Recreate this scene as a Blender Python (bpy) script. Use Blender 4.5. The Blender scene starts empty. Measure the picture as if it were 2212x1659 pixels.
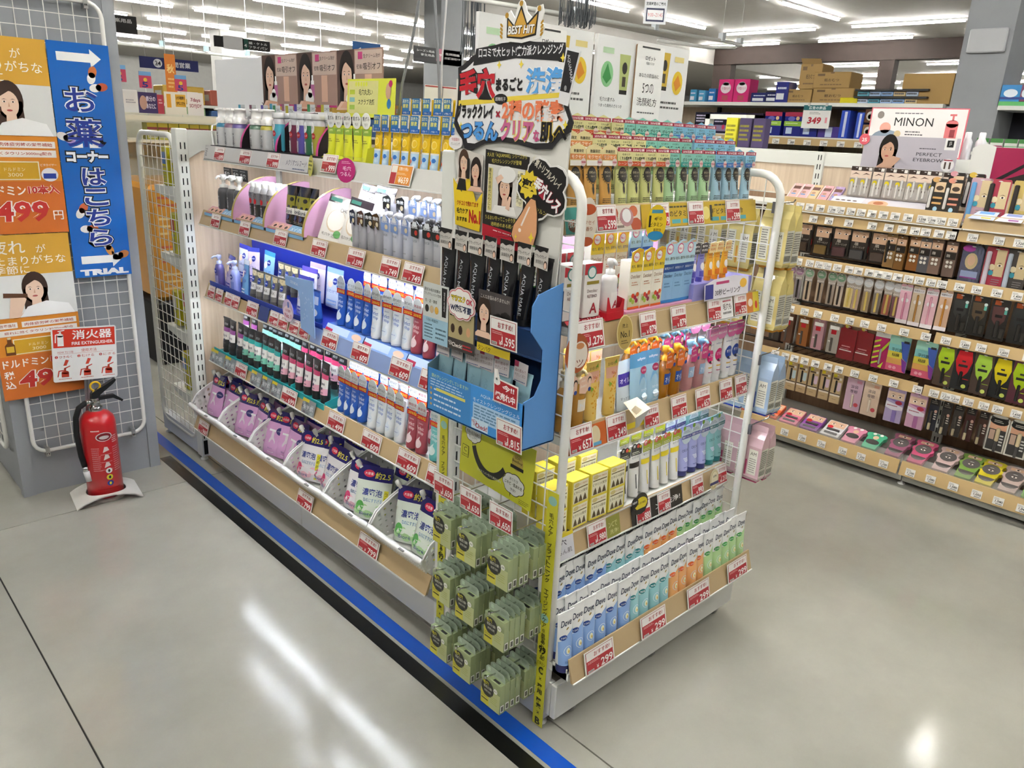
import bpy, math, random
from mathutils import Matrix, Vector
random.seed(7)
sc = bpy.context.scene
PI = math.pi

# ---------------------------------------------------------------- camera, world, exposure
def set_camera():
    yaw, pitch, roll = math.radians(44.2356), math.radians(18.0846), math.radians(-2.8837)
    f = Vector((math.cos(pitch)*math.sin(yaw), math.cos(pitch)*math.cos(yaw), -math.sin(pitch)))
    r = Vector((math.cos(yaw), -math.sin(yaw), 0.0)); d = f.cross(r)
    c, s = math.cos(roll), math.sin(roll)
    r2 = c*r + s*d; d2 = -s*r + c*d
    cam = bpy.data.cameras.new('camera'); co = bpy.data.objects.new('camera', cam)
    cam.sensor_fit = 'HORIZONTAL'; cam.sensor_width = 36.0; cam.lens = 36.0*1668.2/2212.0
    cam.clip_start = .05; cam.clip_end = 200
    M = Matrix((r2, -d2, -f)).transposed().to_4x4(); M.translation = (0, 0, 1.6)
    co.matrix_world = M
    sc.collection.objects.link(co); sc.camera = co
set_camera()
w = bpy.data.worlds.new('world'); sc.world = w; w.use_nodes = True
w.node_tree.nodes['Background'].inputs[0].default_value = (.75, .78, .8, 1)
w.node_tree.nodes['Background'].inputs[1].default_value = .25
vs = sc.view_settings
vs.view_transform = 'Standard'; vs.look = 'None'; vs.exposure = 0.1; vs.gamma = 1.0; vs.use_curve_mapping = False
sc.cycles.use_denoising = True
sc.cycles.use_adaptive_sampling = True; sc.cycles.adaptive_threshold = .2; sc.cycles.adaptive_min_samples = 10
sc.cycles.max_bounces = 3; sc.cycles.diffuse_bounces = 2; sc.cycles.glossy_bounces = 2
sc.cycles.transparent_max_bounces = 8; sc.cycles.transmission_bounces = 2
sc.cycles.caustics_reflective = False; sc.cycles.caustics_refractive = False
sc.cycles.sample_clamp_indirect = 4.0
TUBE_POWER = 135.0      # emission strength of the ceiling tubes
LED_POWER = 40.0        # emission strength of the shelf light bars
CEIL = 4.0

# ---------------------------------------------------------------- colours and materials
_lc = {}
def C(c):
    if c in _lc: return _lc[c]
    h = c.lstrip('#')
    if len(h) == 3: h = ''.join(x*2 for x in h)
    v = []
    for i in (0, 2, 4):
        x = int(h[i:i+2], 16)/255.0
        v.append(x/12.92 if x <= .04045 else ((x+.055)/1.055)**2.4)
    _lc[c] = tuple(v) + (1.0,)
    return _lc[c]
MATS = {}
def mat(name, rough=.5, metal=0.0, spec=.5, coat=0.0, bump=0.0, emit=0.0, alpha=None):
    m = bpy.data.materials.new(name); m.use_nodes = True
    nt = m.node_tree; N = nt.nodes; L = nt.links; b = N['Principled BSDF']
    a = N.new('ShaderNodeAttribute'); a.attribute_name = 'Col'
    L.new(a.outputs['Color'], b.inputs['Base Color'])
    b.inputs['Roughness'].default_value = rough; b.inputs['Metallic'].default_value = metal
    b.inputs['Specular IOR Level'].default_value = spec
    b.inputs['Coat Weight'].default_value = coat; b.inputs['Coat Roughness'].default_value = .12
    if bump:
        nz = N.new('ShaderNodeTexNoise'); nz.inputs['Scale'].default_value = 900; bp = N.new('ShaderNodeBump')
        bp.inputs['Strength'].default_value = bump; bp.inputs['Distance'].default_value = .0004
        L.new(nz.outputs['Fac'], bp.inputs['Height']); L.new(bp.outputs['Normal'], b.inputs['Normal'])
    if emit:
        L.new(a.outputs['Color'], b.inputs['Emission Color']); b.inputs['Emission Strength'].default_value = emit
    if alpha is not None:
        out = N['Material Output']; tr = N.new('ShaderNodeBsdfTransparent'); mx = N.new('ShaderNodeMixShader')
        mx.inputs[0].default_value = alpha
        L.new(tr.outputs[0], mx.inputs[1]); L.new(b.outputs[0], mx.inputs[2]); L.new(mx.outputs[0], out.inputs['Surface'])
    MATS[name] = m
    return m
mat('matte', .75, spec=.25); mat('paper', .5, spec=.4); mat('print', .42, spec=.4); mat('gloss', .28, spec=.5, coat=.3)
mat('film', .2, spec=.6, coat=.6); mat('paint', .45, spec=.4, bump=.15); mat('metal', .35, metal=1.0); mat('chrome', .12, metal=1.0)
mat('rubber', .5, spec=.3); mat('clear', .08, spec=.6, alpha=.14); mat('tint', .1, spec=.6, coat=.4, alpha=.62)
mat('tube_light', .5, emit=TUBE_POWER); mat('led', .5, emit=LED_POWER)

def surface(name, base, kind):
    m = bpy.data.materials.new(name); m.use_nodes = True
    nt = m.node_tree; N = nt.nodes; L = nt.links; b = N['Principled BSDF']
    tc = N.new('ShaderNodeTexCoord'); mp = N.new('ShaderNodeMapping'); L.new(tc.outputs['Object'], mp.inputs[0])
    nz = N.new('ShaderNodeTexNoise'); rp = N.new('ShaderNodeValToRGB'); L.new(mp.outputs[0], nz.inputs['Vector'])
    L.new(nz.outputs['Fac'], rp.inputs[0]); L.new(rp.outputs[0], b.inputs['Base Color'])
    c0, c1 = C(base[0]), C(base[1])
    rp.color_ramp.elements[0].color = c0; rp.color_ramp.elements[1].color = c1
    if kind == 'concrete':
        nz.inputs['Scale'].default_value = 1.3; nz.inputs['Detail'].default_value = 9; nz.inputs['Roughness'].default_value = .62
        rp.color_ramp.elements[0].position = .12; rp.color_ramp.elements[1].position = .88
        n2 = N.new('ShaderNodeTexNoise'); n2.inputs['Scale'].default_value = 3.5; n2.inputs['Detail'].default_value = 8
        L.new(tc.outputs['Object'], n2.inputs['Vector'])
        mr = N.new('ShaderNodeMapRange'); mr.inputs[1].default_value = .1; mr.inputs[2].default_value = .9
        mr.inputs[3].default_value = .085; mr.inputs[4].default_value = .17
        L.new(n2.outputs['Fac'], mr.inputs[0]); L.new(mr.outputs[0], b.inputs['Roughness'])
        b.inputs['Specular IOR Level'].default_value = .5
        n3 = N.new('ShaderNodeTexNoise'); n3.inputs['Scale'].default_value = 140; bp = N.new('ShaderNodeBump')
        bp.inputs['Strength'].default_value = .12; bp.inputs['Distance'].default_value = .001
        L.new(tc.outputs['Object'], n3.inputs['Vector']); L.new(n3.outputs['Fac'], bp.inputs['Height']); L.new(bp.outputs[0], b.inputs['Normal'])
    elif kind == 'wood':
        mp.inputs['Scale'].default_value = (60, 60, 3); nz.inputs['Scale'].default_value = 1.0; nz.inputs['Detail'].default_value = 6
        rp.color_ramp.elements[0].position = .3; rp.color_ramp.elements[1].position = .72
        b.inputs['Roughness'].default_value = .55
    else:
        nz.inputs['Scale'].default_value = 6; nz.inputs['Detail'].default_value = 5
        b.inputs['Roughness'].default_value = .7; b.inputs['Specular IOR Level'].default_value = .3
        n3 = N.new('ShaderNodeTexNoise'); n3.inputs['Scale'].default_value = 260; bp = N.new('ShaderNodeBump')
        bp.inputs['Strength'].default_value = .1; bp.inputs['Distance'].default_value = .001
        L.new(tc.outputs['Object'], n3.inputs['Vector']); L.new(n3.outputs['Fac'], bp.inputs['Height']); L.new(bp.outputs[0], b.inputs['Normal'])
    MATS[name] = m
surface('concrete', ('#8d8b82', '#b6b4aa'), 'concrete')
surface('ceiling_paint', ('#8f8c88', '#999692'), 'paint')
surface('wall_grey', ('#989795', '#a3a29f'), 'paint')
surface('column_grey', ('#94979b', '#9da0a4'), 'paint')
surface('beige_wood', ('#c8b29a', '#dcc9b2'), 'wood')
surface('brown_panel', ('#7a5f48', '#8c7058'), 'wood')
surface('dark_brown', ('#1f1511', '#281c17'), 'paint')

# ---------------------------------------------------------------- mesh builder
class Fr:
    """print frame: maps (u, v, layer) to a point"""
    def __init__(s, o, U=(1,0,0), V=(0,0,1), eps=.00035, fn=None):
        s.o = Vector(o); s.U = Vector(U); s.V = Vector(V); s.N = s.U.cross(s.V).normalized(); s.eps = eps; s.fn = fn
    def __call__(s, u, v, k=0):
        if s.fn: return s.fn(u, v, k)
        return s.o + s.U*u + s.V*v + s.N*(s.eps*k)
_gc = {}
def glyphs(t, bold=0.0, res=2):
    key = (t, bold, res)
    if key not in _gc:
        cu = bpy.data.curves.new('lettering', 'FONT'); cu.body = t; cu.size = 1; cu.resolution_u = res; cu.offset = bold
        ob = bpy.data.objects.new('lettering', cu); me = ob.to_mesh()
        vs_ = [(v.co.x, v.co.y) for v in me.vertices]; fs = [tuple(p.vertices) for p in me.polygons]
        ob.to_mesh_clear(); bpy.data.objects.remove(ob); bpy.data.curves.remove(cu)
        if not vs_: vs_, fs = [(0, 0), (1, 0), (1, 1)], []
        x0 = min(v[0] for v in vs_); x1 = max(v[0] for v in vs_); y0 = min(v[1] for v in vs_); y1 = max(v[1] for v in vs_)
        w_, h_ = max(x1-x0, 1e-4), max(y1-y0, 1e-4)
        _gc[key] = ([((v[0]-x0)/w_-.5, (v[1]-y0)/h_-.5) for v in vs_], fs, w_/h_)
    return _gc[key]
class MB:
    def __init__(s): s.v = []; s.f = []; s.c = []; s.m = []; s.s = []; s.mt = []; s.M = None
    def at(s, M): s.M = M; return s
    def add(s, vs_, fs, c, m='matte', sm=False):
        n = len(s.v)
        if s.M is not None: s.v += [tuple(s.M @ Vector(v)) for v in vs_]
        else: s.v += [tuple(v) for v in vs_]
        if m not in s.mt: s.mt.append(m)
        mi = s.mt.index(m)
        one = isinstance(c, str)
        cc = C(c) if one else None
        for i, f in enumerate(fs):
            s.f.append(tuple(n+j for j in f)); s.c.append(cc if one else C(c[i])); s.m.append(mi); s.s.append(sm)
        return s
    def box(s, x0, y0, z0, x1, y1, z1, c, m='matte', b=0.0):
        if b:
            b = min(b, (x1-x0)*.4, (y1-y0)*.4, (z1-z0)*.4); vs_ = []
            for z, e in ((z0, b), (z0+b, 0), (z1-b, 0), (z1, b)):
                q = b*.4 if e else b
                xa, xb, ya, yb = x0+e, x1-e, y0+e, y1-e
                vs_ += [(xa+q, ya, z), (xb-q, ya, z), (xb, ya+q, z), (xb, yb-q, z), (xb-q, yb, z), (xa+q, yb, z), (xa, yb-q, z), (xa, ya+q, z)]
            fs = [tuple(reversed(range(8))), tuple(range(24, 32))]
            for r in range(3):
                for i in range(8):
                    a, d = r*8+i, r*8+(i+1) % 8
                    fs.append((a, d, d+8, a+8))
            return s.add(vs_, fs, c, m)
        vs_ = [(x, y, z) for z in (z0, z1) for x, y in ((x0, y0), (x1, y0), (x1, y1), (x0, y1))]
        return s.add(vs_, [(3, 2, 1, 0), (4, 5, 6, 7), (0, 1, 5, 4), (1, 2, 6, 5), (2, 3, 7, 6), (3, 0, 4, 7)], c, m)
    def lathe(s, prof, c, m='gloss', n=16, o=(0, 0, 0), sy=1.0, cap=True, sm=True):
        """prof: [(r, z)...]; sy squashes depth; c may be a list per ring band"""
        vs_ = []; fs = []; cs = []
        for r, z in prof:
            for i in range(n):
                a = 2*PI*i/n; vs_.append((o[0]+r*math.cos(a), o[1]+r*sy*math.sin(a), o[2]+z))
        for j in range(len(prof)-1):
            for i in range(n):
                a, d = j*n+i, j*n+(i+1) % n
                fs.append((a, d, d+n, a+n)); cs.append(c if isinstance(c, str) else c[j])
        s.add(vs_, fs, cs, m, sm)
        if cap:
            k = len(prof)-1
            s.add(vs_[:n], [tuple(reversed(range(n)))], c if isinstance(c, str) else c[0], m)
            s.add(vs_[k*n:], [tuple(range(n))], c if isinstance(c, str) else c[-1], m)
        return s
    def tube(s, pts, r, c, m='paint', n=6, closed=False, cap=True):
        pts = [Vector(p) for p in pts]; vs_ = []; fs = []; N = len(pts)
        up = None
        for i, p in enumerate(pts):
            a = pts[(i-1) % N] if (closed or i) else p; b = pts[(i+1) % N] if (closed or i < N-1) else p
            t = (b-a).normalized()
            if up is None:
                up = Vector((0, 0, 1)) if abs(t.z) < .9 else Vector((1, 0, 0))
            x = t.cross(up).normalized(); y = x.cross(t).normalized(); up = y
            rr = r[i] if isinstance(r, (list, tuple)) else r
            for k in range(n):
                q = 2*PI*k/n + PI/n; vs_.append(p + (x*math.cos(q)+y*math.sin(q))*rr)
        for i in range(N if closed else N-1):
            for k in range(n):
                a, d = i*n+k, i*n+(k+1) % n; e = ((i+1) % N)*n
                fs.append((a, d, e+(k+1) % n, e+k))
        if cap and not closed:
            fs.append(tuple(reversed(range(n)))); fs.append(tuple((N-1)*n+k for k in range(n)))
        return s.add(vs_, fs, c, m, n > 5)
    def prism(s, pts, fr, d, c, m='paper', side=None):
        """outline pts in a frame, extruded backwards by d"""
        n = len(pts)
        a = [fr(u, v, 0) for u, v in pts]; b = [p - fr.N*d for p in a]
        fs = [tuple(range(n)), tuple(reversed(range(n, 2*n)))] + [(i, i+n, (i+1) % n+n, (i+1) % n) for i in range(n)]
        cs = [c, c] + [side or c]*n
        return s.add(a+b, fs, cs, m)
    # ---- flat print
    def rect(s, fr, u0, v0, u1, v1, c, k=1, m='print', nu=1, nv=1, top=None, bot=None):
        vs_ = []; fs = []
        for j in range(nv+1):
            for i in range(nu+1):
                u = u0+(u1-u0)*i/nu
                a = bot(u) if bot else v0; b = top(u) if top else v1
                vs_.append(fr(u, a+(b-a)*j/nv, k))
        for j in range(nv):
            for i in range(nu):
                a = j*(nu+1)+i; fs.append((a, a+1, a+nu+2, a+nu+1))
        return s.add(vs_, fs, c, m)
    def ell(s, fr, cu, cv, ru, rv, c, k=1, n=18, m='print', rings=1, rot=0.0):
        vs_ = [fr(cu, cv, k)]; fs = []
        for j in range(1, rings+1):
            for i in range(n):
                a = 2*PI*i/n; x, y = ru*j/rings*math.cos(a), rv*j/rings*math.sin(a)
                vs_.append(fr(cu+x*math.cos(rot)-y*math.sin(rot), cv+x*math.sin(rot)+y*math.cos(rot), k))
        for i in range(n):
            fs.append((0, 1+i, 1+(i+1) % n))
        for j in range(1, rings):
            for i in range(n):
                a, d = 1+(j-1)*n+i, 1+(j-1)*n+(i+1) % n; fs.append((a, a+n, d+n, d))
        return s.add(vs_, fs, c, m)
    def poly(s, fr, pts, c, k=1, m='print'):
        return s.add([fr(u, v, k) for u, v in pts], [tuple(range(len(pts)))], c, m)
    def text(s, fr, t, cu, cv, w=None, h=None, c='#000', k=2, bold=0.0, shear=0.0, rot=0.0, res=2, m='print'):
        vs_, fs, asp = glyphs(t, bold, res)
        if h is None: h = w/asp
        if w is None: w = h*asp
        cr, sr = math.cos(rot), math.sin(rot); out = []
        for x, y in vs_:
            x, y = (x*w + y*h*shear), y*h
            out.append(fr(cu+x*cr-y*sr, cv+x*sr+y*cr, k))
        return s.add(out, fs, c, m)
    def vtext(s, fr, t, cu, v0, v1, w, c, k=2, bold=0.0, res=2):
        st = (v0-v1)/len(t)
        for i, ch in enumerate(t):
            if ch != ' ':
                if ch == 'ー': s.rect(fr, cu-w*.07, v0-st*(i+.9), cu+w*.07, v0-st*(i+.1), c, k)
                else: s.text(fr, ch, cu, v0-st*(i+.5), w, min(st*.88, w*1.1), c, k, bold, res=res)
        return s
    def lines(s, fr, u0, v0, u1, v1, n, c, k=2, fill=.5, seed=0):
        rn = random.Random(seed+n); st = (v1-v0)/n
        for i in range(n):
            a = v1-st*(i+1)+st*(1-fill)/2; uu = u0; end = u1-(u1-u0)*rn.random()*.25
            while uu < end:
                w_ = (u1-u0)*(.05+.12*rn.random()); e = min(uu+w_, end)
                s.rect(fr, uu, a, e, a+st*fill, c, k); uu = e+(u1-u0)*.025
        return s
    def mesh(s, name):
        me = bpy.data.meshes.new(name); me.from_pydata(s.v, [], s.f)
        at = me.attributes.new('Col', 'FLOAT_COLOR', 'FACE'); at.data.foreach_set('color', [x for c in s.c for x in c])
        for m in s.mt: me.materials.append(MATS[m])
        me.polygons.foreach_set('material_index', s.m); me.polygons.foreach_set('use_smooth', s.s)
        me.update()
        return me

# ---------------------------------------------------------------- objects, parts, labels
LINK = []
def obj(name, me, parent=None, loc=(0, 0, 0), rot=(0, 0, 0), label=None):
    if isinstance(me, MB): me = me.mesh(name)
    o = bpy.data.objects.new(name, me); o.location = loc; o.rotation_euler = rot
    if parent is not None: o.parent = parent
    if label: o['label'] = label
    LINK.append(o)
    return o
def tag(o, label, cat, group=None, kind=None):
    if label: o['label'] = label
    if cat: o['category'] = cat
    if group: o['group'] = group
    if kind: o['kind'] = kind
    return o
def thing(name, label, cat, loc=(0, 0, 0), rot=(0, 0, 0), group=None):
    return tag(obj(name, None, None, loc, rot), label, cat, group)
def struct(name, mb, label=None, parent=None):
    o = obj(name, mb, parent)
    if parent is None: o['kind'] = 'structure'
    if label: o['label'] = label
    return o
def place(proto, name, label, cat, loc, rot=(0, 0, 0), group=None):
    """proto: list of (part name, mesh, [(sub-part name, mesh)...])"""
    if len(proto) == 1 and not proto[0][2]:
        return tag(obj(name, proto[0][1], None, loc, rot), label, cat, group)
    t = thing(name, label, cat, loc, rot, group)
    for pn, me, subs in proto:
        p = obj(pn, me, t)
        for sn, sm in subs: obj(sn, sm, p)
    return t
def pt(name, mb, subs=()):
    return (name, mb.mesh(name), [(n, m.mesh(n)) for n, m in subs])
ORD = 'first second third fourth fifth sixth seventh eighth ninth tenth eleventh twelfth thirteenth fourteenth fifteenth sixteenth seventeenth eighteenth nineteenth twentieth'.split()
LEFT = -PI/2           # front turned towards -x (the long side of the gondola)
def jit(a): return random.uniform(-a, a)
# ================================================================ the setting
def plain(name, x0, y0, z0, x1, y1, z1, m, c='#888'):
    mb = MB(); mb.box(x0, y0, z0, x1, y1, z1, c, m); return mb
fl = struct('floor', plain('floor', -10, -8, -.06, 45, 45, -.006, 'matte', '#2b2a28'), 'polished grey concrete floor')
for xa, xb in ((-10, .3725), (.3775, 1.3745), (1.3795, 45)):
    for ya, yb in ((-8, 3.3275), (3.3325, 45)):
        obj('floor_slab', plain('floor_slab', xa, ya, -.006, xb, yb, 0, 'concrete'), fl)
struct('ceiling', plain('ceiling', -10, -8, CEIL+.05, 45, 45, CEIL+.15, 'ceiling_paint'), 'pale grey ceiling')
struct('wall_back', plain('wall_back', -10, 40, 0, 45, 40.2, CEIL+.05, 'wall_grey'))
struct('wall_right', plain('wall_right', 40, -8, 0, 40.2, 40, CEIL+.05, 'wall_grey'))
struct('wall_left', plain('wall_left', -10.2, -8, 0, -10, 40, CEIL+.05, 'wall_grey'))
struct('wall_front', plain('wall_front', -10, -8.2, 0, 40, -8, CEIL+.05, 'wall_grey'))
# dark brown beam and posts far on the right
bm = MB(); bm.box(19.8, -4, 3.62, 20.1, 13.0, CEIL+.05, '#3a2a22', 'dark_brown'); struct('trim_1', bm, 'dark brown ceiling beam')
for i, yy in enumerate((12.45, 8.1, 2.0)):
    bm = MB(); bm.box(19.82, yy, 0, 20.08, yy+(.55, .35, .5)[i], 3.62, '#3a2a22', 'dark_brown'); struct('trim_%d' % (i+2), bm, 'dark brown post')
# floor tapes
mb = MB(); mb.box(1.252, -.5, 0, 1.304, 5.2, .0006, '#0b55c4', 'gloss')
tag(obj('blue_floor_tape', mb), 'long blue tape stuck on the floor beside the shelf', 'tape')
mb = MB(); mb.box(1.187, -.5, 0, 1.239, 3.66, .0006, '#0a0b0c', 'gloss')
tag(obj('black_floor_tape', mb), 'long black tape stuck on the floor next to blue tape', 'tape')

# ---------------------------------------------------------------- ceiling lights
def fixture(along_y, ln):
    h = MB(); t = MB()
    a, b = (.035, ln/2) if along_y else (ln/2, .035)
    h.box(-a, -b, .02, a, b, .05, '#e8e8e6', 'paint')
    p, q = (.019, ln/2-.02) if along_y else (ln/2-.02, .019)
    t.box(-p, -q, -.02, p, q, .02, '#fffdf6', 'tube_light')
    return [pt('housing', h), pt('light_tube', t)]
FX, FY, FY2 = fixture(False, 2.25), fixture(True, 2.2), fixture(True, 2.0)
row_n = {}
def lights(pr, pts, what):
    ys = sorted({round(y, 2) for x, y in pts}); 
    for x, y in pts:
        r = ys.index(round(y, 2)); c = sorted(q[0] for q in pts if abs(q[1]-y) < .02).index(x)
        place(pr, 'ceiling_light', 'white tube light %s, %s in row %s' % (what, ORD[c], ORD[r]), 'ceiling light', (x, y, CEIL), group='tube lights '+what)
lights(FX, [(14.95-2.74*i, 7.8+3.08*j) for j in range(0, 9) for i in range(0, 5) if not (j < 2 and i > 1)], 'on the ceiling beyond the shelves')
lights(FX, [(17.7+2.74*i, 17.0+3.08*j) for j in range(0, 6) for i in range(2)], 'in the far ceiling corner')
lights(FY, [(17.1, 6.9), (17.15, 9.9), (19.1, 8.6), (19.1, 11.8), (19.1, 5.2), (25.0, 11.3), (25.0, 8.2)], 'on the ceiling above the cartons')
lights(FY, [(28.5, 13+2.9*j-12) for j in range(6)] + [(31.5, 2+2.9*j) for j in range(6)] + [(34.5, 4+2.9*j) for j in range(6)], 'on the ceiling beyond brown beam')
lights(FY, [(3.3, 6.75), (3.3, 4.1), (3.3, 1.4), (3.3, -1.3), (.2, 6.75), (.2, 1.4), (.2, -1.3), (-2.9, 6.75), (-2.9, 1.4), (-2.9, -2.0), (6.6, -1.0), (9.7, -1.0)], 'on the ceiling above the aisle')
def spot():
    a = MB(); a.lathe([(.09, .05), (.09, -.01), (.075, -.01)], '#e8e8e6', 'paint', 18)
    b = MB(); b.lathe([(.07, -.012), (.06, -.018)], '#fffdf6', 'tube_light', 18)
    return [pt('housing', a), pt('lens', b)]
for i, (x, y) in enumerate(((12.3, 2.6), (7.4, 1.5))):
    place(spot(), 'ceiling_spotlight', ('small round downlight in the ceiling beyond the cosmetics shelf', 'small round downlight in the ceiling above the aisle')[i], 'ceiling light', (x, y, CEIL))

# ---------------------------------------------------------------- left column with its mesh and posters
cm = MB(); cm.box(.60, 3.59, 0, 1.155, 4.15, CEIL+.05, '#888', 'column_grey')
col = struct('column_1', cm, 'grey painted square pillar')
for nm, x0, x1 in (('corner_guard', .592, .64), ('corner_guard', 1.118, 1.163)):
    g = MB(); g.box(x0, 3.582, 0, x1, 3.63, CEIL+.05, '#888', 'column_grey'); obj(nm, g, col)
def rr(x0, z0, x1, z1, r, n=5):
    out = []
    for cx, cz, a0 in ((x1-r, z1-r, 0), (x0+r, z1-r, 90), (x0+r, z0+r, 180), (x1-r, z0+r, 270)):
        for i in range(n+1):
            a = math.radians(a0+90*i/n); out.append((cx+r*math.cos(a), cz+r*math.sin(a)))
    return out
def wire_panel(P, u0, v0, u1, v1, su, sv, fr_r=.0085, w_r=.002, rad=.05, c='#e6e5df'):
    """P(u, v) -> point; frame loop and wire grid as two meshes"""
    f = MB(); f.tube([P(u, v) for u, v in rr(u0, v0, u1, v1, rad)], fr_r, c, 'gloss', 8, closed=True)
    g = MB(); n = max(1, round((u1-u0)/su)); m_ = max(1, round((v1-v0)/sv))
    for i in range(1, n):
        u = u0+(u1-u0)*i/n; g.tube([P(u, v0), P(u, v1)], w_r, c, 'gloss', 4)
    for i in range(1, m_):
        v = v0+(v1-v0)*i/m_; g.tube([P(u0, v), P(u1, v)], w_r, c, 'gloss', 4)
    return f, g
t = thing('mesh_panel', 'white wire mesh panel mounted on the grey pillar front', 'mesh panel', (0, 0, 0))
f, g = wire_panel(lambda u, v: (u, 3.562, v), .652, .2, 1.105, 2.0, .05, .054, rad=.055)
obj('mesh_frame', f, t); obj('wire_grid', g, t)
for x, z in ((.70, .197), (1.05, .203), (1.05, 1.995)):
    k = MB(); k.box(x-.008, 3.55, z-.02, x+.008, 3.585, z+.02, '#c9c9c6', 'metal'); k.lathe([(.006, 0), (.006, .006)], '#aaa', 'chrome', 8, (x, 3.55, z-.01)); obj('clamp', k, t)
t = thing('mesh_panel', 'white wire mesh panel on the shaded side of the pillar', 'mesh panel')
f, g = wire_panel(lambda u, v: (.575, u, v), 3.66, .2, 4.08, 2.0, .05, .054, rad=.055)
obj('mesh_frame', f, t); obj('wire_grid', g, t)

# ---------------------------------------------------------------- shelf posts, gondola frames
WHITE = '#dfe0da'
def slotted(mb, x0, x1, y, z0, z1, ny=-1):
    """slots on a face at y, facing ny"""
    n = int((z1-z0)/.05)
    for i in range(n):
        z = z0+.03+i*.05
        for u in (.32, .68):
            x = x0+(x1-x0)*u; yy = y+ny*.0006
            mb.box(x-.0025, min(y, yy), z, x+.0025, max(y, yy), z+.028, '#1c1c1c', 'matte')
def long_gondola():
    t = thing('shelf_unit', 'long white five-tier shelf unit filled with face care goods', 'shelf unit')
    y0, y1 = 1.66, 3.46
    b = MB(); b.box(1.775, y0, .08, 1.80, y1, 1.50, '#d9c6ae', 'beige_wood'); obj('back_panel', b, t)
    for y in (y0+.02, 2.56, y1-.02):
        u = MB(); u.box(1.765, y-.02, .02, 1.81, y+.02, 1.54, WHITE, 'paint'); obj('upright', u, t)
    for a, b_ in ((y0, 2.557), (2.561, y1)):
        k = MB(); k.box(1.348, a, .045, 1.366, b_, .2, '#cfcfcb', 'paint', b=.003); obj('kick_panel', k, t)
    # five decks: (lip x, deck z)
    for i, (xl, zd, th) in enumerate(((1.435, 1.462, .02), (1.392, 1.188, .02), (1.392, .862, .02), (1.392, .56, .02), (1.294, .245, .025))):
        d = MB(); d.box(xl+.012, y0+.005, zd-th, 1.775, y1-.005, zd, WHITE, 'paint')
        d.box(xl-.002, y0+.005, zd-.045, xl+.003, y1-.005, zd-.041, WHITE, 'paint')
        s = obj('shelf_deck', d, t)
        r = MB(); lean = .018
        H = .062 if i else .06
        zb = zd-.042
        vs_ = []
        for y in (y0+.005, y1-.005):
            vs_ += [(xl-.006, y, zb), (xl+.004, y, zb), (xl+.004+lean, y, zb+H), (xl+lean, y, zb+H)]
        r.add(vs_, [(0, 1, 2, 3), (7, 6, 5, 4), (0, 3, 7, 4), (1, 5, 6, 2), (3, 2, 6, 7), (0, 4, 5, 1)], '#b79f78' if i else '#cfcdc8', 'gloss')
        r.tube([(xl-.007, y0+.005, zb), (xl-.007, y1-.005, zb)], .003, '#e8e8e4', 'paint', 4)
        obj('price_rail', r, s)
    for y in (1.75, 2.52, 3.1, 3.40):
        c = MB(); c.lathe([(.006, 0), (.006, .03)], '#999', 'metal', 8, (1.40, y, .045))
        c.at(Matrix.Translation((1.40, y, .024)) @ Matrix.Rotation(PI/2, 4, 'X')); c.lathe([(.022, -.01), (.024, -.006), (.024, .006), (.022, .01)], '#8a8a88', 'rubber', 14)
        c.at(None); c.box(1.383, y-.014, .03, 1.417, y+.014, .05, '#b5b5b2', 'metal'); obj('caster', c, t)
    return t
GON = long_gondola()
def mesh_side(parent, x, yb, yf, z1=1.515, sgn=1):
    f, g = wire_panel(lambda u, v: (x, u, v), min(yb, yf), .09, max(yb, yf), z1, .052, .0535, fr_r=.0125, rad=.075)
    fo = obj('side_frame', f, parent); obj('wire_grid', g, fo)
    return fo
def endcap(near):
    if near:
        yb, yf = 1.655, 1.185; name = 'white five-tier end shelf with cleanser tubes facing the aisle'
    else:
        yb, yf = 3.53, 4.0; name = 'white end shelf seen from behind with yellow packs inside mesh'
    d = -1 if near else 1
    t = thing('end_shelf_unit', name, 'shelf unit')
    X0, X1 = 1.335, 2.265
    b = MB(); b.box(X0+.05, min(yb, yb-d*.02), .1, X1-.05, max(yb, yb-d*.02), 1.46, '#d9c6ae', 'beige_wood'); obj('back_panel', b, t)
    r = MB(); r.box(X0+.05, yb-.022, 1.455, X1-.05, yb+.022, 1.54, WHITE, 'paint')
    for sx in (X0+.05, X1-.11):
        pts = [(0, 0), (.06, 0), (0, -.035)] if sx < 1.8 else [(0, 0), (.06, 0), (.06, -.035)]
        r.prism([(sx+p[0], 1.456+p[1]) for p in pts], Fr((0, yb-.023, 0)), .006, WHITE, 'paint')
    obj('top_rail', r, t)
    for x in (X0, X1-.05):
        u = MB(); u.box(x, yb-.028, .02, x+.05, yb+.028, 1.545, WHITE, 'paint', b=.004)
        slotted(u, x, x+.05, yb-.028, .08, 1.53, -1); slotted(u, x, x+.05, yb+.028, .08, 1.53, 1)
        obj('upright', u, t)
        l = MB(); e = yb+d*.47
        l.box(x+.004, min(yb-d*.03, e), .025, x+.046, max(yb-d*.03, e), .115, '#c9ccd0', 'paint')
        l.box(x+.012, yb-d*.0305, .035, x+.038, yb-d*.03, .105, '#15161a', 'matte') if False else None
        if not near: l.box(x+.010, yb-.0312, .034, x+.040, yb-.030, .106, '#17181c', 'matte')
        obj('base_leg', l, t)
        fe = MB()
        for y in (yb, e-d*.02): fe.lathe([(.018, 0), (.018, .006), (.006, .01), (.006, .026)], '#d8d8d4', 'paint', 12, (x+.02, y, 0))
        obj('levelling_feet', fe, t)
    mesh_side(t, X0+.012, yb+d*.03, yf); mesh_side(t, X1-.012, yb+d*.03, yf)
    return t
EC = endcap(True); FC = endcap(False)
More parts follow.
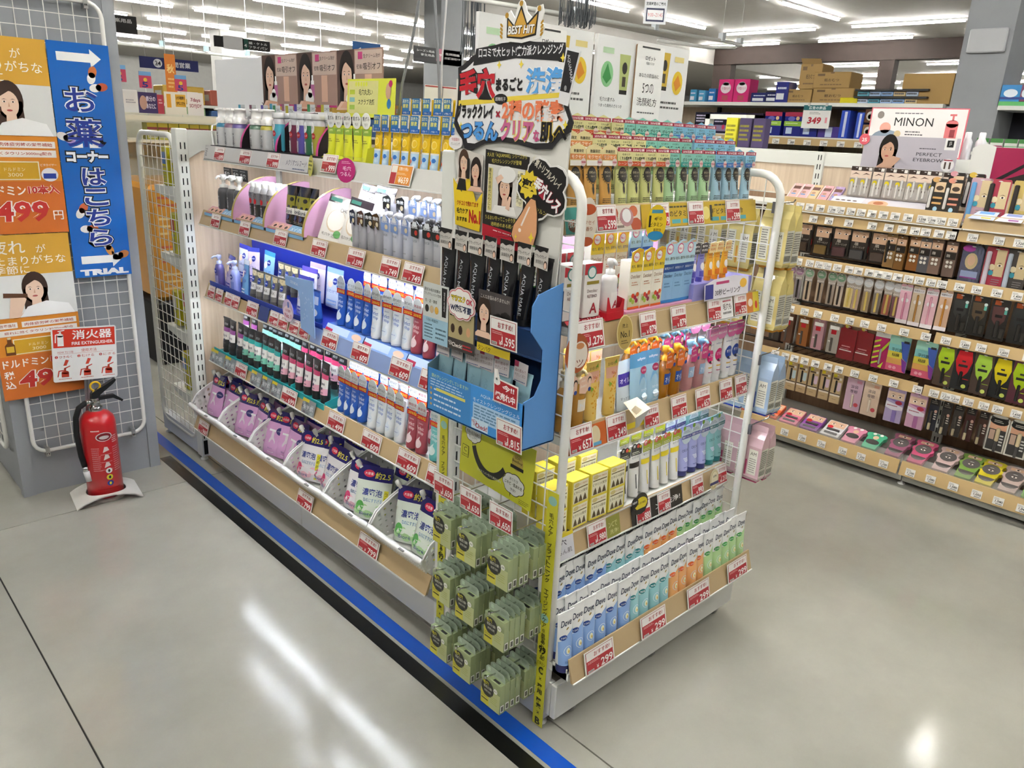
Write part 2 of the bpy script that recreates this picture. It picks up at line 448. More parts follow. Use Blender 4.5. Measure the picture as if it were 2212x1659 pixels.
# near end shelf: decks, rails, base
k = MB(); k.box(1.343, 1.145, .046, 2.258, 1.165, .158, '#d3d3ce', 'paint', b=.003); k.box(1.343, 1.165, .05, 1.36, 1.6, .158, '#d3d3ce', 'paint'); obj('kick_panel', k, EC)
RD = ((1.252, 1.425, 1.372), (1.198, 1.155, 1.095), (1.2, .868, .818), (1.222, .556, .492), (1.088, .228, .208))
for i, (yl, zd, zb) in enumerate(RD):
    d = MB(); xa, xb = 1.362, 2.238
    if i == 4: xa, xb = 1.337, 2.25
    d.box(xa, yl+.014, zd-.022, xb, 1.63, zd, WHITE, 'paint')
    if i == 4: d.box(xa, yl+.02, zd-.022, xa+.003, 1.16, zd+.012, WHITE, 'paint')
    s = obj('shelf_deck', d, EC)
    r = MB(); H = .066; lean = .016
    vs_ = []
    for x in (xa, xb): vs_ += [(x, yl-.004, zb), (x, yl+.004, zb), (x, yl+.004+lean, zb+H), (x, yl+lean, zb+H)]
    r.add(vs_, [(3, 2, 1, 0), (4, 5, 6, 7), (4, 7, 3, 0), (2, 6, 5, 1), (7, 6, 2, 3), (1, 5, 4, 0)], '#b79f78' if i else '#c7b083', 'gloss')
    r.tube([(xa, yl-.006, zb), (xb, yl-.006, zb)], .0028, '#e8e8e4', 'paint', 4)
    obj('price_rail', r, s)
for x in (1.45, 1.83, 2.2):
    c = MB(); c.box(x-.014, 1.17, .03, x+.014, 1.2, .052, '#b5b5b2', 'metal')
    c.at(Matrix.Translation((x, 1.185, .024)) @ Matrix.Rotation(PI/2, 4, 'Y')); c.lathe([(.02, -.009), (.024, -.006), (.024, .006), (.02, .009)], '#8a8a88', 'rubber', 14)
    c.at(None); obj('caster', c, EC)
# far end shelf decks with yellow packs seen through its mesh
for z in (.3, .62, .98, 1.3):
    d = MB(); d.box(1.38, 3.56, z-.04, 2.22, 3.93, z-.02, WHITE, 'paint')
    d.prism([(3.56, z-.02), (3.93, z-.02), (3.93, z-.05), (3.56, z-.10)], Fr((1.38, 0, 0), (0, 1, 0), (0, 0, 1)), .003, WHITE, 'paint')
    obj('shelf_deck', d, FC)

# light bars under the decks (the shelf's own lamps)
def led_bar(name, label, x0, y0, x1, y1, z, c='#f4f8ff'):
    t = thing(name, label, 'light bar')
    h = MB(); h.box(x0-.004, y0-.004, z+.006, x1+.004, y1+.004, z+.014, '#d8d8d6', 'paint')
    e = MB(); e.box(x0, y0, z, x1, y1, z+.006, c, 'led')
    obj('housing', h, t); obj('light_strip', e, t)
for nm, x, z in (('top', 1.492, 1.428), ('second', 1.446, 1.152), ('third', 1.446, .826)):
    for wh, ya, yb in (('far', 2.585, 3.40), ('near', 1.72, 2.535)):
        led_bar('shelf_light', 'slim light bar under the %s deck of long shelf, %s bay' % (nm, wh), x, ya, x+.018, yb, z, '#eef4ff')
led_bar('shelf_light', 'slim light bar under the top deck of the end shelf', 1.42, 1.30, 2.18, 1.313, 1.387)
led_bar('shelf_light', 'slim light bar under the second deck of the end shelf', 1.42, 1.25, 2.18, 1.263, 1.118)
led_bar('shelf_light', 'slim light bar under the third deck of the end shelf', 1.42, 1.26, 2.18, 1.273, .83)
# ================================================================ product shapes
class Tube:
    """squeeze tube standing on its cap; flat crimp at the top"""
    def __init__(s, W, H, D, capH, body, cap, mat_='gloss', capR=None, n=20):
        s.W, s.H, s.D, s.c0 = W, H, D, capH
        s.b = MB(); rows = 6; vs_ = []; fs = []
        for j in range(rows+1):
            z = capH+(H-.007-capH)*j/rows; a, b = s.ab(z)
            for i in range(n):
                q = 2*PI*i/n; vs_.append((a*math.cos(q), b*math.sin(q), z))
        for j in range(rows):
            for i in range(n):
                a, d = j*n+i, j*n+(i+1) % n; fs.append((a, d, d+n, a+n))
        s.b.add(vs_, fs, body, mat_, True); s.b.add(vs_[:n], [tuple(reversed(range(n)))], body, mat_)
        s.b.box(-W/2, -.0014, H-.008, W/2, .0014, H, body, mat_)
        s.cap = MB(); r = capR or D*.46
        s.cap.lathe([(r, 0), (r*1.0, capH*.85), (r*.94, capH)], cap, 'gloss', 16)
        s.fr = Fr((0, 0, 0), fn=s.map)
    def ab(s, z):
        t = min(1, max(0, (z-s.c0)/(s.H-.007-s.c0)))
        return s.D/2+(s.W/2-s.D/2)*t, max(.0015, s.D/2*(1-t)**.9)
    def map(s, u, v, k=0):
        a, b = s.ab(v); q = max(0.0, 1-(u/a)**2)
        return Vector((u, -b*math.sqrt(q)-.0005-.0003*k, v))
    def band(s, v0, v1, c, k=1, top=None, nu=14, nv=3, m='gloss', q=1.45):
        vs_ = []
        for j in range(nv+1):
            for i in range(nu+1):
                t = -q+2*q*i/nu; x = math.sin(t)
                v = v0+((top(x*s.W*.4) if top else v1)-v0)*j/nv; a, b = s.ab(v)
                vs_.append((a*x*1.006, -b*math.cos(t)-.0005-.0003*k, v))
        s.b.add(vs_, [(j*(nu+1)+i, j*(nu+1)+i+1, (j+1)*(nu+1)+i+1, (j+1)*(nu+1)+i) for j in range(nv) for i in range(nu)], c, m, True)
    def parts(s, extra=()):
        return [pt('tube_body', s.b), pt('cap', s.cap)] + list(extra)
def card_tab(pts, y, th=.0008, c='#f2f2ee', m='film'):
    """cut-out header label standing at depth y; returns MB and its print frame"""
    mb = MB(); fr = Fr((0, y, 0)); mb.prism(pts, fr, th, c, m); return mb, fr
def disc_pts(cx, cz, rx, rz, n=18): return [(cx+rx*math.cos(2*PI*i/n), cz+rz*math.sin(2*PI*i/n)) for i in range(n)]
def boxmb(w, h, d, c, m='print', b=.0012):
    mb = MB(); mb.box(-w/2, -d/2, 0, w/2, d/2, h, c, m, b=b); return mb, Fr((0, -d/2, 0)), Fr((w/2, 0, 0), (0, 1, 0), (0, 0, 1))
class Bottle:
    def __init__(s, prof, c, m='gloss', sy=1.0, n=18):
        s.prof = prof; s.sy = sy; s.b = MB(); s.b.lathe(prof, c, m, n, sy=sy); s.fr = Fr((0, 0, 0), fn=s.map)
    def map(s, u, v, k=0):
        P = s.prof
        for (r0, z0), (r1, z1) in zip(P, P[1:]):
            if z0 <= v <= z1 and z1 > z0:
                r = r0+(r1-r0)*(v-z0)/(z1-z0); break
        else: r = P[1][0]
        q = max(.02, 1-(u/r)**2)
        return Vector((u, -r*s.sy*math.sqrt(q)-.0006-.0003*k, v))
def pump_head(z, c, r=.014, reach=.03, hgt=.045):
    m = MB(); m.lathe([(r, z), (r, z+.012), (r*.45, z+.014), (r*.45, z+hgt*.55), (r*.9, z+hgt*.6), (r*.9, z+hgt*.95), (r*.7, z+hgt)], c, 'gloss', 12)
    m.tube([(0, 0, z+hgt*.82), (0, -reach*.7, z+hgt*.84), (0, -reach, z+hgt*.66)], .0045, c, 'gloss', 6)
    return m
class Pouch:
    """stand-up pouch, bulging at the bottom, flat sealed top"""
    def __init__(s, W, H, T, body, m='film', band=None, bandc=None, n=8):
        s.W, s.H, s.T = W, H, T; s.b = MB(); s.fr = Fr((0, 0, 0), fn=s.map)
        vs_ = []; fs = []; cs = []
        for side in (-1, 1):
            o = len(vs_)
            for j in range(n+1):
                for i in range(n+1):
                    u = -W/2+W*i/n; v = H*j/n; vs_.append((u, side*s.th(u, v), v))
            for j in range(n):
                for i in range(n):
                    a = o+j*(n+1)+i; q = (a, a+1, a+n+2, a+n+1); fs.append(q if side < 0 else q[::-1])
                    cs.append(bandc if band and H*(j+.5)/n > band else body)
        s.b.add(vs_, fs, cs, m, True)
        k = (n+1)*(n+1)
        s.b.add(vs_[:n+1]+vs_[k:k+n+1], [tuple(range(n, -1, -1))+tuple(range(n+1, 2*n+2))], body, m)
    def th(s, u, v):
        a = max(0.0, 1-(2*abs(u)/s.W)**2.2); t = v/s.H
        return .0008+s.T/2*a**.6*max(0.0, (1-t**1.6))*(.75+.5*min(1, t*5) if t < .2 else 1.0)
    def map(s, u, v, k=0): return Vector((u, -s.th(u, v)-.0006-.0003*k, v))

# ---------------------------------------------------------------- price cards
def price_card(price, w=.078, h=.058, style='red', small=True):
    """printed card, thin, stands upright with its bottom edge at z = 0"""
    mb = MB(); mb.box(-w/2, 0, 0, w/2, .0008, h, '#e9e7e2', 'print'); fr = Fr((0, 0, 0))
    if style == 'red':
        red, dk = '#ad2c34', '#9d2029'
        mb.rect(fr, -w*.46, h*.045, w*.46, h*.955, dk, 1); mb.rect(fr, -w*.445, h*.06, w*.445, h*.94, '#ece9e5', 2)
        mb.rect(fr, -w*.445, h*.06, w*.445, h*.58, red, 3)
        mb.text(fr, 'おすすめ!', w*.08, h*.765, w*.54, h*.2, dk, 4, bold=.012)
        if small: mb.lines(fr, -w*.41, h*.43, w*.0, h*.54, 2, '#e6b9b5', 4, .4, len(price))
        mb.rect(fr, -w*.42, h*.075, -w*.22, h*.17, '#ddd8d2', 4)
        for i in range(6): mb.rect(fr, -w*.405+w*.028*i, h*.09, -w*.405+w*(.028*i+.014), h*.155, '#333', 5)
        n = len(price)
        mb.text(fr, '¥', -w*.09, h*.17, None, h*.17, '#f3eeea', 4, bold=.01)
        ww = min(w*.47, w*.135*n)
        mb.text(fr, price, w*.43-ww/2, h*.245, ww, h*.34, '#f6f2ee', 4, bold=.02)
    elif style == 'orange':
        mb.rect(fr, -w*.46, h*.05, w*.46, h*.95, '#d96a1e', 1); mb.rect(fr, -w*.44, h*.07, w*.44, h*.93, '#ece5da', 2)
        mb.rect(fr, -w*.44, h*.07, -w*.2, h*.6, '#b03238', 3); mb.rect(fr, -w*.18, h*.07, w*.44, h*.93, '#e8932a', 3)
        mb.text(fr, '日替わり特価', w*.1, h*.8, w*.42, h*.17, '#fff4dd', 4, bold=.012)
        mb.text(fr, '¥659', w*.17, h*.27, w*.46, h*.32, '#fff6e8', 4, bold=.02)
        mb.lines(fr, -w*.15, h*.5, w*.3, h*.62, 2, '#f4d9a8', 4, .4)
    elif style == 'white':
        mb.lines(fr, -w*.42, h*.62, w*.1, h*.9, 2, '#8d8d8d', 2, .4, len(price)*3)
        n = len(price); ww = min(w*.7, w*.17*n)
        mb.text(fr, price, w*.42-ww/2, h*.43, ww, h*.34, '#1c1c1c', 2, bold=.02)
        mb.lines(fr, -w*.2, h*.08, w*.42, h*.2, 1, '#555', 2, .8)
    return mb.mesh('price_card')
_pc = {}
def card(price, label, loc, rot, w=.078, h=.058, style='red', name='price_card', group=None):
    key = (price, round(w, 3), round(h, 3), style)
    if key not in _pc: _pc[key] = price_card(price, w, h, style)
    return tag(obj(name, _pc[key], None, loc, rot), label, 'price card', group)
def lcard(price, y, row, label, w=.078, h=.058, style='red', dz=0.0, dx=0.0):
    """card slipped into a rail of the long shelf: row 0..4"""
    xl, zd = ((1.435, 1.462), (1.392, 1.188), (1.392, .862), (1.392, .56), (1.294, .245))[row]
    return card(price, label, (xl-.0105+dx, y, zd-.036+dz), (-.27, 0, LEFT), w, h, style)
def rcard(price, x, row, label, w=.078, h=.062, style='red', dz=0.0):
    yl, zd, zb = RD[row]
    return card(price, label, (x, yl-.009, zb+.004+dz), (-.22, 0, 0), w, h, style)

# ---------------------------------------------------------------- end shelf: bottom tier, white and coloured wash tubes
def dove(col, dark, badge, cap):
    T = Tube(.06, .178, .044, .024, '#f1f1ef', cap, capR=.02); b, fr = T.b, T.fr
    wave = lambda u: .108+.014*math.sin(u/.03*1.5+.2)
    T.band(.0245, .08, col, 1, top=wave, nv=4)
    b.text(fr, 'Dove', .0, .146, .038, .018, '#17243f', 2, bold=.012, shear=.18)
    b.ell(fr, .002, .129, .0055, .0024, '#a98f4a', 2, 10, rot=.5)
    b.ell(fr, -.013, .107, .0115, .0075, dark, 3, 14, rings=2)
    b.text(fr, badge, -.013, .1065, .017, .0056, '#f2f2f2', 5, bold=.02)
    b.ell(fr, .0, .066, .014, .014, '#ffffff' if False else '#dfe9f4', 2, 20, rings=2); b.ell(fr, .0, .066, .0125, .0125, col, 3, 20, rings=2)
    b.ell(fr, .0, .066, .0065, .009, '#f0eecf', 4, 12); b.ell(fr, .0015, .064, .0026, .0042, '#d8b24a', 5, 10)
    b.lines(fr, -.011, .031, .011, .038, 2, dark, 2, .35)
    return T.parts()
DV = [('blue', dove('#8db1e6', '#1d3f8c', 'うるもち', '#20255e')), ('teal', dove('#9bd0d6', '#217a80', '敏感肌', '#2a6a70')),
      ('orange', dove('#f2b271', '#e0622a', 'しっとり', '#b5622e')), ('green', dove('#b9dd9f', '#3f9a4d', 'すべすべ', '#6f9a52'))]
def dove_row(y, z, seq, x0, x1, where, hide=()):
    n = len(seq); cnt = {}
    for i, k in enumerate(seq):
        nm, pr = DV[k]; cnt[k] = cnt.get(k, 0)+1
        x = x0+(x1-x0)*i/(n-1)
        place(pr, 'face_wash_tube', '%s and white wash tube, %s of its colour from left, bottom tier %s' % (nm, ORD[cnt[k]-1], where), 'tube',
              (x+jit(.002), y+jit(.003), z), (jit(.02)-.03, 0, jit(.07)), 'white and coloured tubes on the bottom tier')
dove_row(1.132, .229, [0]*6+[1]*4+[2]*4+[3]*5, 1.325+.02, 2.225, 'front row')
dove_row(1.176, .229, [0]*6+[1]*4+[2]*4+[3]*5, 1.375, 2.215, 'second row')
st = MB(); st.box(1.37, 1.198, .229, 2.235, 1.30, .291, '#e4e4e0', 'clear'); tag(obj('display_step', st), 'clear acrylic step under the back row of white tubes', 'display stand')
dove_row(1.222, .292, [0]*6+[1]*4+[2]*4+[3]*6, 1.365, 2.215, 'raised back row')
dove_row(1.27, .292, [0]*6+[1]*4+[2]*4+[3]*6, 1.375, 2.205, 'rearmost row')
for i, x in enumerate((1.445, 1.69, 1.925, 2.155)):
    rcard('299', x, 4, '299 yen price card under the %s tubes of the bottom tier' % ('blue', 'teal', 'orange', 'green')[i], .122, .066)

# ---------------------------------------------------------------- end shelf: top tier, film wrapped paste tubes
def rosette(body, head, sub, subc, bandc, head_t, oval='#26231f'):
    T = Tube(.054, .138, .032, .004, body, body, mat_='film'); b, fr = T.b, T.fr
    b.ell(fr, 0, .083, .0165, .019, oval, 2, 20, rings=2); b.ell(fr, 0, .083, .0135, .0155, '#3a352e', 3, 18, rings=2)
    b.text(fr, 'ロゼット', 0, .0885, .022, .0062, '#cbbf9a', 5, bold=.015); b.text(fr, '洗顔パスタ', 0, .079, .015, .004, '#b0a68a', 5)
    for q in range(11):
        a = PI+PI*q/10; b.ell(fr, .0185*math.cos(a), .083+.0215*math.sin(a), .0016, .0016, '#4a4436', 2, 6)
    b.poly(fr, [(-.004, .061), (.004, .061), (.0028, .055), (.004, .05), (.0032, .041), (0, .034), (-.0032, .041), (-.004, .05), (-.0028, .055)], '#35302a', 2)
    b.lines(fr, -.016, .013, .016, .026, 3, '#3e3a30', 2, .4)
    pts = [(-.027, .092), (.027, .092), (.029, .14), (.023, .147), (.004, .155), (-.004, .155), (-.023, .147), (-.029, .14)]
    hm, hf = card_tab([(-.027, .104), (.027, .104), (.029, .142), (.021, .149), (0, .156), (-.021, .149), (-.029, .142)], -.0125, c=head)
    if bandc: hm.rect(hf, -.0285, .139, .0285, .1485, bandc, 1); hm.text(hf, '25%増量', 0, .1437, .046, .0065, '#f0d9dc', 2, bold=.02)
    else: hm.rect(hf, -.0275, .118, .0275, .131, '#d98a4e', 1); hm.text(hf, 'モクセイ', 0, .1245, .046, .0085, '#f5e6d2', 2, bold=.01); hm.text(hf, '数量限定', .002, .138, .036, .0075, '#5b5340', 2, bold=.015)
    if bandc:
        hm.text(hf, head_t[0], .004, .132, .03, .0055, '#3b3a2a', 2); hm.text(hf, head_t[1], .002, .1225, .046, .0095, '#2d3434', 2, bold=.015)
    hm.rect(hf, -.027, .104, .012, .116, subc, 1); hm.text(hf, sub, -.008, .11, .028, .0065, '#f2ece0', 2)
    hm.ell(hf, .019, .112, .0095, .0095, '#d9c3bd', 3, 16); hm.text(hf, '9000', .019, .112, .015, .005, '#b52a4a', 4, bold=.02)
    return [pt('tube_body', b), pt('header_label', hm)]
RZ = [('orange', rosette('#d8a55a', '#e8d9a4', 'ゆらぎ', '#efeae0', None, None)),
      ('yellow', rosette('#d3d58f', '#e6dfa2', 'トーン', '#cf5a35', '#a8213f', ('なめらか', 'くすみ感対策'))),
      ('green', rosette('#b3d6a6', '#8fd3c2', 'つるつる', '#189083', '#a8213f', ('毛穴の黒ずみ', 'ざらつき'))),
      ('blue', rosette('#a9cbdc', '#8ecbe6', 'うるおう', '#1b66b5', '#a8213f', ('肌あれ', 'ニキビ予防')))]
def rz_row(y, z, seq, xs, where):
    cnt = {}
    for k, x in zip(seq, xs):
        nm, pr = RZ[k]; cnt[k] = cnt.get(k, 0)+1
        place(pr, 'cleansing_paste_tube', '%s wrapped paste tube, %s of its colour from left, %s of top tier' % (nm, ORD[cnt[k]-1], where), 'tube', (x, y+jit(.003), z), (-.06+jit(.02), 0, jit(.06)), 'wrapped paste tubes on the top tier')
seq = [0]*3+[1]*4+[2]*4+[3]*4
rz_row(1.285, 1.426, seq, [1.425, 1.487, 1.548]+[1.607+.0523*i for i in range(4)]+[1.815+.0565*i for i in range(4)]+[2.045+.053*i for i in range(4)], 'front row')
rz_row(1.345, 1.455, seq, [1.41, 1.465, 1.515]+[1.573+.053*i for i in range(4)]+[1.785+.057*i for i in range(4)]+[2.02+.056*i for i in range(4)], 'middle row')
rz_row(1.41, 1.497, seq[2:], [1.49]+[1.555+.053*i for i in range(4)]+[1.77+.057*i for i in range(4)]+[2.0+.057*i for i in range(4)], 'back row')
for i, (a, b_, z) in enumerate(((1.315, 1.375, 1.455), (1.38, 1.44, 1.497))):
    st = MB(); st.box(1.38, a, 1.425, 2.225, b_, z-.001, '#e4e4e0', 'clear'); tag(obj('display_step', st), 'clear step under the %s row of wrapped paste tubes' % ('middle', 'back')[i], 'display stand')
# yellow and floral strip inserts of the top rail
def strip(name, label, x0, x1, row, c, fn=None, dz=0.0, h=.062):
    yl, zd, zb = RD[row]; mb = MB(); mb.box(0, 0, 0, x1-x0, .0006, h, c, 'gloss'); fr = Fr((0, 0, 0))
    if fn: fn(mb, fr, x1-x0, h)
    return tag(obj(name, mb, None, (x0, yl-.0065, zb+.003+dz), (-.22, 0, 0)), label, 'shelf strip')
def f_yellow(mb, fr, w, h):
    for i in range(2):
        u = w*(.30+.42*i); mb.text(fr, ('のビタミン', '種ビタミン新配合')[i], u, h*.55, (.1, .17)[i], h*.26, '#2a2a22', 1, bold=.01)
        mb.lines(fr, u-.07, h*.78, u+.05, h*.9, 1, '#4a4a34', 1, .6)
        for j in range(4): mb.rect(fr, u-.09+.05*j, h*.12, u-.05+.05*j, h*.3, '#58a7ad', 1)
    mb.ell(fr, w*.52, h*.5, .02, h*.3, '#e3d27a', 1); mb.rect(fr, w*.555, h*.15, w*.575, h*.85, '#3b382f', 1)
strip('yellow_strip', 'yellow printed strip with vitamin lettering on the top tier rail', 1.66, 2.236, 0, '#c9a93a', f_yellow)
def f_floral(mb, fr, w, h):
    for (u, v, r, c) in ((.1, .3, .02, '#b5583a'), (.16, .14, .018, '#c96a45'), (.62, .7, .02, '#b5583a'), (.93, .2, .022, '#b0543a'), (.9, .75, .018, '#c96a45')):
        mb.ell(fr, w*u, h*v, r, r*.8, c, 1, 10)
    mb.rect(fr, 0, 0, w*.17, h, '#3f8d85', 1); mb.text(fr, '限定', w*.1, h*.4, .04, .02, '#d7e6df', 2)
    mb.ell(fr, w*.8, h*.52, .028, h*.38, '#b5888a', 2, 16); mb.ell(fr, w*.8, h*.58, .018, h*.28, '#e4e2e2', 3, 14); mb.text(fr, 'の香り', w*.66, h*.42, .042, .016, '#8a5a45', 2)
    mb.lines(fr, w*.6, h*.08, w*.76, h*.22, 1, '#6a5a50', 2, .7)
strip('floral_strip', 'pale printed strip with orange blossoms on the top tier rail', 1.366, 1.655, 0, '#d9cfc0', f_floral)
rcard('599', 1.515, 0, '599 yen price card under the orange wrapped tubes', .078, .064)
rcard('599', 1.74, 0, '599 yen price card partly behind the yellow hanging tag', .078, .064)
rcard('599', 1.905, 0, '599 yen price card under the green wrapped tubes', .078, .064)
rcard('599', 2.1, 0, '599 yen price card under the blue wrapped tubes', .078, .064)
def swing_tag(label, loc, rot, pts, c, fn):
    mb = MB(); fr = Fr((0, 0, 0)); mb.prism(pts, fr, .0008, c, 'gloss'); fn(mb, fr); return tag(obj('swing_tag', mb, None, loc, rot), label, 'promo tag')
def fn(mb, fr):
    mb.ell(fr, 0, -.082, .024, .012, '#2e86b5', 1); mb.rect(fr, -.017, -.024, .017, -.015, '#4a8fa8', 1)
    mb.text(fr, '4種の', .004, -.038, .024, .010, '#3a3518', 2, bold=.01); mb.text(fr, 'ビタミン', 0, -.053, .038, .011, '#3a3518', 2, bold=.01); mb.text(fr, '新配合', .004, -.067, .024, .008, '#3a3518', 2)
    mb.rect(fr, -.024, -.06, -.018, -.03, '#2c2a22', 2)
swing_tag('yellow oval hanging tag on the top tier rail', (1.69, 1.225, 1.44), (0, 0, -.35), disc_pts(0, -.05, .031, .048), '#e7c62c', fn)
def fn(mb, fr):
    mb.ell(fr, 0, .03, .024, .013, '#b4502c', 1); mb.text(fr, 'モクセイ', 0, 0, .045, .010, '#a05838', 2); mb.text(fr, 'の香り', 0, -.015, .032, .010, '#a05838', 2); mb.ell(fr, 0, -.045, .022, .011, '#a9502f', 1)
swing_tag('floral oval hanging tag beside the near post', (1.405, 1.215, 1.405), (0, 0, -.1), disc_pts(0, 0, .03, .058), '#ddd3c4', fn)

# two white header boards above the top tier
def board(label, x0, x1, seed):
    t = thing('header_board', label, 'sign board', (x0, 1.60, 1.52))
    w_, h_ = x1-x0, .36
    m = MB(); m.box(0, 0, 0, w_, .012, h_, '#e9e9e8', 'print'); fr = Fr((0, 0, 0))
    def tubep(u, v, c, s=1, rot=0):
        m.poly(fr, [(u-.018*s, v-.05*s), (u+.018*s, v-.05*s), (u+.026*s, v+.05*s), (u-.026*s, v+.05*s)], c, 1); m.ell(fr, u, v+.012*s, .012*s, .017*s, '#2c2822', 2, 14); m.rect(fr, u-.008*s, v-.04*s, u+.008*s, v-.012*s, '#4a4436', 2); m.rect(fr, u-.018*s, v-.062*s, u+.018*s, v-.05*s, '#2a2826', 1)
    m.ell(fr, .05, .255, .028, .036, '#8cc68e', 1); m.poly(fr, [(.05, .285), (.07, .245), (.05, .228), (.03, .245)], '#3f8f4c', 2); tubep(.13, .265, '#b5c07a')
    m.text(fr, '毛穴の黒ずみ', .06, .185, .07, .012, '#3c3c3c', 1); m.text(fr, 'つまった角栓のざらつき', .075, .168, .11, .010, '#4c4c4c', 1)
    tubep(w_-.125, .29, '#d3b23e', 1); m.ell(fr, w_-.05, .255, .028, .036, '#e3c13a', 1); m.poly(fr, [(w_-.05, .28), (w_-.03, .25), (w_-.055, .23), (w_-.07, .255)], '#d88a2c', 2)
    m.lines(fr, w_-.13, .17, w_-.02, .2, 2, '#5a5a5a', 1, .4)
    for i, c in enumerate(('#e6b6bd', '#c23a48', '#a9cbd4')): tubep(.06+.13*i, .075, c)
    for i, c in enumerate(('#e8c0c0', '#d66a58', '#6fb2dc')): m.ell(fr, .115+.13*i, .045, .026, .032, c, 1)
    for u, v, c in ((.05, .32, '#bcd9b4'), (w_-.05, .325, '#e0cf8a'), (.115, .11, '#d88a94'), (.25, .11, '#c86a5a'), (w_-.05, .115, '#8ab8d4')): m.rect(fr, u-.025, v-.008, u+.025, v+.008, c, 1)
    obj('panel', m, t)
    c = MB(); c.prism(rr(.175, .135, .315, .35, .004), Fr((0, -.006, 0)), .005, '#f3f2ef', 'print', '#8a6a4c'); cf = Fr((0, -.006, 0))
    c.rect(cf, .2, .342, .29, .347, '#333', 1); c.text(cf, 'ロゼット', .245, .315, .05, .013, '#222', 1, bold=.02); c.text(cf, '洗顔パスタ', .245, .3, .04, .008, '#333', 1)
    c.text(cf, 'あなたの肌悩みに', .245, .265, .1, .012, '#222', 1); c.text(cf, '5つの', .245, .228, .055, .03, '#1c1c1c', 1); c.text(cf, '洗顔処方', .245, .188, .1, .024, '#1c1c1c', 1); c.lines(cf, .2, .152, .29, .16, 1, '#666', 1)
    obj('menu_card', c, t)
board('white header board with five printed tubes, second one away from crown sign', 1.835, 2.29, 1)
board('white header board with printed tubes partly hidden behind crown sign', 1.38, 1.815, 2)

# ---------------------------------------------------------------- end shelf: second tier
def carton(w, h, d, c, fn=None, top=None, tagfn=None, m='print'):
    mb, fr, sd = boxmb(w, h, d, c, m)
    if fn: fn(mb, fr, sd, w, h, d)
    out = [pt('carton', mb)]
    if tagfn:
        tm = MB(); tagfn(tm, Fr((0, -d/2-.0008, 0)), w, h); out.append(pt('header_label', tm))
    return out
def hl_no1(c, c2):
    def f(tm, fr, w, h):
        tm.prism([(-w/2, h*.78), (w/2, h*.78), (w/2, h*1.22), (w*.1, h*1.26), (-w/2, h*1.18)], fr, .0006, c, 'film')
        tm.ell(fr, -.004, h*1.08, w*.3, w*.3, c2, 1); tm.ell(fr, -.004, h*1.08, w*.24, w*.24, '#eef0ee', 2); tm.text(fr, 'No.1', -.004, h*1.08, w*.36, .007, '#d0447a', 3, bold=.02)
        tm.text(fr, '毛穴、黒ずみ', 0, h*.89, w*.9, .0085, '#4a4a3a', 2, bold=.012)
        tm.text(fr, '1200', w*.2, h*1.2, w*.5, .006, '#e08a1c', 2, bold=.02)
    return f
def f_orange(mb, fr, sd, w, h, d):
    mb.rect(fr, -w/2, h*.02, w/2, h*.3, '#d9d2b0', 1); mb.rect(fr, -w/2, h*.94, w/2, h, '#e58a3c', 1); mb.rect(sd, -d/2, 0, d/2, h, '#ef7f2c', 1)
    mb.text(fr, 'Detclear', 0, h*.68, w*.8, .010, '#8a5a3a', 2); mb.lines(fr, -w*.3, h*.48, w*.3, h*.58, 2, '#c98a6a', 2, .4)
    for u, v, c in ((-.25, .2, '#8fae3c'), (-.05, .15, '#a9be4e'), (.1, .24, '#a5324a'), (.25, .17, '#8a2a4a'), (-.1, .28, '#d6452c'), (.3, .3, '#d65a2a')): mb.ell(fr, w*u, h*v, w*.13, w*.13, c, 2, 12)
    mb.rect(fr, -w/2, 0, w/2, h*.05, '#e0662c', 3)
def f_blue(mb, fr, sd, w, h, d):
    mb.rect(fr, -w/2, h*.62, w/2, h*.78, '#2d4f8f', 1); mb.text(fr, '無添加タイプ', 0, h*.7, w*.8, .007, '#e8eef6', 2)
    mb.text(fr, 'Detclear', 0, h*.55, w*.8, .010, '#33507a', 2); mb.lines(fr, -w*.3, h*.3, w*.3, h*.42, 2, '#5f86b5', 2, .4); mb.rect(fr, -w/2, 0, w/2, h*.06, '#2f7fc0', 2)
OB = carton(.048, .128, .036, '#f4efe0', f_orange, tagfn=hl_no1('#f0cf3e', '#e0762c'))
BB = carton(.048, .138, .036, '#8fb9de', f_blue, tagfn=hl_no1('#bfe0f0', '#d0447a'))
def trow(pr, name, fmt, xs, y, z, row, cat='carton', group=None, rx=0.0):
    for i, x in enumerate(xs): place(pr, name, fmt % ORD[i], cat, (x, y+jit(.002), z), (rx, 0, jit(.05)), group)
Z2 = 1.156
trow(OB, 'exfoliating_gel_box', 'orange fruit-printed carton, %s from left in front row of second tier', [1.628, 1.675, 1.722], 1.245, Z2+.012, 1, group='orange fruit cartons')
trow(OB, 'exfoliating_gel_box', 'orange fruit-printed carton, %s from left in the rear of second tier', [1.56, 1.612, 1.662], 1.325, Z2+.05, 1, group='orange fruit cartons')
trow(BB, 'exfoliating_gel_box', 'light blue carton, %s from left in front row of second tier', [1.774, 1.82, 1.868], 1.245, Z2+.012, 1, group='light blue cartons')
trow(BB, 'exfoliating_gel_box', 'light blue carton, %s from left in the rear of second tier', [1.72, 1.775], 1.325, Z2+.05, 1, group='light blue cartons')
st = MB(); st.box(1.585, 1.215, Z2, 1.905, 1.29, Z2+.011, '#d79ab8', 'print'); st.box(1.52, 1.292, Z2, 1.905, 1.36, Z2+.049, '#d79ab8', 'print'); st.box(1.47, 1.40, Z2, 1.95, 1.41, Z2+.19, '#cfa3c0', 'print')
tag(obj('display_tray', st), 'pink stepped display tray under the orange and blue cartons', 'display tray')
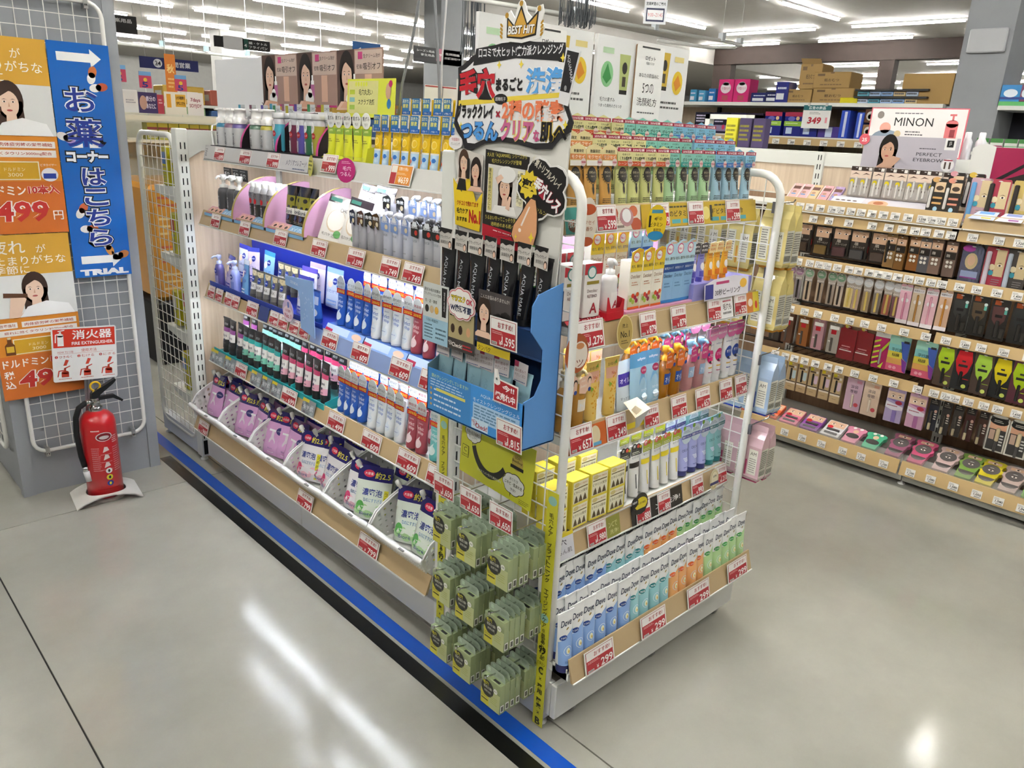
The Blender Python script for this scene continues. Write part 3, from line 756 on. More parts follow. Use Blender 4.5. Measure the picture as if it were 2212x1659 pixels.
def f_ret(mb, fr, sd, w, h, d):
    mb.rect(fr, -w/2, h*.8, w/2, h, '#b9323c', 1); mb.ell(fr, -.006, h*.84, w*.26, w*.26, '#2c7f7a', 2); mb.ell(fr, -.006, h*.84, w*.2, w*.2, '#e8ecea', 3); mb.rect(fr, -w*.35, h*.62, w*.35, h*.68, '#8a7a2e', 2)
    mb.text(fr, 'Detclear', 0, h*.5, w*.6, .008, '#6a4a4a', 2); mb.text(fr, 'RETINO', 0, h*.4, w*.55, .008, '#5a2a2a', 2, bold=.015); mb.text(fr, 'A', w*.12, h*.17, None, h*.2, '#9c2030', 2, bold=.02); mb.rect(sd, -d/2, 0, d/2, h, '#e8dcd8', 1)
RB = carton(.062, .135, .045, '#eee8e4', f_ret)
trow(RB, 'retinol_gel_box', 'white and red retinol carton, %s from left on second tier', [1.385, 1.455], 1.25, Z2+.012, 1, group='retinol cartons')
trow(RB, 'retinol_gel_box', 'white and red retinol carton, %s from left in the rear of second tier', [1.39, 1.46], 1.315, Z2+.03, 1, group='retinol cartons')
B = Bottle([(.019, 0), (.0215, .006), (.0215, .078), (.019, .088), (.012, .092)], '#ebe6e4'); B.b.rect(B.fr, -.012, .01, .012, .05, '#f4f0ee', 1, nu=4); B.b.text(B.fr, 'A', .002, .02, None, .02, '#9c2030', 3, bold=.02); B.b.rect(B.fr, .006, .06, .012, .072, '#3a3a3a', 2)
place([pt('bottle', B.b), pt('pump', pump_head(.092, '#f0eeec', .012, .02, .04))], 'tester_bottle', 'white pump bottle standing in a red cut-out holder', 'bottle', (1.53, 1.235, Z2+.02))
hm = MB(); hm.box(-.034, -.03, 0, .034, .03, .02, '#c01f2e', 'print'); hm.prism([(-.034, .02), (.034, .02), (.034, .05), (.026, .05), (.018, .03), (-.018, .03), (-.03, .06), (-.034, .06)], Fr((0, -.029, 0)), .001, '#c01f2e', 'print'); hm.prism([(-.029, .02), (.03, .02), (.03, .06), (-.029, .05)], Fr((.034, 0, 0), (0, 1, 0)), .001, '#a8182a', 'print')
tag(obj('bottle_holder', hm, None, (1.53, 1.237, Z2)), 'red cardboard holder around the white pump bottle', 'holder')
def f_red(mb, fr, w, h):
    mb.text(fr, 'エイジングケアのできる', w*.5, h*.7, w*.8, .012, '#f2dede', 1, bold=.01); mb.text(fr, 'ピーリング', w*.45, h*.32, w*.5, .013, '#f2dede', 1, bold=.01)
mb = MB(); mb.box(0, 0, 0, .2, .0006, .045, '#c22838', 'print'); f_red(mb, Fr((0, 0, 0)), .2, .045)
tag(obj('red_header_strip', mb, None, (1.365, 1.215, Z2-.002), (-.9, 0, 0)), 'red printed strip lying before the retinol cartons', 'shelf strip')
def peel(body, c2, cap):
    T = Tube(.036, .092, .026, .014, body, cap, capR=.01); b, fr = T.b, T.fr
    b.rect(fr, -.011, .016, .011, .032, c2, 1, nu=6); b.ell(fr, 0, .045, .009, .011, '#f1ecea', 2, 14, rings=2); b.lines(fr, -.01, .064, .01, .078, 2, c2, 2, .4)
    hm, hf = card_tab([(-.018, .082), (.018, .082), (.018, .11), (.006, .114), (-.018, .11)], -.009, c='#f3d9a0' if body != '#9a98d8' else '#4a4a52')
    hm.text(hf, 'ポロポロ', 0, .092, .028, .007, '#d0601c' if body != '#9a98d8' else '#eee', 1, bold=.015); hm.text(hf, '黒ずみ', 0, .103, .024, .006, '#d0601c' if body != '#9a98d8' else '#eee', 1, bold=.015)
    return [pt('tube_body', b), pt('cap', T.cap), pt('header_label', hm)]
trow(peel('#9a98d8', '#5a55b0', '#5a55b0'), 'peeling_tube', 'small violet peeling tube, %s from left on second tier', [1.905, 1.945], 1.24, Z2+.055, 1, 'tube', 'small peeling tubes')
trow(peel('#f0b33a', '#e07a2a', '#e8902a'), 'peeling_tube', 'small yellow-orange peeling tube, %s from left on second tier', [1.985, 2.028, 2.07], 1.24, Z2+.055, 1, 'tube', 'small peeling tubes')
st = MB(); st.box(1.885, 1.214, Z2, 2.2, 1.30, Z2+.054, '#8f8cc8', 'print'); tag(obj('display_tray', st), 'lilac display box under the small peeling tubes', 'display tray')
mb = MB(); mb.prism([(0, .0), (.24, .0), (.24, .052), (.16, .062), (.05, .058), (0, .045)], Fr((0, 0, 0)), .001, '#e6e2ea', 'print'); fr = Fr((0, 0, 0))
mb.rect(fr, .003, .003, .045, .045, '#3a3f8a', 1); mb.text(fr, '30秒ピーリング', .125, .018, .14, .018, '#22222c', 1, bold=.012); mb.rect(fr, .06, .042, .13, .05, '#c0487a', 1); mb.ell(fr, .21, .035, .02, .014, '#e8b64a', 1)
tag(obj('display_sign', mb, None, (1.925, 1.199, Z2+.005), (-.12, 0, 0)), 'white thirty second peeling sign leaning on the second tier rail', 'sign')
rcard('1,279', 1.425, 1, '1,279 yen large price card under the retinol cartons', .105, .072)
rcard('879', 1.66, 1, '879 yen price card under the orange cartons', .072, .064); rcard('879', 1.80, 1, '879 yen price card under the light blue cartons', .072, .064)
rcard('550', 1.98, 1, '550 yen price card under the violet peeling tubes', .072, .066); rcard('550', 2.125, 1, '550 yen price card under the yellow peeling tubes', .072, .066)
def f_pore(mb, fr, w, h): mb.text(fr, '毛穴も', w*.5, h*.55, w*.7, .02, '#3a2a2a', 1, bold=.01); mb.lines(fr, w*.15, h*.15, w*.85, h*.35, 1, '#777', 1); mb.lines(fr, w*.15, h*.75, w*.85, h*.9, 1, '#b5485a', 1)
strip('printed_strip', 'white pore care strip between the two 550 yen cards', 2.02, 2.085, 1, '#ecebea', f_pore)
def f_yb(mb, fr, w, h): mb.rect(fr, 0, 0, w*.5, h, '#c97a3a', 1); mb.ell(fr, w*.28, h*.5, w*.18, h*.2, '#ecd9c8', 2); mb.ell(fr, w*.75, h*.35, w*.1, h*.2, '#d23a2a', 1)
strip('printed_strip', 'yellow and brown strip at the far end of the second tier rail', 2.165, 2.238, 1, '#d9c52c', f_yb)
def gold(mb, fr):
    mb.ell(fr, 0, 0, .028, .043, '#b39a58', 1); mb.text(fr, '売上', 0, .018, .022, .011, '#2b2416', 2); mb.text(fr, 'No.1', 0, -.004, .034, .017, '#1c180e', 2, bold=.01); mb.lines(fr, -.014, -.03, .014, -.018, 2, '#5a4c2a', 2, .4)
swing_tag('gold oval number one medal tag on the second tier rail', (1.545, 1.182, 1.125), (-.1, 0, -.05), disc_pts(0, 0, .031, .046), '#d9c890', gold)
def fn(mb, fr): mb.ell(fr, .008, -.004, .024, .034, '#e8ddd0', 1); mb.text(fr, 'ツ', .01, -.025, .02, .018, '#7a2a1c', 2); mb.ell(fr, .008, .018, .012, .008, '#c98a5a', 2)
swing_tag('brown round hanging tag behind the near post', (1.36, 1.178, 1.1), (0, 0, -.2), disc_pts(0, 0, .035, .05), '#a4532c', fn)

# ---------------------------------------------------------------- end shelf: third tier
Z3 = .869
def mokusei_tube():
    T = Tube(.056, .165, .036, .006, '#ecc96a', '#e2b95a'); b, fr = T.b, T.fr
    T.band(.108, .138, '#eab59a', 1, q=1.1); b.text(fr, '金木犀の香り', 0, .147, .036, .009, '#7a5a2a', 2); b.text(fr, 'No.1', .006, .122, .02, .009, '#c0563a', 3, bold=.01)
    rn = random.Random(3)
    for i in range(34): b.ell(fr, .014*rn.uniform(-1, 1), .04+.06*rn.random() if i < 20 else .1*rn.random()+.02, .0028, .0028, '#dfa02e', 2, 6)
    b.poly(fr, [(-.014, .1), (-.002, .092), (-.012, .084)], '#8aa838', 3); b.poly(fr, [(.006, .148), (.016, .158), (.018, .146)], '#8aa838', 3)
    return T.parts()
MT = mokusei_tube()
trow(MT, 'cleansing_tube', 'pale yellow osmanthus tube, %s from left in front row of third tier', [1.505, 1.582], 1.245, Z3+.006, 2, 'tube', 'osmanthus tubes')
trow(MT, 'cleansing_tube', 'pale yellow osmanthus tube, %s from left in the rear of third tier', [1.49, 1.545, 1.60], 1.315, Z3+.03, 2, 'tube', 'osmanthus tubes')
def amber(c, tag_c, tagface, lab, lt, pumpc='#e8cf96', H=.115, tall=True):
    B = Bottle([(.021, 0), (.0235, .006), (.0235, H*.78), (.019, H*.92), (.012, H)], c, 'tint' if tall else 'gloss', sy=.8)
    if lab: B.b.rect(B.fr, -.015, .045, .015, .078, lab, 2, nu=6, nv=2); B.b.text(B.fr, lt, 0, .06, .024, .018, '#e8ecf4', 4, bold=.01)
    B.b.text(B.fr, 'softymo', 0, .092, .026, .006, '#4a3a2a', 3)
    inner = MB(); inner.lathe([(.018, .004), (.0215, .01), (.0215, H*.7)], c, 'gloss', 14, sy=.78)
    hm, hf = card_tab([(-.02, .098), (.004, .093), (.012, .1), (.024, .105), (.026, .14), (.012, .15), (-.006, .142), (-.022, .135)], -.022, c=tag_c)
    hm.text(hf, 'メイク', -.008, .13, .016, .006, '#f6f0e4', 1, bold=.02); hm.text(hf, 'スッキリ!', -.006, .115, .024, .008, '#f6f0e4', 1, bold=.02)
    hm.ell(hf, .017, .128, .0075, .010, '#2b221e', 1, 12); hm.ell(hf, .017, .125, .0058, .008, '#e6c3a8', 2, 12); hm.ell(hf, .019, .103, .006, .006, '#27458f', 1, 10); hm.ell(hf, .0, .146, .0055, .0055, '#c9a84a', 1, 10)
    return [pt('bottle', B.b), pt('contents', inner), pt('pump', pump_head(H, pumpc, .013, .026, .042)), pt('neck_tag', hm)]
AM0 = amber('#d9a24a', '#f2c9b0', 1, '#f0e4cc', 'オイル', '#ead9a8', .118)
trow(AM0, 'cleansing_oil_bottle', 'amber osmanthus pump bottle, %s from left on third tier', [1.392, 1.447], 1.24, Z3+.006, 2, 'bottle', 'osmanthus pump bottles')
AM = amber('#c8821a', '#e8742c', 1, '#1f4a9c', 'オイル', '#efb02e')
PK = amber('#e0a3a6', '#d24a8c', 1, '#9cb8d8', 'オイル', '#8cc0e4')
trow(AM, 'cleansing_oil_bottle', 'amber oil bottle with orange neck tag, %s from left in front row', [1.828, 1.882], 1.245, Z3+.006, 2, 'bottle', 'amber oil bottles')
trow(AM, 'cleansing_oil_bottle', 'amber oil bottle with yellow pump, %s from left in rear row', [1.755, 1.805, 1.86], 1.325, Z3+.02, 2, 'bottle', 'amber oil bottles')
trow(PK, 'cleansing_oil_bottle', 'pink oil bottle with magenta neck tag, %s from left in front row', [1.95, 2.01], 1.245, Z3+.006, 2, 'bottle', 'pink oil bottles')
trow(PK, 'cleansing_oil_bottle', 'pink oil bottle with blue pump, %s from left in rear row', [1.92, 1.975, 2.03], 1.325, Z3+.02, 2, 'bottle', 'pink oil bottles')
P = Pouch(.082, .155, .035, '#a9cfe8', band=.125, bandc='#5fa3d6'); P.b.text(P.fr, 'softymo', .008, .137, .04, .010, '#e8f1f8', 2, bold=.015); P.b.ell(P.fr, .014, .105, .016, .011, '#a32a5a', 2, 14); P.b.text(P.fr, '210mL', .014, .105, .022, .006, '#f2dfe8', 3)
P.b.poly(P.fr, [(-.012, 0.004), (.026, .004), (.026, .075), (.014, .095), (0, .095), (-.012, .075)], '#7db6e0', 1); P.b.text(P.fr, 'スピーディ', .008, .05, .03, .008, '#f2f7fa', 3); P.b.ell(P.fr, .008, .03, .014, .011, '#dfeef7', 2); P.b.text(P.fr, 'SPEEDY', .008, .012, .026, .006, '#e8f1f8', 3)
BP = [pt('pouch', P.b)]
P = Pouch(.075, .14, .03, '#dce9f2'); P.b.rect(P.fr, -.034, .07, .018, .105, '#4a3aa0', 1, nu=4, nv=3); P.b.text(P.fr, 'オイル', -.008, .085, .044, .014, '#eeeafa', 3, bold=.015); P.b.ell(P.fr, .024, .09, .011, .015, '#2a221e', 2); P.b.ell(P.fr, .024, .086, .0085, .012, '#e8c7ae', 3); P.b.text(P.fr, 'すっきり落とす', 0, .035, .06, .008, '#44607a', 2)
place([pt('pouch', P.b)], 'oil_pouch', 'pale blue pouch with violet oil lettering, beside osmanthus tubes', 'pouch', (1.66, 1.25, Z3+.004), (-.1, 0, .1))
trow(BP, 'oil_pouch', 'light blue refill pouch with printed bottle, %s from left on third tier', [1.71, 1.768], 1.242, Z3+.004, 2, 'pouch', 'light blue refill pouches', rx=-.08)
def sofwash(c, c2, t1):
    T = Tube(.054, .175, .036, .022, '#f0eef0', '#f2f2f2'); b, fr = T.b, T.fr
    b.ell(fr, 0, .085, .018, .022, c, 2, 18, rings=3); b.text(fr, t1, 0, .09, .026, .010, '#f4eef4', 4, bold=.015); b.ell(fr, -.006, .07, .005, .004, '#2a2a2a', 4, 8); b.ell(fr, .004, .07, .005, .004, '#f4f4f4', 4, 8)
    b.text(fr, 'softymo', 0, .122, .032, .007, '#2e4a86', 2); b.rect(fr, -.012, .05, .012, .054, '#e0b04a', 2, nu=4); b.lines(fr, -.011, .034, .011, .04, 1, c, 2, .5)
    hm, hf = card_tab([(-.026, .15), (-.012, .138), (.012, .138), (.026, .15), (.028, .175), (.018, .186), (-.018, .186), (-.028, .175)], -.012, c=c2)
    hm.text(hf, '美白スッキリ!', 0, .158, .044, .008, '#fff', 1, bold=.02); hm.text(hf, 'しっとり', 0, .17, .034, .007, '#4a3a9a', 1, bold=.02); hm.rect(hf, -.02, .176, .02, .179, '#e8dfe8', 1)
    return [pt('tube_body', b), pt('cap', T.cap), pt('header_label', hm)]
MG, NV = sofwash('#c8286e', '#e48ac0', 'ヒアルロン'), sofwash('#24408f', '#d04a96', 'ホワイト')
trow(MG, 'face_wash_tube', 'white tube with magenta oval, %s from left on third tier', [2.068, 2.118], 1.25, Z3+.006, 2, 'tube', 'white tubes with ovals')
trow(NV, 'face_wash_tube', 'white tube with navy oval, %s from left on third tier', [2.172, 2.218], 1.25, Z3+.006, 2, 'tube', 'white tubes with ovals')
trow(MG, 'face_wash_tube', 'white tube with magenta oval, %s from left in rear of third tier', [2.05, 2.105], 1.305, Z3+.02, 2, 'tube', 'white tubes with ovals')
rcard('657', 1.425, 2, '657 yen price card under the osmanthus bottles, with glare', .092, .072); rcard('349', 1.57, 2, '349 yen price card under the yellow osmanthus tubes', .084, .07)
rcard('547', 1.725, 2, '547 yen price card under the blue pouches', .07, .062); rcard('657', 1.86, 2, '657 yen price card under the amber oil bottles', .078, .064); rcard('657', 1.985, 2, '657 yen price card under the pink oil bottles', .078, .064)
rcard('349', 2.115, 2, '349 yen price card under the magenta oval tubes', .072, .066); rcard('349', 2.205, 2, '349 yen price card under the navy oval tubes', .07, .066)
def f_or(mb, fr, w, h): mb.rect(fr, 0, 0, w*.25, h, '#8a4a2a', 1); mb.ell(fr, w*.72, h*.5, .02, h*.42, '#d9c9a4', 1); mb.rect(fr, w*.6, h*.05, w*.85, h*.2, '#5fa0c8', 2)
strip('orange_strip', 'orange printed strip at the near end of third tier rail', 1.366, 1.53, 2, '#c8642c', f_or)
mb = MB(); mb.poly(Fr((0, 0, 0)), [(0, 0), (.2, .0), (.2, .05), (.03, .02)], '#e0c62c', 0); mb.poly(Fr((0, .0006, 0)), [(.03, .02), (.2, .05), (.2, .0), (0, 0)], '#e0c62c', 0)
tag(obj('yellow_strip', mb, None, (1.53, 1.20, Z3-.035), (-.35, 0, 0)), 'loose yellow strip behind the 349 yen card', 'shelf strip')
# folded leaflet sticking out of the rail
mb = MB(); mb.add([(0, 0, 0), (.07, 0, .012), (.075, .05, .03), (.01, .05, .028)], [(0, 1, 2, 3)], '#e2cfae', 'paper'); mb.add([(0, 0, 0), (.07, 0, .012), (.045, .015, -.04), (.035, .02, -.045)], [(0, 1, 2, 3)], '#c8c8c8', 'paper'); mb.add([(.01, .005, .006), (.04, .008, .012), (.04, .03, .018), (.012, .03, .016)], [(0, 1, 2, 3)], '#8a7a5a', 'paper')
tag(obj('folded_leaflet', mb, None, (1.60, 1.162, .885), (0, 0, .05)), 'creased folded leaflet hanging over the third tier rail', 'leaflet')

# ---------------------------------------------------------------- end shelf: fourth tier
Z4 = .557
def f_puff(mb, fr, sd, w, h, d):
    for v in (.02, .5):
        mb.rect(fr, -w*.44, h*(v+.03), w*.44, h*(v+.46), '#f2edd2', 1); mb.ell(fr, -w*.24, h*(v+.40), w*.16, h*.045, '#d8c884', 2); mb.rect(fr, -w*.4, h*(v+.32), w*.4, h*(v+.34), '#6b5c22', 2)
        mb.text(fr, 'ビタミンC配合', 0, h*(v+.25), w*.8, .0085, '#7a6a20', 2, bold=.01)
        for j in range(3):
            u = w*(-.26+.26*j); mb.poly(fr, [(u-w*.12, h*(v+.04)), (u+w*.12, h*(v+.04)), (u+w*.06, h*(v+.13)), (u, h*(v+.19)), (u-w*.06, h*(v+.13))], '#5b4a2c' if v else '#8a6a34', 2)
        mb.text(fr, '毛穴美容液', w*.15, h*(v+.4), w*.45, .006, '#c0742a', 2)
    mb.rect(sd, -d/2, 0, d/2, h, '#e7d23a', 1)
    mb.lines(sd, -d*.4, h*.1, d*.4, h*.45, 5, '#6a6230', 2, .4)
PB = carton(.072, .145, .05, '#ead84a', f_puff)
trow(PB, 'cream_puff_box', 'yellow cream-printed carton, %s from left in front row', [1.405, 1.492, 1.575, 1.655], 1.262, Z4+.004, 3, group='yellow cream cartons', rx=-.04)
trow(PB, 'cream_puff_box', 'yellow cream-printed carton, %s from left in rear row', [1.42, 1.51, 1.6], 1.335, Z4+.03, 3, group='yellow cream cartons')
def labtube(band, headc, stripe, badge):
    T = Tube(.05, .165, .034, .004, '#efeeea', '#efeeea'); b, fr = T.b, T.fr
    T.band(.096, .112, band, 2, nv=1); b.rect(fr, -.003, .03, .001, .075, stripe, 2); b.lines(fr, .004, .012, .012, .02, 1, '#888', 2); b.text(fr, '毛穴すっきり', .002, .126, .032, .007, '#3a3a3a', 2)
    hm, hf = card_tab([(-.023, .136), (.023, .136), (.024, .16), (.01, .172), (-.024, .165)], -.0085, c=headc); hm.lines(hf, -.02, .138, .02, .148, 2, '#e8e8d0', 1, .4)
    hm.ell(hf, -.012, .165, .0095, .0095, badge, 2); hm.text(hf, '炭' if badge == '#191919' else '酵', -.012, .165, .011, .010, '#f2f2f2', 3, bold=.02); hm.ell(hf, .006, .163, .006, .006, '#e2584a', 2, 10); hm.ell(hf, .017, .16, .005, .005, '#d9c52c', 2, 10)
    return [pt('tube_body', b), pt('header_label', hm)]
trow(labtube('#2a2624', '#3a3a38', '#222', '#191919'), 'pore_wash_tube', 'white tube with black band, %s from left on fourth tier', [1.712, 1.768], 1.265, Z4+.004, 3, 'tube', 'banded pore tubes', rx=-.06)
YL = labtube('#e5cf2a', '#a9b52c', '#d8c42a', '#e05a52')
trow(YL, 'pore_wash_tube', 'white tube with yellow band, %s from left on fourth tier', [1.822, 1.872, 1.922, 1.972], 1.265, Z4+.004, 3, 'tube', 'banded pore tubes', rx=-.06)
trow(YL, 'pore_wash_tube', 'white tube with yellow band, %s from left in rear of fourth tier', [1.77, 1.83, 1.89, 1.95], 1.325, Z4+.02, 3, 'tube', 'banded pore tubes')
def oroas(c, dk, cap):
    T = Tube(.06, .165, .042, .018, c, cap); b, fr = T.b, T.fr
    b.text(fr, 'OROAS', .002, .086, .034, .009, '#4a4f8a' if c == '#a9aee0' else '#2f6a72', 2)
    for i in range(3): b.rect(fr, -.011+.003*i, .058-.005*i, .009+.002*i, .062-.005*i, '#dfe3f4', 2, nu=4)
    b.lines(fr, -.01, .028, .01, .032, 1, dk, 2)
    hm, hf = card_tab(disc_pts(0, .138, .027, .029), -.014, c='#d3e4ee'); hm.rect(hf, -.026, .128, .026, .14, dk, 1); hm.text(hf, '角栓リセット', 0, .134, .044, .008, '#f0f2f6', 2, bold=.015); hm.lines(hf, -.018, .146, .018, .156, 2, '#7a8a9a', 1, .4); hm.ell(hf, -.016, .165, .0075, .0075, '#7fae3a', 2, 10)
    return [pt('tube_body', b), pt('cap', T.cap), pt('header_label', hm)]
LV, TE = oroas('#a9aee0', '#4a4f9a', '#3a3f7a'), oroas('#8cc4c8', '#1f6a70', '#2f7a80')
trow(LV, 'pore_reset_tube', 'lavender tube with round label, %s from left on fourth tier', [2.025, 2.078, 2.128], 1.268, Z4+.004, 3, 'tube', 'lavender and teal tubes', rx=-.05)
trow(TE, 'pore_reset_tube', 'teal tube with round label, %s from left on fourth tier', [2.178, 2.226], 1.268, Z4+.004, 3, 'tube', 'lavender and teal tubes', rx=-.05)
trow(LV, 'pore_reset_tube', 'lavender tube with round label, %s from left in rear of fourth tier', [2.01, 2.07], 1.33, Z4+.02, 3, 'tube', 'lavender and teal tubes')
trow(TE, 'pore_reset_tube', 'teal tube with round label, %s from left in rear of fourth tier', [2.14, 2.2], 1.33, Z4+.02, 3, 'tube', 'lavender and teal tubes')
rcard('1,980', 1.555, 3, '1,980 yen price card under the yellow cream cartons', .082, .068); rcard('880', 1.77, 3, '880 yen price card under the black banded tubes', .07, .066); rcard('880', 1.875, 3, '880 yen price card under the yellow banded tubes', .066, .064)
rcard('990', 2.058, 3, '990 yen price card under the lavender tubes', .068, .066); rcard('1,210', 2.2, 3, '1,210 yen price card under the teal tubes', .07, .066)
def f_ol(mb, fr, w, h): mb.text(fr, 'ンCで', w*.5, h*.6, w*.6, .016, '#d6d29a', 1); mb.text(fr, '洗浄!', w*.55, h*.25, w*.6, .014, '#d6d29a', 1)
strip('olive_strip', 'olive green strip with cleansing lettering on fourth tier rail', 1.597, 1.66, 3, '#8a8a3a', f_ol)
def f_bk(mb, fr, w, h): mb.text(fr, 'ザラつき、', w*.2, h*.6, .05, .012, '#d8d8d4', 1); mb.text(fr, 'ンC洗浄!', w*.7, h*.45, w*.5, .02, '#e8e8e4', 1, bold=.01)
strip('black_strip', 'black strip with white cleansing lettering on fourth tier rail', 1.715, 1.975, 3, '#23211f', f_bk)
def f_wl(mb, fr, w, h): mb.text(fr, '毛穴', w*.4, h*.65, w*.6, .018, '#3c3a44', 1, bold=.01); mb.text(fr, 'つるん肌', w*.5, h*.3, w*.8, .014, '#3c3a44', 1); mb.rect(fr, 0, h*.85, w, h, '#d9c52c', 1)
strip('pale_strip', 'pale grey pore lettering strip at the near end of fourth tier rail', 1.366, 1.46, 3, '#d3d2da', f_wl, h=.075)
def fn(mb, fr): mb.ell(fr, 0, .0, .03, .02, '#d9c52c', 1); mb.text(fr, 'LAB 毛穴専用', 0, .002, .04, .008, '#3a3418', 2); mb.ell(fr, -.03, .01, .016, .016, '#1c1c1c', 2); mb.text(fr, 'NEW', -.03, .01, .022, .007, '#f2f2f2', 3, bold=.02); mb.rect(fr, -.03, -.03, .02, -.015, '#23211f', 2)
swing_tag('black and yellow new product tag on fourth tier rail', (1.735, 1.208, .57), (-.1, 0, 0), disc_pts(0, 0, .034, .034), '#2a2824', fn)
def fn(mb, fr): mb.ell(fr, 0, 0, .022, .03, '#cdbb86', 1); mb.ell(fr, 0, .002, .019, .026, '#e8dfc0', 2); mb.text(fr, 'LIPS', .002, .012, .02, .007, '#2a2a2a', 3, bold=.02); mb.rect(fr, -.025, -.018, .025, -.008, '#3a3a6a', 3); mb.text(fr, '3', .002, -.024, None, .007, '#2a2a2a', 3)
swing_tag('cream medal tag with crown edge beside the 990 yen card', (2.132, 1.205, .535), (-.1, 0, 0), disc_pts(0, 0, .026, .036), '#d9cfa8', fn)
# ================================================================ the long shelf, seen from its left side
def lrow(pr, name, fmt, ys, x, z, cat, group, tilt=.0, ja=.06):
    for i, y in enumerate(ys): place(pr, name, fmt % ORD[i], cat, (x+jit(.003), y, z), (-tilt+jit(.015), 0, LEFT+jit(ja)), group)
def lin(a, b, n): return [a+(b-a)*i/max(1, n-1) for i in range(n)]
def lstrip(name, label, y0, y1, row, c, fn=None, h=.058, dx=0.0):
    """strip insert in a rail of the long shelf; y0 > y1 (left to right in view)"""
    xl, zd = ((1.435, 1.462), (1.392, 1.188), (1.392, .862), (1.392, .56), (1.294, .245))[row]
    mb = MB(); mb.box(0, 0, 0, y0-y1, .0006, h, c, 'gloss'); fr = Fr((0, 0, 0))
    if fn: fn(mb, fr, y0-y1, h)
    return tag(obj(name, mb, None, (xl-.0095+dx, y0, zd-.037), (-.27, 0, LEFT)), label, 'shelf strip')
# ---- top deck
Z = 1.463
def arch_divider(edge, side, H, D, base):
    """display divider: tall curved cheek with a coloured front edge (local front -y, runs back along +y)"""
    m = MB(); pts = [(0, 0)]
    for i in range(11):
        a = PI/2*i/10; pts.append((D*(1-math.cos(a))*.9, H*math.sin(a)))
    pts += [(D, H*.98), (D, 0)]
    m.prism(pts, Fr((.006, 0, 0), (0, 1, 0), (0, 0, 1)), .012, side, 'print')
    e = MB(); n = 12; vs_ = []
    for i in range(n+1):
        a = PI/2*i/n; y, z = D*(1-math.cos(a))*.9-.001, H*math.sin(a)+.001
        vs_ += [(-.0075, y, z), (.0075, y, z)]
    e.add(vs_, [(2*i, 2*i+1, 2*i+3, 2*i+2) for i in range(n)], edge, 'gloss')
    return m, e, pts
dt = thing('display_tray', 'black display tray with pink arched dividers on the top deck', 'display tray', (1.452, 2.96, Z), (0, 0, LEFT))
b = MB(); b.box(-.47, 0, 0, .47, .25, .02, '#221c20', 'print'); fr = Fr((0, 0, 0))
b.at(Matrix.Translation((0, -.004, .0)))
for u in (-.2, .15, .36): b.text(Fr((0, -.001, 0)), '生クリーム泡洗顔', u, .009, .13, .011, '#d8d0d4', 1, shear=.2)
b.at(None); obj('tray_base', b, dt)
for i, y in enumerate((3.16, 2.86, 2.555)):
    m, e, _ = arch_divider('#c93488', '#241d22', .15, .22, None)
    d = obj('divider', m, dt, (2.96-y, .012, .02)); obj('divider_edge', e, d)
def biore_pump(liq):
    B = Bottle([(.031, 0), (.033, .006), (.033, .062), (.033, .075), (.03, .088), (.021, .094)], ['#c9c9c9', '#c6c6c8', '#c6c6c8', liq, liq], 'gloss')
    B.b.text(B.fr, 'Bioré', -.004, .034, .014, .044, '#34343c', 2, rot=0) if False else B.b.text(B.fr, 'Bioré', 0, .033, .045, .014, '#34343c', 2, rot=PI/2)
    h = MB(); h.lathe([(.03, .092), (.031, .112), (.024, .114), (.024, .142), (.026, .143), (.026, .152), (.0, .153)], '#eceae8', 'gloss', 16)
    h.box(-.006, -.038, .143, .006, 0, .151, '#eceae8', 'gloss'); h.box(-.024, -.024, .092, .024, .024, .1, '#eceae8', 'gloss')
    return [pt('bottle', B.b), pt('pump', h)]
for i, (y, c, nm) in enumerate(((3.365, '#3f86a8', 'teal'), (3.287, '#8a6a80', 'mauve'), (3.212, '#6a5a9a', 'violet'), (3.055, '#5a7a66', 'green'), (2.962, '#b9ac38', 'yellow'))):
    place(biore_pump(c), 'foam_pump_bottle', 'white pump bottle with %s liquid on the top deck' % nm, 'bottle', (1.49, y, Z+.021), (0, 0, LEFT), 'pump bottles on the top deck')
def refill(liq, lab='#d9d9dc'):
    B = Bottle([(.028, 0), (.03, .005), (.03, .055), (.03, .1), (.025, .118), (.018, .126)], [liq]*3+['#b9b9bd', '#c9c9cd'], 'gloss', sy=.75)
    B.b.ell(B.fr, -.008, .094, .018, .020, '#dfe0e2', 2, 18, rings=2); B.b.text(B.fr, '毛穴', -.008, .095, .024, .011, '#4a4a55', 5, bold=.01); B.b.ell(B.fr, .002, .066, .011, .011, '#b5232c', 3, 14, rings=2); B.b.text(B.fr, '2.1', .002, .066, .014, .007, '#f2dede', 5, bold=.02)
    B.b.rect(B.fr, -.026, .006, .0, .045, '#d6d6da', 2, nu=5, nv=2); B.b.text(B.fr, 'Bioré', -.012, .022, .032, .011, '#3a3a44', 4, rot=PI/2)
    c = MB(); c.lathe([(.026, .122), (.027, .124), (.027, .14), (.025, .142)], '#d4d4d6', 'gloss', 16, sy=.85)
    return [pt('bottle', B.b), pt('cap', c)]
for i, (y, c, nm) in enumerate(((2.882, '#4aa0b8', 'teal'), (2.752, '#6a2a44', 'maroon'), (2.695, '#5a52a0', 'violet'), (2.64, '#2f6a4a', 'dark green'), (2.588, '#a8a040', 'olive'))):
    place(refill(c), 'refill_bottle', 'clear refill bottle of %s liquid in the front of the top deck' % nm, 'bottle', (1.492, y, Z+.021), (0, 0, LEFT), 'refill bottles on the top deck')
CL = ('#4a9ab8', '#8a5a70', '#5a4aa0', '#3f8a5a', '#b0a83c')
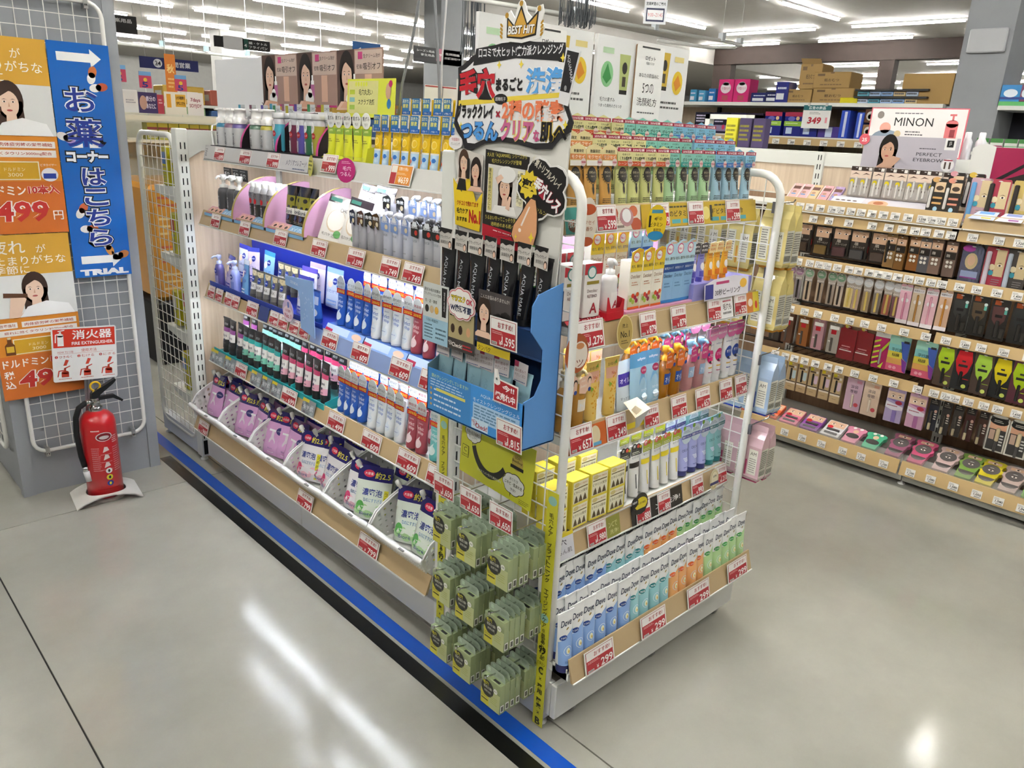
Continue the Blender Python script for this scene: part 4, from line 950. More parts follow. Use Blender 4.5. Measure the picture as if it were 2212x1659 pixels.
def back_refill(c):
    pr = refill('#56565c'); hm = MB(); fr = Fr((0, .004, 0)); hm.prism([(-.03, .138), (.03, .138), (.03, .17), (-.03, .17)], fr, .001, '#d9dcdc', 'film'); hm.rect(fr, -.03, .138, -.008, .17, c, 1); hm.text(fr, 'ニキビ', .012, .154, .032, .012, '#3c4450', 1, bold=.01)
    return pr+[pt('back_label', hm)]
for i, c in enumerate(CL):
    pr = back_refill(c); nm = ('teal', 'mauve', 'violet', 'green', 'yellow')[i]
    place(pr, 'refill_bottle', 'refill bottle with %s corner label behind the pump bottles' % nm, 'bottle', (1.57, 3.37-.105*i, Z+.021), (0, 0, LEFT), 'refill bottles on the top deck')
    place(pr, 'refill_bottle', 'refill bottle with %s corner label in the rearmost row of top deck' % nm, 'bottle', (1.635, 3.21-.105*i, Z+.03), (0, 0, LEFT), 'refill bottles on the top deck')
GR = refill('#3c3c42', '#888')
lrow(GR, 'refill_bottle', 'dark refill bottle with grey cap, %s from left in middle row of top deck', lin(2.80, 2.60, 4), 1.57, Z+.021, 'bottle', 'refill bottles on the top deck', ja=0)
lrow(GR, 'refill_bottle', 'dark refill bottle with grey cap, %s from left in rear row of top deck', lin(2.72, 2.53, 4), 1.635, Z+.03, 'bottle', 'refill bottles on the top deck', ja=0)
# three woman posters, blank white board
def face(mb, fr, cu, cv, s, hair='#2b211d', skin='#dfb79c', k=1, side=1, hand=False):
    """simple printed portrait: hair, face, brows, eyes, nose, lips, neck"""
    mb.ell(fr, cu, cv+.12*s, .62*s, .95*s, hair, k, 22)
    mb.poly(fr, [(cu-.55*s, cv+.1*s), (cu+.55*s, cv+.1*s), (cu+.6*s, cv-1.1*s), (cu-.6*s, cv-1.1*s)], hair, k)
    mb.poly(fr, [(cu-.2*s, cv-.5*s), (cu+.22*s, cv-.5*s), (cu+.26*s, cv-1.1*s), (cu-.26*s, cv-1.1*s)], skin, k+1)
    mb.poly(fr, [(cu-.95*s, cv-1.5*s), (cu-.5*s, cv-1.12*s), (cu+.5*s, cv-1.12*s), (cu+.95*s, cv-1.5*s)], skin, k+1)
    mb.ell(fr, cu+.03*s*side, cv-.05*s, .43*s, .62*s, skin, k+2, 20)
    mb.poly(fr, [(cu-.45*s, cv+.25*s), (cu-.1*s*side, cv+.62*s), (cu+.45*s, cv+.25*s), (cu+.4*s, cv+.75*s), (cu-.4*s, cv+.75*s)], hair, k+3)
    for e in (-1, 1):
        u = cu+.19*s*e+.04*s*side
        mb.ell(fr, u, cv+.05*s, .085*s, .035*s, '#f0e8e2', k+3, 10); mb.ell(fr, u, cv+.05*s, .04*s, .04*s, '#2a1c18', k+4, 10); mb.poly(fr, [(u-.12*s, cv+.15*s), (u, cv+.2*s), (u+.12*s, cv+.15*s), (u, cv+.17*s)], '#4a342a', k+4)
    mb.poly(fr, [(cu+.03*s*side, cv+.05*s), (cu+.09*s*side, cv-.19*s), (cu, cv-.19*s)], '#cfa083', k+3)
    mb.ell(fr, cu+.04*s*side, cv-.36*s, .13*s, .05*s, '#b5544e', k+3, 12)
for i in range(3):
    mb = MB(); mb.box(0, 0, 0, .305, .003, .205, '#8d7064', 'gloss'); fr = Fr((0, 0, 0))
    mb.rect(fr, .0, 0, .12, .205, '#57423b', 1); mb.rect(fr, .12, 0, .305, .205, '#a4867a', 1); mb.rect(fr, .125, .12, .3, .2, '#c9b3a8', 2)
    face(mb, fr, .066, .115, .082, '#1f1715', '#e0bca6', 2)
    mb.rect(fr, .145, .17, .175, .195, '#c0407c', 3); mb.text(fr, '生クリーム泡が', .235, .18, .11, .014, '#3a2c28', 3, bold=.01)
    mb.text(fr, '密着!', .155, .145, .04, .016, '#3a2c28', 3); mb.text(fr, '吸引オフ', .235, .145, .11, .024, '#2f2320', 3, bold=.01)
    mb.rect(fr, .105, .03, .135, .085, '#b76a9c', 3); mb.rect(fr, .108, .085, .132, .1, '#eee', 3); mb.rect(fr, .114, .1, .126, .12, '#eee', 3)
    mb.ell(fr, .095, .03, .035, .026, '#efecea', 4, 14); mb.ell(fr, .1, .052, .018, .018, '#f2f0ee', 4, 12); mb.poly(fr, [(.02, 0), (.14, 0), (.13, .018), (.05, .024)], '#d9a98e', 5)
    mb.rect(fr, .19, .02, .235, .118, '#d8b09a', 3); mb.rect(fr, .15, 0, .3, .008, '#b93a78', 3)
    tag(obj('promo_poster', mb, None, (1.685, 3.385-.307*i, 1.655), (0, 0, LEFT)), 'brown portrait poster of a woman with foam, %s of three' % ('leftmost', 'middle', 'rightmost')[i], 'poster', 'foam posters above the top deck')
mb = MB(); mb.box(0, 0, 0, .5, .006, .31, '#e9e9ec', 'print'); mb.text(Fr((0, 0, 0)), 'メ', .478, .115, .03, .03, '#23243a', 1, bold=.01)
tag(obj('white_board', mb, None, (1.70, 3.9, 1.547), (0, 0, LEFT)), 'blank white board standing at the far end of the top deck', 'sign board')
cb = MB(); cb.tube([(1.62, 3.72, 1.55), (1.58, 3.66, 1.565), (1.53, 3.58, 1.56), (1.49, 3.5, 1.53), (1.47, 3.44, 1.48), (1.465, 3.41, 1.46)], .004, '#e4e4e0', 'rubber', 6)
tag(obj('power_cable', cb), 'white power cable looping over the far end of the top deck', 'cable')
# yellow sign, yellow-green tubes
mb = MB(); mb.box(0, 0, 0, .285, .004, .125, '#dbe04a', 'print'); fr = Fr((0, 0, 0)); mb.rect(fr, .008, .012, .19, .118, '#d7d38e', 1)
mb.text(fr, '毛穴丸洗い', .115, .082, .085, .02, '#2c2c1e', 2, bold=.006); mb.text(fr, 'スクラブ洗顔', .12, .05, .1, .019, '#2c2c1e', 2, bold=.006)
for i in range(5): mb.ell(fr, .055+.016*i, .108, .006, .008, '#dbe04a', 2, 10)
for j, c in enumerate(('#b9c83c', '#8cc0c4', '#a9c85a')): mb.rect(fr, .016, .075-.025*j, .048, .09-.025*j, c, 2)
mb.ell(fr, .25, .085, .016, .026, '#c9a58a', 2, 14); mb.ell(fr, .262, .108, .011, .011, '#c2306a', 3, 12); mb.ell(fr, .255, .045, .012, .016, '#2f78b0', 2, 12)
tag(obj('promo_sign', mb, None, (1.565, 2.515, 1.622), (-.05, 0, LEFT)), 'yellow pore scrub sign standing behind the yellow-green tubes', 'sign')
def scrub():
    T = Tube(.054, .112, .034, .012, '#dfe23a', '#d9dc4a'); b, fr = T.b, T.fr
    b.lines(fr, -.015, .055, .015, .068, 2, '#8a8c28', 2, .4); T.band(.082, .102, '#8fb43e', 1); b.text(fr, 'APPS', 0, .094, .024, .007, '#e8ee9a', 3, bold=.02)
    hm, hf = card_tab(disc_pts(0, .128, .026, .026), -.004, c='#ecece6'); hm.text(hf, '黒ずみ', 0, .134, .04, .014, '#3a3a36', 1, bold=.006); hm.text(hf, '毛穴', 0, .117, .018, .009, '#3a3a36', 1)
    return [pt('tube_body', b), pt('cap', T.cap), pt('header_label', hm)]
lrow(scrub(), 'scrub_wash_tube', 'yellow-green scrub tube with round white label, %s from left', lin(2.49, 2.265, 5), 1.485, Z+.018, 'tube', 'yellow-green scrub tubes', ja=.04)
b = MB(); b.box(-.145, 0, 0, .145, .09, .016, '#d9dc3a', 'print'); b.prism([(0, 0), (.09, 0), (.09, .05)], Fr((-.144, 0, .016), (0, 1, 0)), .001, '#d9dc3a', 'print'); b.prism([(0, 0), (.09, 0), (.09, .06), (.01, .045)], Fr((.145, 0, .016), (0, 1, 0)), .001, '#cfd234', 'print')
tag(obj('display_tray', b, None, (1.455, 2.378, Z), (0, 0, LEFT)), 'yellow cardboard tray holding the yellow-green tubes', 'display tray')
def melano():
    T = Tube(.049, .152, .03, .002, '#e8bf22', '#e8bf22', mat_='film'); b, fr = T.b, T.fr
    T.band(.003, .046, '#b9d6ec', 1); b.ell(fr, -.008, .022, .0065, .0065, '#e2602a', 3, 12); b.ell(fr, .006, .03, .0075, .0075, '#2f6fc0', 3, 6); b.ell(fr, .008, .013, .006, .005, '#cfe4f4', 3, 8)
    T.band(.046, .051, '#f0efe6', 2, nv=1)
    b.text(fr, 'メラノCC', .002, .096, .026, .007, '#3a3218', 3, bold=.015); b.ell(fr, 0, .074, .0125, .0125, '#f2d96a', 2, 16, rings=2); b.ell(fr, .002, .074, .009, .009, '#e8bf22', 3, 14, rings=2); b.text(fr, 'ディープクリア', 0, .055, .03, .005, '#3a3218', 3, bold=.01)
    hm, hf = card_tab([(-.0225, .104), (.02, .104), (.0225, .112), (.0225, .155), (-.0225, .155)], -.0095, c='#ece8d8'); hm.rect(hf, -.0225, .117, .015, .1555, '#2b6ea8', 1)
    hm.text(hf, '活きた', -.0045, .147, .032, .0105, '#eef0b8', 2, bold=.012); hm.text(hf, '酵素', -.004, .1325, .027, .013, '#e9e46a', 2, bold=.014); hm.rect(hf, -.0225, .106, .0225, .1175, '#1f5fae', 2); hm.text(hf, 'が働いて', 0, .112, .03, .006, '#eee', 3); hm.text(hf, '毛', .0185, .149, .007, .008, '#3a3a3a', 3)
    return [pt('tube_body', b), pt('header_label', hm)]
ME = melano()
lrow(ME, 'enzyme_wash_tube', 'yellow wrapped enzyme tube with blue header, %s from left in front row', lin(2.2, 1.745, 10), 1.482, Z+.012, 'tube', 'yellow enzyme tubes', tilt=.06, ja=.1)
lrow(ME, 'enzyme_wash_tube', 'yellow wrapped enzyme tube with blue header, %s from left in rear row', lin(2.15, 1.72, 9), 1.565, Z+.066, 'tube', 'yellow enzyme tubes', tilt=.03, ja=.08)
st = MB(); st.box(1.53, 1.69, Z, 1.62, 2.19, Z+.064, '#e4e4e0', 'clear'); tag(obj('display_step', st), 'clear step under the rear row of yellow enzyme tubes', 'display stand')
def f_l1(mb, fr, w, h):
    mb.text(fr, 'メクリすつレスーッ!', w-.09, h*.5, .15, .022, '#2c3350', 1); mb.lines(fr, w-.11, h*.08, w-.02, h*.2, 1, '#44507a', 1)
    for u in (.0, .235, .47): mb.ell(fr, .11+u+.06, h*.5, .02, h*.36, '#55504e', 1, 12)
    mb.lines(fr, .01, h*.2, .03, h*.8, 4, '#55505a', 1, .4)
lstrip('printed_strip', 'pale grey printed strip along the top deck rail', 3.452, 2.56, 0, '#c9c7c6', f_l1)
lcard('699', 3.30, 0, '699 yen price card at the far end of the top deck', .1, .056); lcard('699', 3.06, 0, '699 yen price card under the green and yellow pump bottles', .1, .056); lcard('999', 2.825, 0, '999 yen price card under the maroon refill bottle', .1, .056)
lcard('999', 2.42, 0, '999 yen price card between the yellow and magenta round tags', .098, .062, dz=.01); lcard('659', 2.005, 0, '659 yen orange daily special card under the yellow enzyme tubes', .115, .064, 'orange')
def fn(mb, fr): mb.lines(fr, -.026, -.018, .026, .022, 3, '#6f7422', 1, .45)
t_ = swing_tag('round yellow-green tag beside the 999 yen card', (1.42, 2.525, 1.452), (-.1, 0, LEFT-.3), disc_pts(0, 0, .037, .037), '#d3cf32', fn)
def fn(mb, fr): mb.text(fr, '毛穴', .004, .006, .034, .014, '#f4dcea', 1, bold=.012); mb.text(fr, 'つるん', 0, -.012, .044, .014, '#f4dcea', 1, bold=.012); mb.lines(fr, -.018, .02, .02, .03, 2, '#eeb8d0', 1, .4)
swing_tag('round magenta tag beside the 999 yen card', (1.42, 2.295, 1.452), (-.1, 0, LEFT+.35), disc_pts(0, 0, .038, .04), '#b52a72', fn)

# ---- second deck
Z = 1.189
dt = thing('display_tray', 'pink display tray with gold arched dividers on the second deck', 'display tray', (1.40, 2.92, Z), (0, 0, LEFT))
b = MB(); b.box(-.5, .0, 0, .36, .3, .012, '#1d1b1e', 'print')
b.prism([(-.5, .012), (.36, .012), (.36, .03), (-.5, .03)], Fr((0, .04, 0)), .001, '#1d1b1e', 'print')
obj('tray_base', b, dt)
for i, (u0, u1) in enumerate(((-.5, -.225), (-.205, .055), (.075, .36))):
    p = MB(); fr = Fr((0, 0, .006), (1, 0, 0), (0, .62, .5)); w_ = u1-u0
    p.box(u0, -.001, 0, u1, .0, .012, '#7fb0d6', 'print')
    p.rect(fr, u0, 0, u1, .062, '#86b8de', 0, 'gloss'); p.rect(fr, u0, .0, u0+w_*.5, .062, '#cf9aa6', 1)
    for j in range(3):
        q = u0+w_*(.12+.15*j); p.ell(fr, q, .036, w_*.07, .02, '#dfb49c', 2, 12); p.ell(fr, q, .036, w_*.035, .009, '#3a2620', 3, 10)
    p.text(fr, 'メイク落ち', u0+w_*.75, .036, w_*.4, .03, '#e9f2f8', 2, bold=.012); p.rect(fr, u0, .002, u0+w_*.35, .014, '#b5487a', 3)
    obj('printed_front', p, dt)
for i, y in enumerate((3.135, 2.857, 2.552)):
    m, e, _ = arch_divider('#b5a04e', '#cf9fbe', .172, .2, None)
    d = obj('divider', m, dt, (2.92-y, -.004, .012)); obj('divider_edge', e, d)
def black_pump():
    B = Bottle([(.024, 0), (.026, .005), (.026, .07), (.022, .085), (.014, .09)], '#4a4a4e', 'gloss'); B.b.text(B.fr, 'Bioré', 0, .035, .042, .013, '#c9c9cb', 2, rot=PI/2)
    hm = MB(); fr = Fr((0, .02, 0)); hm.prism([(-.036, .125), (.04, .125), (.04, .172), (-.036, .172)], fr, .001, '#17171a', 'print'); hm.text(fr, '毛穴', -.004, .145, .05, .022, '#eeeeee', 1, bold=.02); hm.lines(fr, -.03, .16, .02, .168, 1, '#999', 1)
    h = pump_head(.09, '#e9e8e4', .017, .034, .055)
    return [pt('bottle', B.b), pt('pump', h), pt('back_label', hm)]
lrow(black_pump(), 'foam_pump_bottle', 'black pump bottle with white head, %s from left on second deck', [3.325, 3.25, 3.18], 1.455, Z+.034, 'bottle', 'black pump bottles', ja=0)
def clear_refill():
    B = Bottle([(.023, 0), (.025, .004), (.025, .05), (.025, .095), (.019, .112), (.012, .118)], ['#2c2c30', '#2c2c30', '#7a7a80', '#b4b4ba', '#b4b4ba'], 'film', sy=.8)
    B.b.text(B.fr, '毛穴', -.002, .087, .03, .015, '#2c2c30', 3, bold=.02); B.b.ell(B.fr, .004, .062, .009, .011, '#c2252c', 3, 10, rings=2); B.b.text(B.fr, 'Bioré', 0, .025, .034, .012, '#c9c9cb', 3, rot=PI/2)
    c = MB(); c.lathe([(.014, .116), (.014, .132), (.012, .134)], '#f0f0ee', 'gloss', 12)
    return [pt('bottle', B.b), pt('cap', c)]
lrow(clear_refill(), 'refill_bottle', 'clear and black refill bottle, %s from left on second deck', lin(3.05, 2.90, 4), 1.455, Z+.034, 'bottle', 'clear black refill bottles', ja=.03)
lrow(clear_refill(), 'refill_bottle', 'clear and black refill bottle, %s from left in rear of second deck', lin(3.07, 2.91, 4), 1.52, Z+.034, 'bottle', 'clear black refill bottles', ja=.03)
P = Pouch(.078, .148, .03, '#20201f', band=.1, bandc='#1c1b1a'); P.b.rect(P.fr, -.034, .075, .034, .112, '#8f8a2a', 1, nu=6, nv=3); P.b.poly(P.fr, [(-.03, .075), (-.02, .06), (-.012, .075)], '#8f8a2a', 1); P.b.poly(P.fr, [(.004, .075), (.012, .05), (.022, .075)], '#8f8a2a', 1); P.b.ell(P.fr, .015, .098, .014, .008, '#1c1b1a', 3, 12)
P.b.rect(P.fr, -.034, .048, .034, .072, '#e8e6e0', 1, nu=6) if False else P.b.rect(P.fr, -.034, .042, .034, .066, '#e6e4de', 2, nu=6, nv=2); P.b.text(P.fr, 'Bioré', 0, .053, .05, .016, '#23233a', 4, bold=.01); P.b.ell(P.fr, 0, .03, .009, .009, '#34406a', 3, 8); P.b.lines(P.fr, -.025, .006, .025, .018, 2, '#8a8a86', 2, .4)
lrow([pt('pouch', P.b)], 'wash_pouch', 'black and olive refill pouch, %s from left on second deck', lin(2.755, 2.61, 4), 1.462, Z+.03, 'pouch', 'black olive pouches', tilt=.08, ja=.08)
P = Pouch(.105, .165, .016, '#e2ddd6', band=.14, bandc='#3b3238', n=12); P.b.ell(P.fr, 0, .075, .036, .042, '#cdb79c', 1, 18, rings=3); P.b.ell(P.fr, 0, .078, .033, .038, '#e9e3da', 2, 18, rings=3); P.b.text(P.fr, 'CHOI', .022, .118, .034, .014, '#3a3432', 3, rot=.1); P.b.ell(P.fr, .02, .03, .014, .014, '#5f9a5a', 2, 14); P.b.text(P.fr, '毛穴ケア', -.015, .022, .05, .011, '#4a4238', 3); P.b.rect(P.fr, -.045, .143, .0, .156, '#3f7a6c', 2, nu=3)
CH = [pt('pouch', P.b)]
for i, (y, x, z, ry, rz, wh) in enumerate(((2.455, 1.45, Z+.006, .2, .5, 'leaning by the gold divider'), (2.34, 1.455, Z+.006, .15, .25, 'beside the angular bottles'), (2.40, 1.53, Z+.05, .1, 0, 'standing behind at left'), (2.29, 1.53, Z+.05, .05, .1, 'standing behind at right'))):
    place(CH, 'sheet_pouch', 'white pore sheet pouch with dark band %s' % wh, 'pouch', (x, y, z), (-.3, ry, LEFT+rz), 'pore sheet pouches')
def slim(body, capc, tagc, tagt, spec=None, tall=.135):
    B = Bottle([(.019, 0), (.0215, .004), (.0215, .088), (.018, .1), (.011, .105)], body, 'gloss', sy=.9)
    B.b.text(B.fr, 'insta', -.002, .07, .026, .009, '#7a8088', 2) if not spec else B.b.ell(B.fr, -.004, .075, .012, .014, '#b9b5c0', 2, 14, rings=2)
    B.b.lines(B.fr, -.008, .02, .008, .026, 1, '#9aa0a8', 2)
    c = MB(); c.lathe([(.013, .104), (.013, .128), (.011, .13)], capc, 'gloss', 12) if spec else None
    hp = c if spec else pump_head(.104, capc, .013, .022, .036)
    hm, hf = card_tab([(-.019, .082), (.019, .078), (.021, .12), (.008, .13), (-.021, .122)], -.0195, c=tagc); hm.text(hf, tagt, 0, .112, .034, .012, '#eef0f4', 1, bold=.02); hm.ell(hf, .008, .094, .008, .008, '#d9c9a8' if tagc != '#2c2c2e' else '#c03a30', 1, 10); hm.ell(hf, .0, .12, .011, .009, '#e8ebf0', 2, 12) if not spec else None
    return [pt('bottle', B.b), pt('cap' if spec else 'pump', hp), pt('neck_tag', hm)]
AN, BI, BK = slim('#a8a8b0', '#cfcfd2', '#242426', '角栓', True), slim('#c5c8d6', '#e6e6ea', '#7d97cc', '泡洗顔'), slim('#b9bac2', '#5a5a5e', '#2c2c2e', '泡洗顔')
lrow(AN, 'pore_serum_bottle', 'grey translucent bottle with black tag, %s from left in front row', lin(2.255, 2.125, 4), 1.44, Z+.012, 'bottle', 'grey tag bottles', ja=.2)
lrow(BI, 'foam_wash_bottle', 'pale bottle with blue neck tag, %s from left in front row', lin(2.07, 1.965, 3), 1.44, Z+.012, 'bottle', 'pale foam bottles', ja=.1)
lrow(BK, 'foam_wash_bottle', 'pale bottle with black neck tag, %s from left in front row', lin(1.912, 1.76, 4), 1.44, Z+.012, 'bottle', 'pale foam bottles', ja=.1)
lrow(AN, 'pore_serum_bottle', 'grey translucent bottle with black tag, %s from left in rear row', lin(2.21, 2.13, 2), 1.54, Z+.06, 'bottle', 'grey tag bottles', ja=.1)
lrow(BI, 'foam_wash_bottle', 'pale bottle with blue neck tag, %s from left in rear row', lin(2.06, 1.95, 3), 1.54, Z+.06, 'bottle', 'pale foam bottles', ja=.1)
lrow(BK, 'foam_wash_bottle', 'pale bottle with black neck tag, %s from left in rear row', lin(1.895, 1.77, 3), 1.54, Z+.06, 'bottle', 'pale foam bottles', ja=.1)
st = MB(); st.box(1.50, 1.7, Z, 1.6, 2.45, Z+.05, '#dcdcda', 'print'); tag(obj('display_step', st), 'white step under the rear bottles of the second deck', 'display stand')
lcard('1,399', 3.285, 1, '1,399 yen price card at the far end of the second deck', .088, .056); lcard('999', 3.01, 1, '999 yen price card under the clear black refill bottles', .09, .056); lcard('999', 2.71, 1, '999 yen price card under the black olive pouches', .098, .058)
lcard('829', 2.43, 1, '829 yen price card under the pore sheet pouches', .1, .058); lcard('1,599', 2.195, 1, '1,599 yen price card under the grey tag bottles', .1, .058); lcard('749', 2.0, 1, '749 yen price card under the blue tag bottles', .1, .058); lcard('749', 1.88, 1, '749 yen price card under the black tag bottles', .1, .058)
# ---- third deck
Z = .863
bp = MB(); bp.box(1.60, 1.70, Z, 1.604, 3.4, Z+.25, '#1c2f9c', 'print'); tag(obj('navy_backboard', bp), 'deep blue cardboard behind the third deck goods', 'display board')
tr = MB(); tr.box(1.405, 2.45, Z, 1.6, 3.43, Z+.012, '#20349a', 'print'); tr.box(1.405, 2.45, Z, 1.407, 3.43, Z+.034, '#27409f', 'print'); tag(obj('display_tray', tr), 'navy cardboard tray holding the grey tubes on third deck', 'display tray')
def nbottle(c, c2):
    B = Bottle([(.022, 0), (.025, .006), (.025, .075), (.02, .095), (.011, .1)], c, 'gloss', sy=.8); B.b.ell(B.fr, 0, .07, .012, .012, '#20308c', 2, 14, rings=2); B.b.text(B.fr, 'NIVEA', 0, .07, .018, .006, '#eef', 4, bold=.02); B.b.rect(B.fr, -.016, .01, .016, .05, c2, 2, nu=6, nv=2); B.b.text(B.fr, 'eco', 0, .016, .02, .008, '#eef', 4)
    return [pt('bottle', B.b), pt('pump', pump_head(.1, '#b9c4ec', .012, .034, .04))]
place(nbottle('#55508a', '#8a88c0'), 'cleansing_bottle', 'dark violet pump bottle at the far end of third deck', 'bottle', (1.435, 3.385, Z+.014), (0, 0, LEFT))
place(nbottle('#8f9ad8', '#6f7fc8'), 'cleansing_bottle', 'pale violet pump bottle between two pouches on third deck', 'bottle', (1.43, 3.215, Z+.014), (0, 0, LEFT))
def npouch(c, c2, t1, W=.085, H=.15):
    P = Pouch(W, H, .03, c, band=H*.85, bandc=c2); P.b.ell(P.fr, W*.12, H*.68, .013, .013, '#20308c', 2, 14, rings=2); P.b.text(P.fr, 'NIVEA', W*.12, H*.68, .019, .006, '#eef', 4, bold=.02); P.b.text(P.fr, t1, 0, H*.42, W*.7, .013, '#3a4ca0', 2); P.b.rect(P.fr, -W*.3, H*.08, W*.3, H*.2, c2, 1, nu=4); P.b.ell(P.fr, -W*.15, H*.6, W*.16, H*.1, '#e9d3bd', 1, 12)
    return [pt('pouch', P.b)]
for i, (y, x, z, c, c2, lb) in enumerate(((3.30, 1.44, .014, '#c9b9e4', '#2a35a0', 'lilac refill pouch beside the dark violet bottle'), (3.145, 1.44, .014, '#6aa6dc', '#e2ecf4', 'sky blue refill pouch beside the grey tubes'), (3.34, 1.52, .05, '#cfd6ee', '#2a35a0', 'pale refill pouch with navy top behind the violet bottles'), (3.23, 1.52, .05, '#d8c8e0', '#3a44a8', 'pinkish refill pouch with blue top behind the violet bottles'), (3.12, 1.53, .05, '#8fc0ea', '#3f8fd8', 'bright blue refill pouch at the back of third deck'))):
    place(npouch(c, c2, ('うるおい', 'eco', 'Fullup', 'モイスト', 'クリア')[i]), 'refill_pouch', lb, 'pouch', (x, y, Z+z), (-.1, .06*(-1)**i, LEFT+jit(.2)), 'violet and blue pouches')
def wax():
    T = Tube(.06, .125, .036, .02, '#6b6a64', '#55544f'); b, fr = T.b, T.fr
    b.poly(fr, [(-.024, .118), (.024, .118), (.024, .1), (.0, .096), (-.02, .104)], '#d6c9a0', 1); b.ell(fr, .002, .083, .012, .012, '#1f3a98', 3, 14, rings=2); b.text(fr, 'NIVEA', .002, .083, .018, .005, '#eef', 5, bold=.02); T.band(.04, .068, '#d9d8d4', 1); b.text(fr, 'WAX', 0, .055, .034, .012, '#55544f', 3, bold=.006)
    return T.parts()
WX = wax()
lrow(WX, 'body_wax_tube', 'grey and white tube with blue dot, %s from left in front row', lin(3.075, 2.825, 5), 1.44, Z+.014, 'tube', 'grey blue-dot tubes', tilt=.1, ja=.1)
lrow(WX, 'body_wax_tube', 'grey and white tube with blue dot, %s from left in rear row', lin(2.98, 2.80, 4), 1.52, Z+.05, 'tube', 'grey blue-dot tubes', tilt=.05, ja=.05)
for i, (y, x, z, c, c2, lb) in enumerate(((2.71, 1.53, .06, '#dcd3e6', '#b9a9d8', 'pale lilac pouch behind the blue wing card, left'), (2.58, 1.53, .06, '#d3def0', '#8fb4e4', 'pale blue pouch behind the blue wing card, right'), (2.68, 1.46, .02, '#e0dff0', '#3a44a8', 'white pouch with violet top inside the cut-out wing card'), (2.72, 1.50, .045, '#e6dfee', '#5a50b0', 'white spout pouch next to the grey tubes'))):
    place(npouch(c, c2, '水だけで', .1, .15), 'refill_pouch', lb, 'pouch', (x, y, Z+z), (-.08, .03, LEFT+.1), 'pale body pouches')
T = Tube(.05, .125, .036, .018, '#3f74c8', '#2a50a0'); T.b.ell(T.fr, 0, .04, .014, .014, '#e8eef6', 2, 14, rings=2); T.b.rect(T.fr, -.016, .07, .016, .1, '#d7e2f2', 1, nu=6, nv=2)
lrow(T.parts(), 'hand_cream_tube', 'small blue tube seen through the wing card cut-out, %s from left', [2.60, 2.55], 1.445, Z+.016, 'tube', 'small blue tubes')
wg = MB(); fr = Fr((0, 0, 0)); wg.prism([(0, .13), (0, .165), (.27, .19), (.27, -.02), (.14, -.01), (.14, .1), (.125, .13)], fr, .002, '#8fb4e8', 'print'); wg.text(fr, 'SENKA', .09, .152, .075, .011, '#dfe9f6', 1)
for q in range(14): wg.ell(fr, .16+.1*random.random(), .02+.13*random.random(), .004, .004, '#b3cdf2', 1, 8)
tag(obj('display_wing', wg, None, (1.398, 2.705, Z+.01), (0, 0, LEFT-.12)), 'light blue cut-out wing card beside the whip tubes', 'display card')
def fn(mb, fr): mb.ell(fr, 0, -.012, .036, .03, '#e8d8e4', 1); mb.text(fr, '13年連続', 0, .0, .04, .012, '#b04a6a', 2); mb.text(fr, 'No.1', 0, -.02, .05, .018, '#b03a5a', 2, bold=.01); mb.rect(fr, .0, .012, .01, .034, '#2f5fae', 2)
swing_tag('round pink and blue number one tag beside the wing card', (1.378, 2.655, Z+.05), (0, 0, LEFT), disc_pts(0, 0, .042, .044), '#c9b9dc', fn)
def whip(body, txt, drop, hc, ht, cap):
    T = Tube(.058, .15, .042, .006, body, cap); b, fr = T.b, T.fr
    b.text(fr, 'Perfect', -.001, .086, .034, .012, txt, 2, bold=.006); b.text(fr, 'Whip', .004, .070, .026, .013, txt, 2, bold=.006); b.text(fr, 'SENKA', .0, .101, .022, .0045, txt, 2)
    b.ell(fr, 0, .034, .0145, .015, drop, 2, 18, rings=2); b.poly(fr, [(-.007, .047), (.004, .047), (.006, .06), (-.001, .053)], drop, 2); b.text(fr, 'Beauty', 0, .036, .02, .005, txt if drop != txt else body, 5, shear=.2)
    b.ell(fr, 0, .034, .0138, .0143, drop, 3, 18, rings=2)
    hm, hf = card_tab(disc_pts(0, .146, .0255, .03), -.0075, c='#e3e9ec', m='film'); hm.text(hf, ht, 0, .15, .04, .010, hc, 1, bold=.006); hm.text(hf, 'メラニン' if ht[0] == '黒' else 'キメまで', 0, .137, .032, .009, hc, 1)
    hm.rect(hf, -.0255, .115, .0255, .129, '#d02a26', 1); hm.text(hf, '25%増', .002, .122, .042, .011, '#f4cf3a', 2, bold=.025); hm.ell(hf, -.0225, .134, .004, .004, '#2f6fc8', 3, 8)
    hm.prism([(-.0255, .113), (.0255, .113), (.0255, .131), (-.0255, .131)], Fr((0, -.0076, 0)), .0004, '#d02a26', 'film')
    return [pt('tube_body', b), pt('cap', T.cap), pt('header_label', hm)]
WH = [('blue', whip('#2257b4', '#e6edf6', '#dfe8f4', '#4a4a58', '洗うたび', '#2257b4')), ('white', whip('#e4e8ec', '#2f5fae', '#d7e0ea', '#3f4650', '黒ずみ毛穴', '#dfe4ea')),
      ('rose', whip('#a84a58', '#f2dfe2', '#ecd6da', '#a8324a', '美容液', '#a84a58')), ('teal', whip('#6fc3c4', '#eef8f6', '#dff2f0', '#2f7a8a', '大人の肌あれ', '#6fc3c4'))]
def whip_row(seq, ys, x, z, where):
    cnt = {}
    for k, y in zip(seq, ys):
        nm, pr = WH[k]; cnt[k] = cnt.get(k, 0)+1
        place(pr, 'whip_wash_tube', '%s whip tube, %s of its colour from left, %s' % (nm, ORD[cnt[k]-1], where), 'tube', (x+jit(.002), y, z), (-.05+jit(.02), 0, LEFT+jit(.08)), 'whip wash tubes')
whip_row([0]*4+[1]*4+[2]*4, lin(2.385, 2.22, 4)+lin(2.163, 1.99, 4)+lin(1.938, 1.74, 4), 1.45, Z+.044, 'front row of third deck')
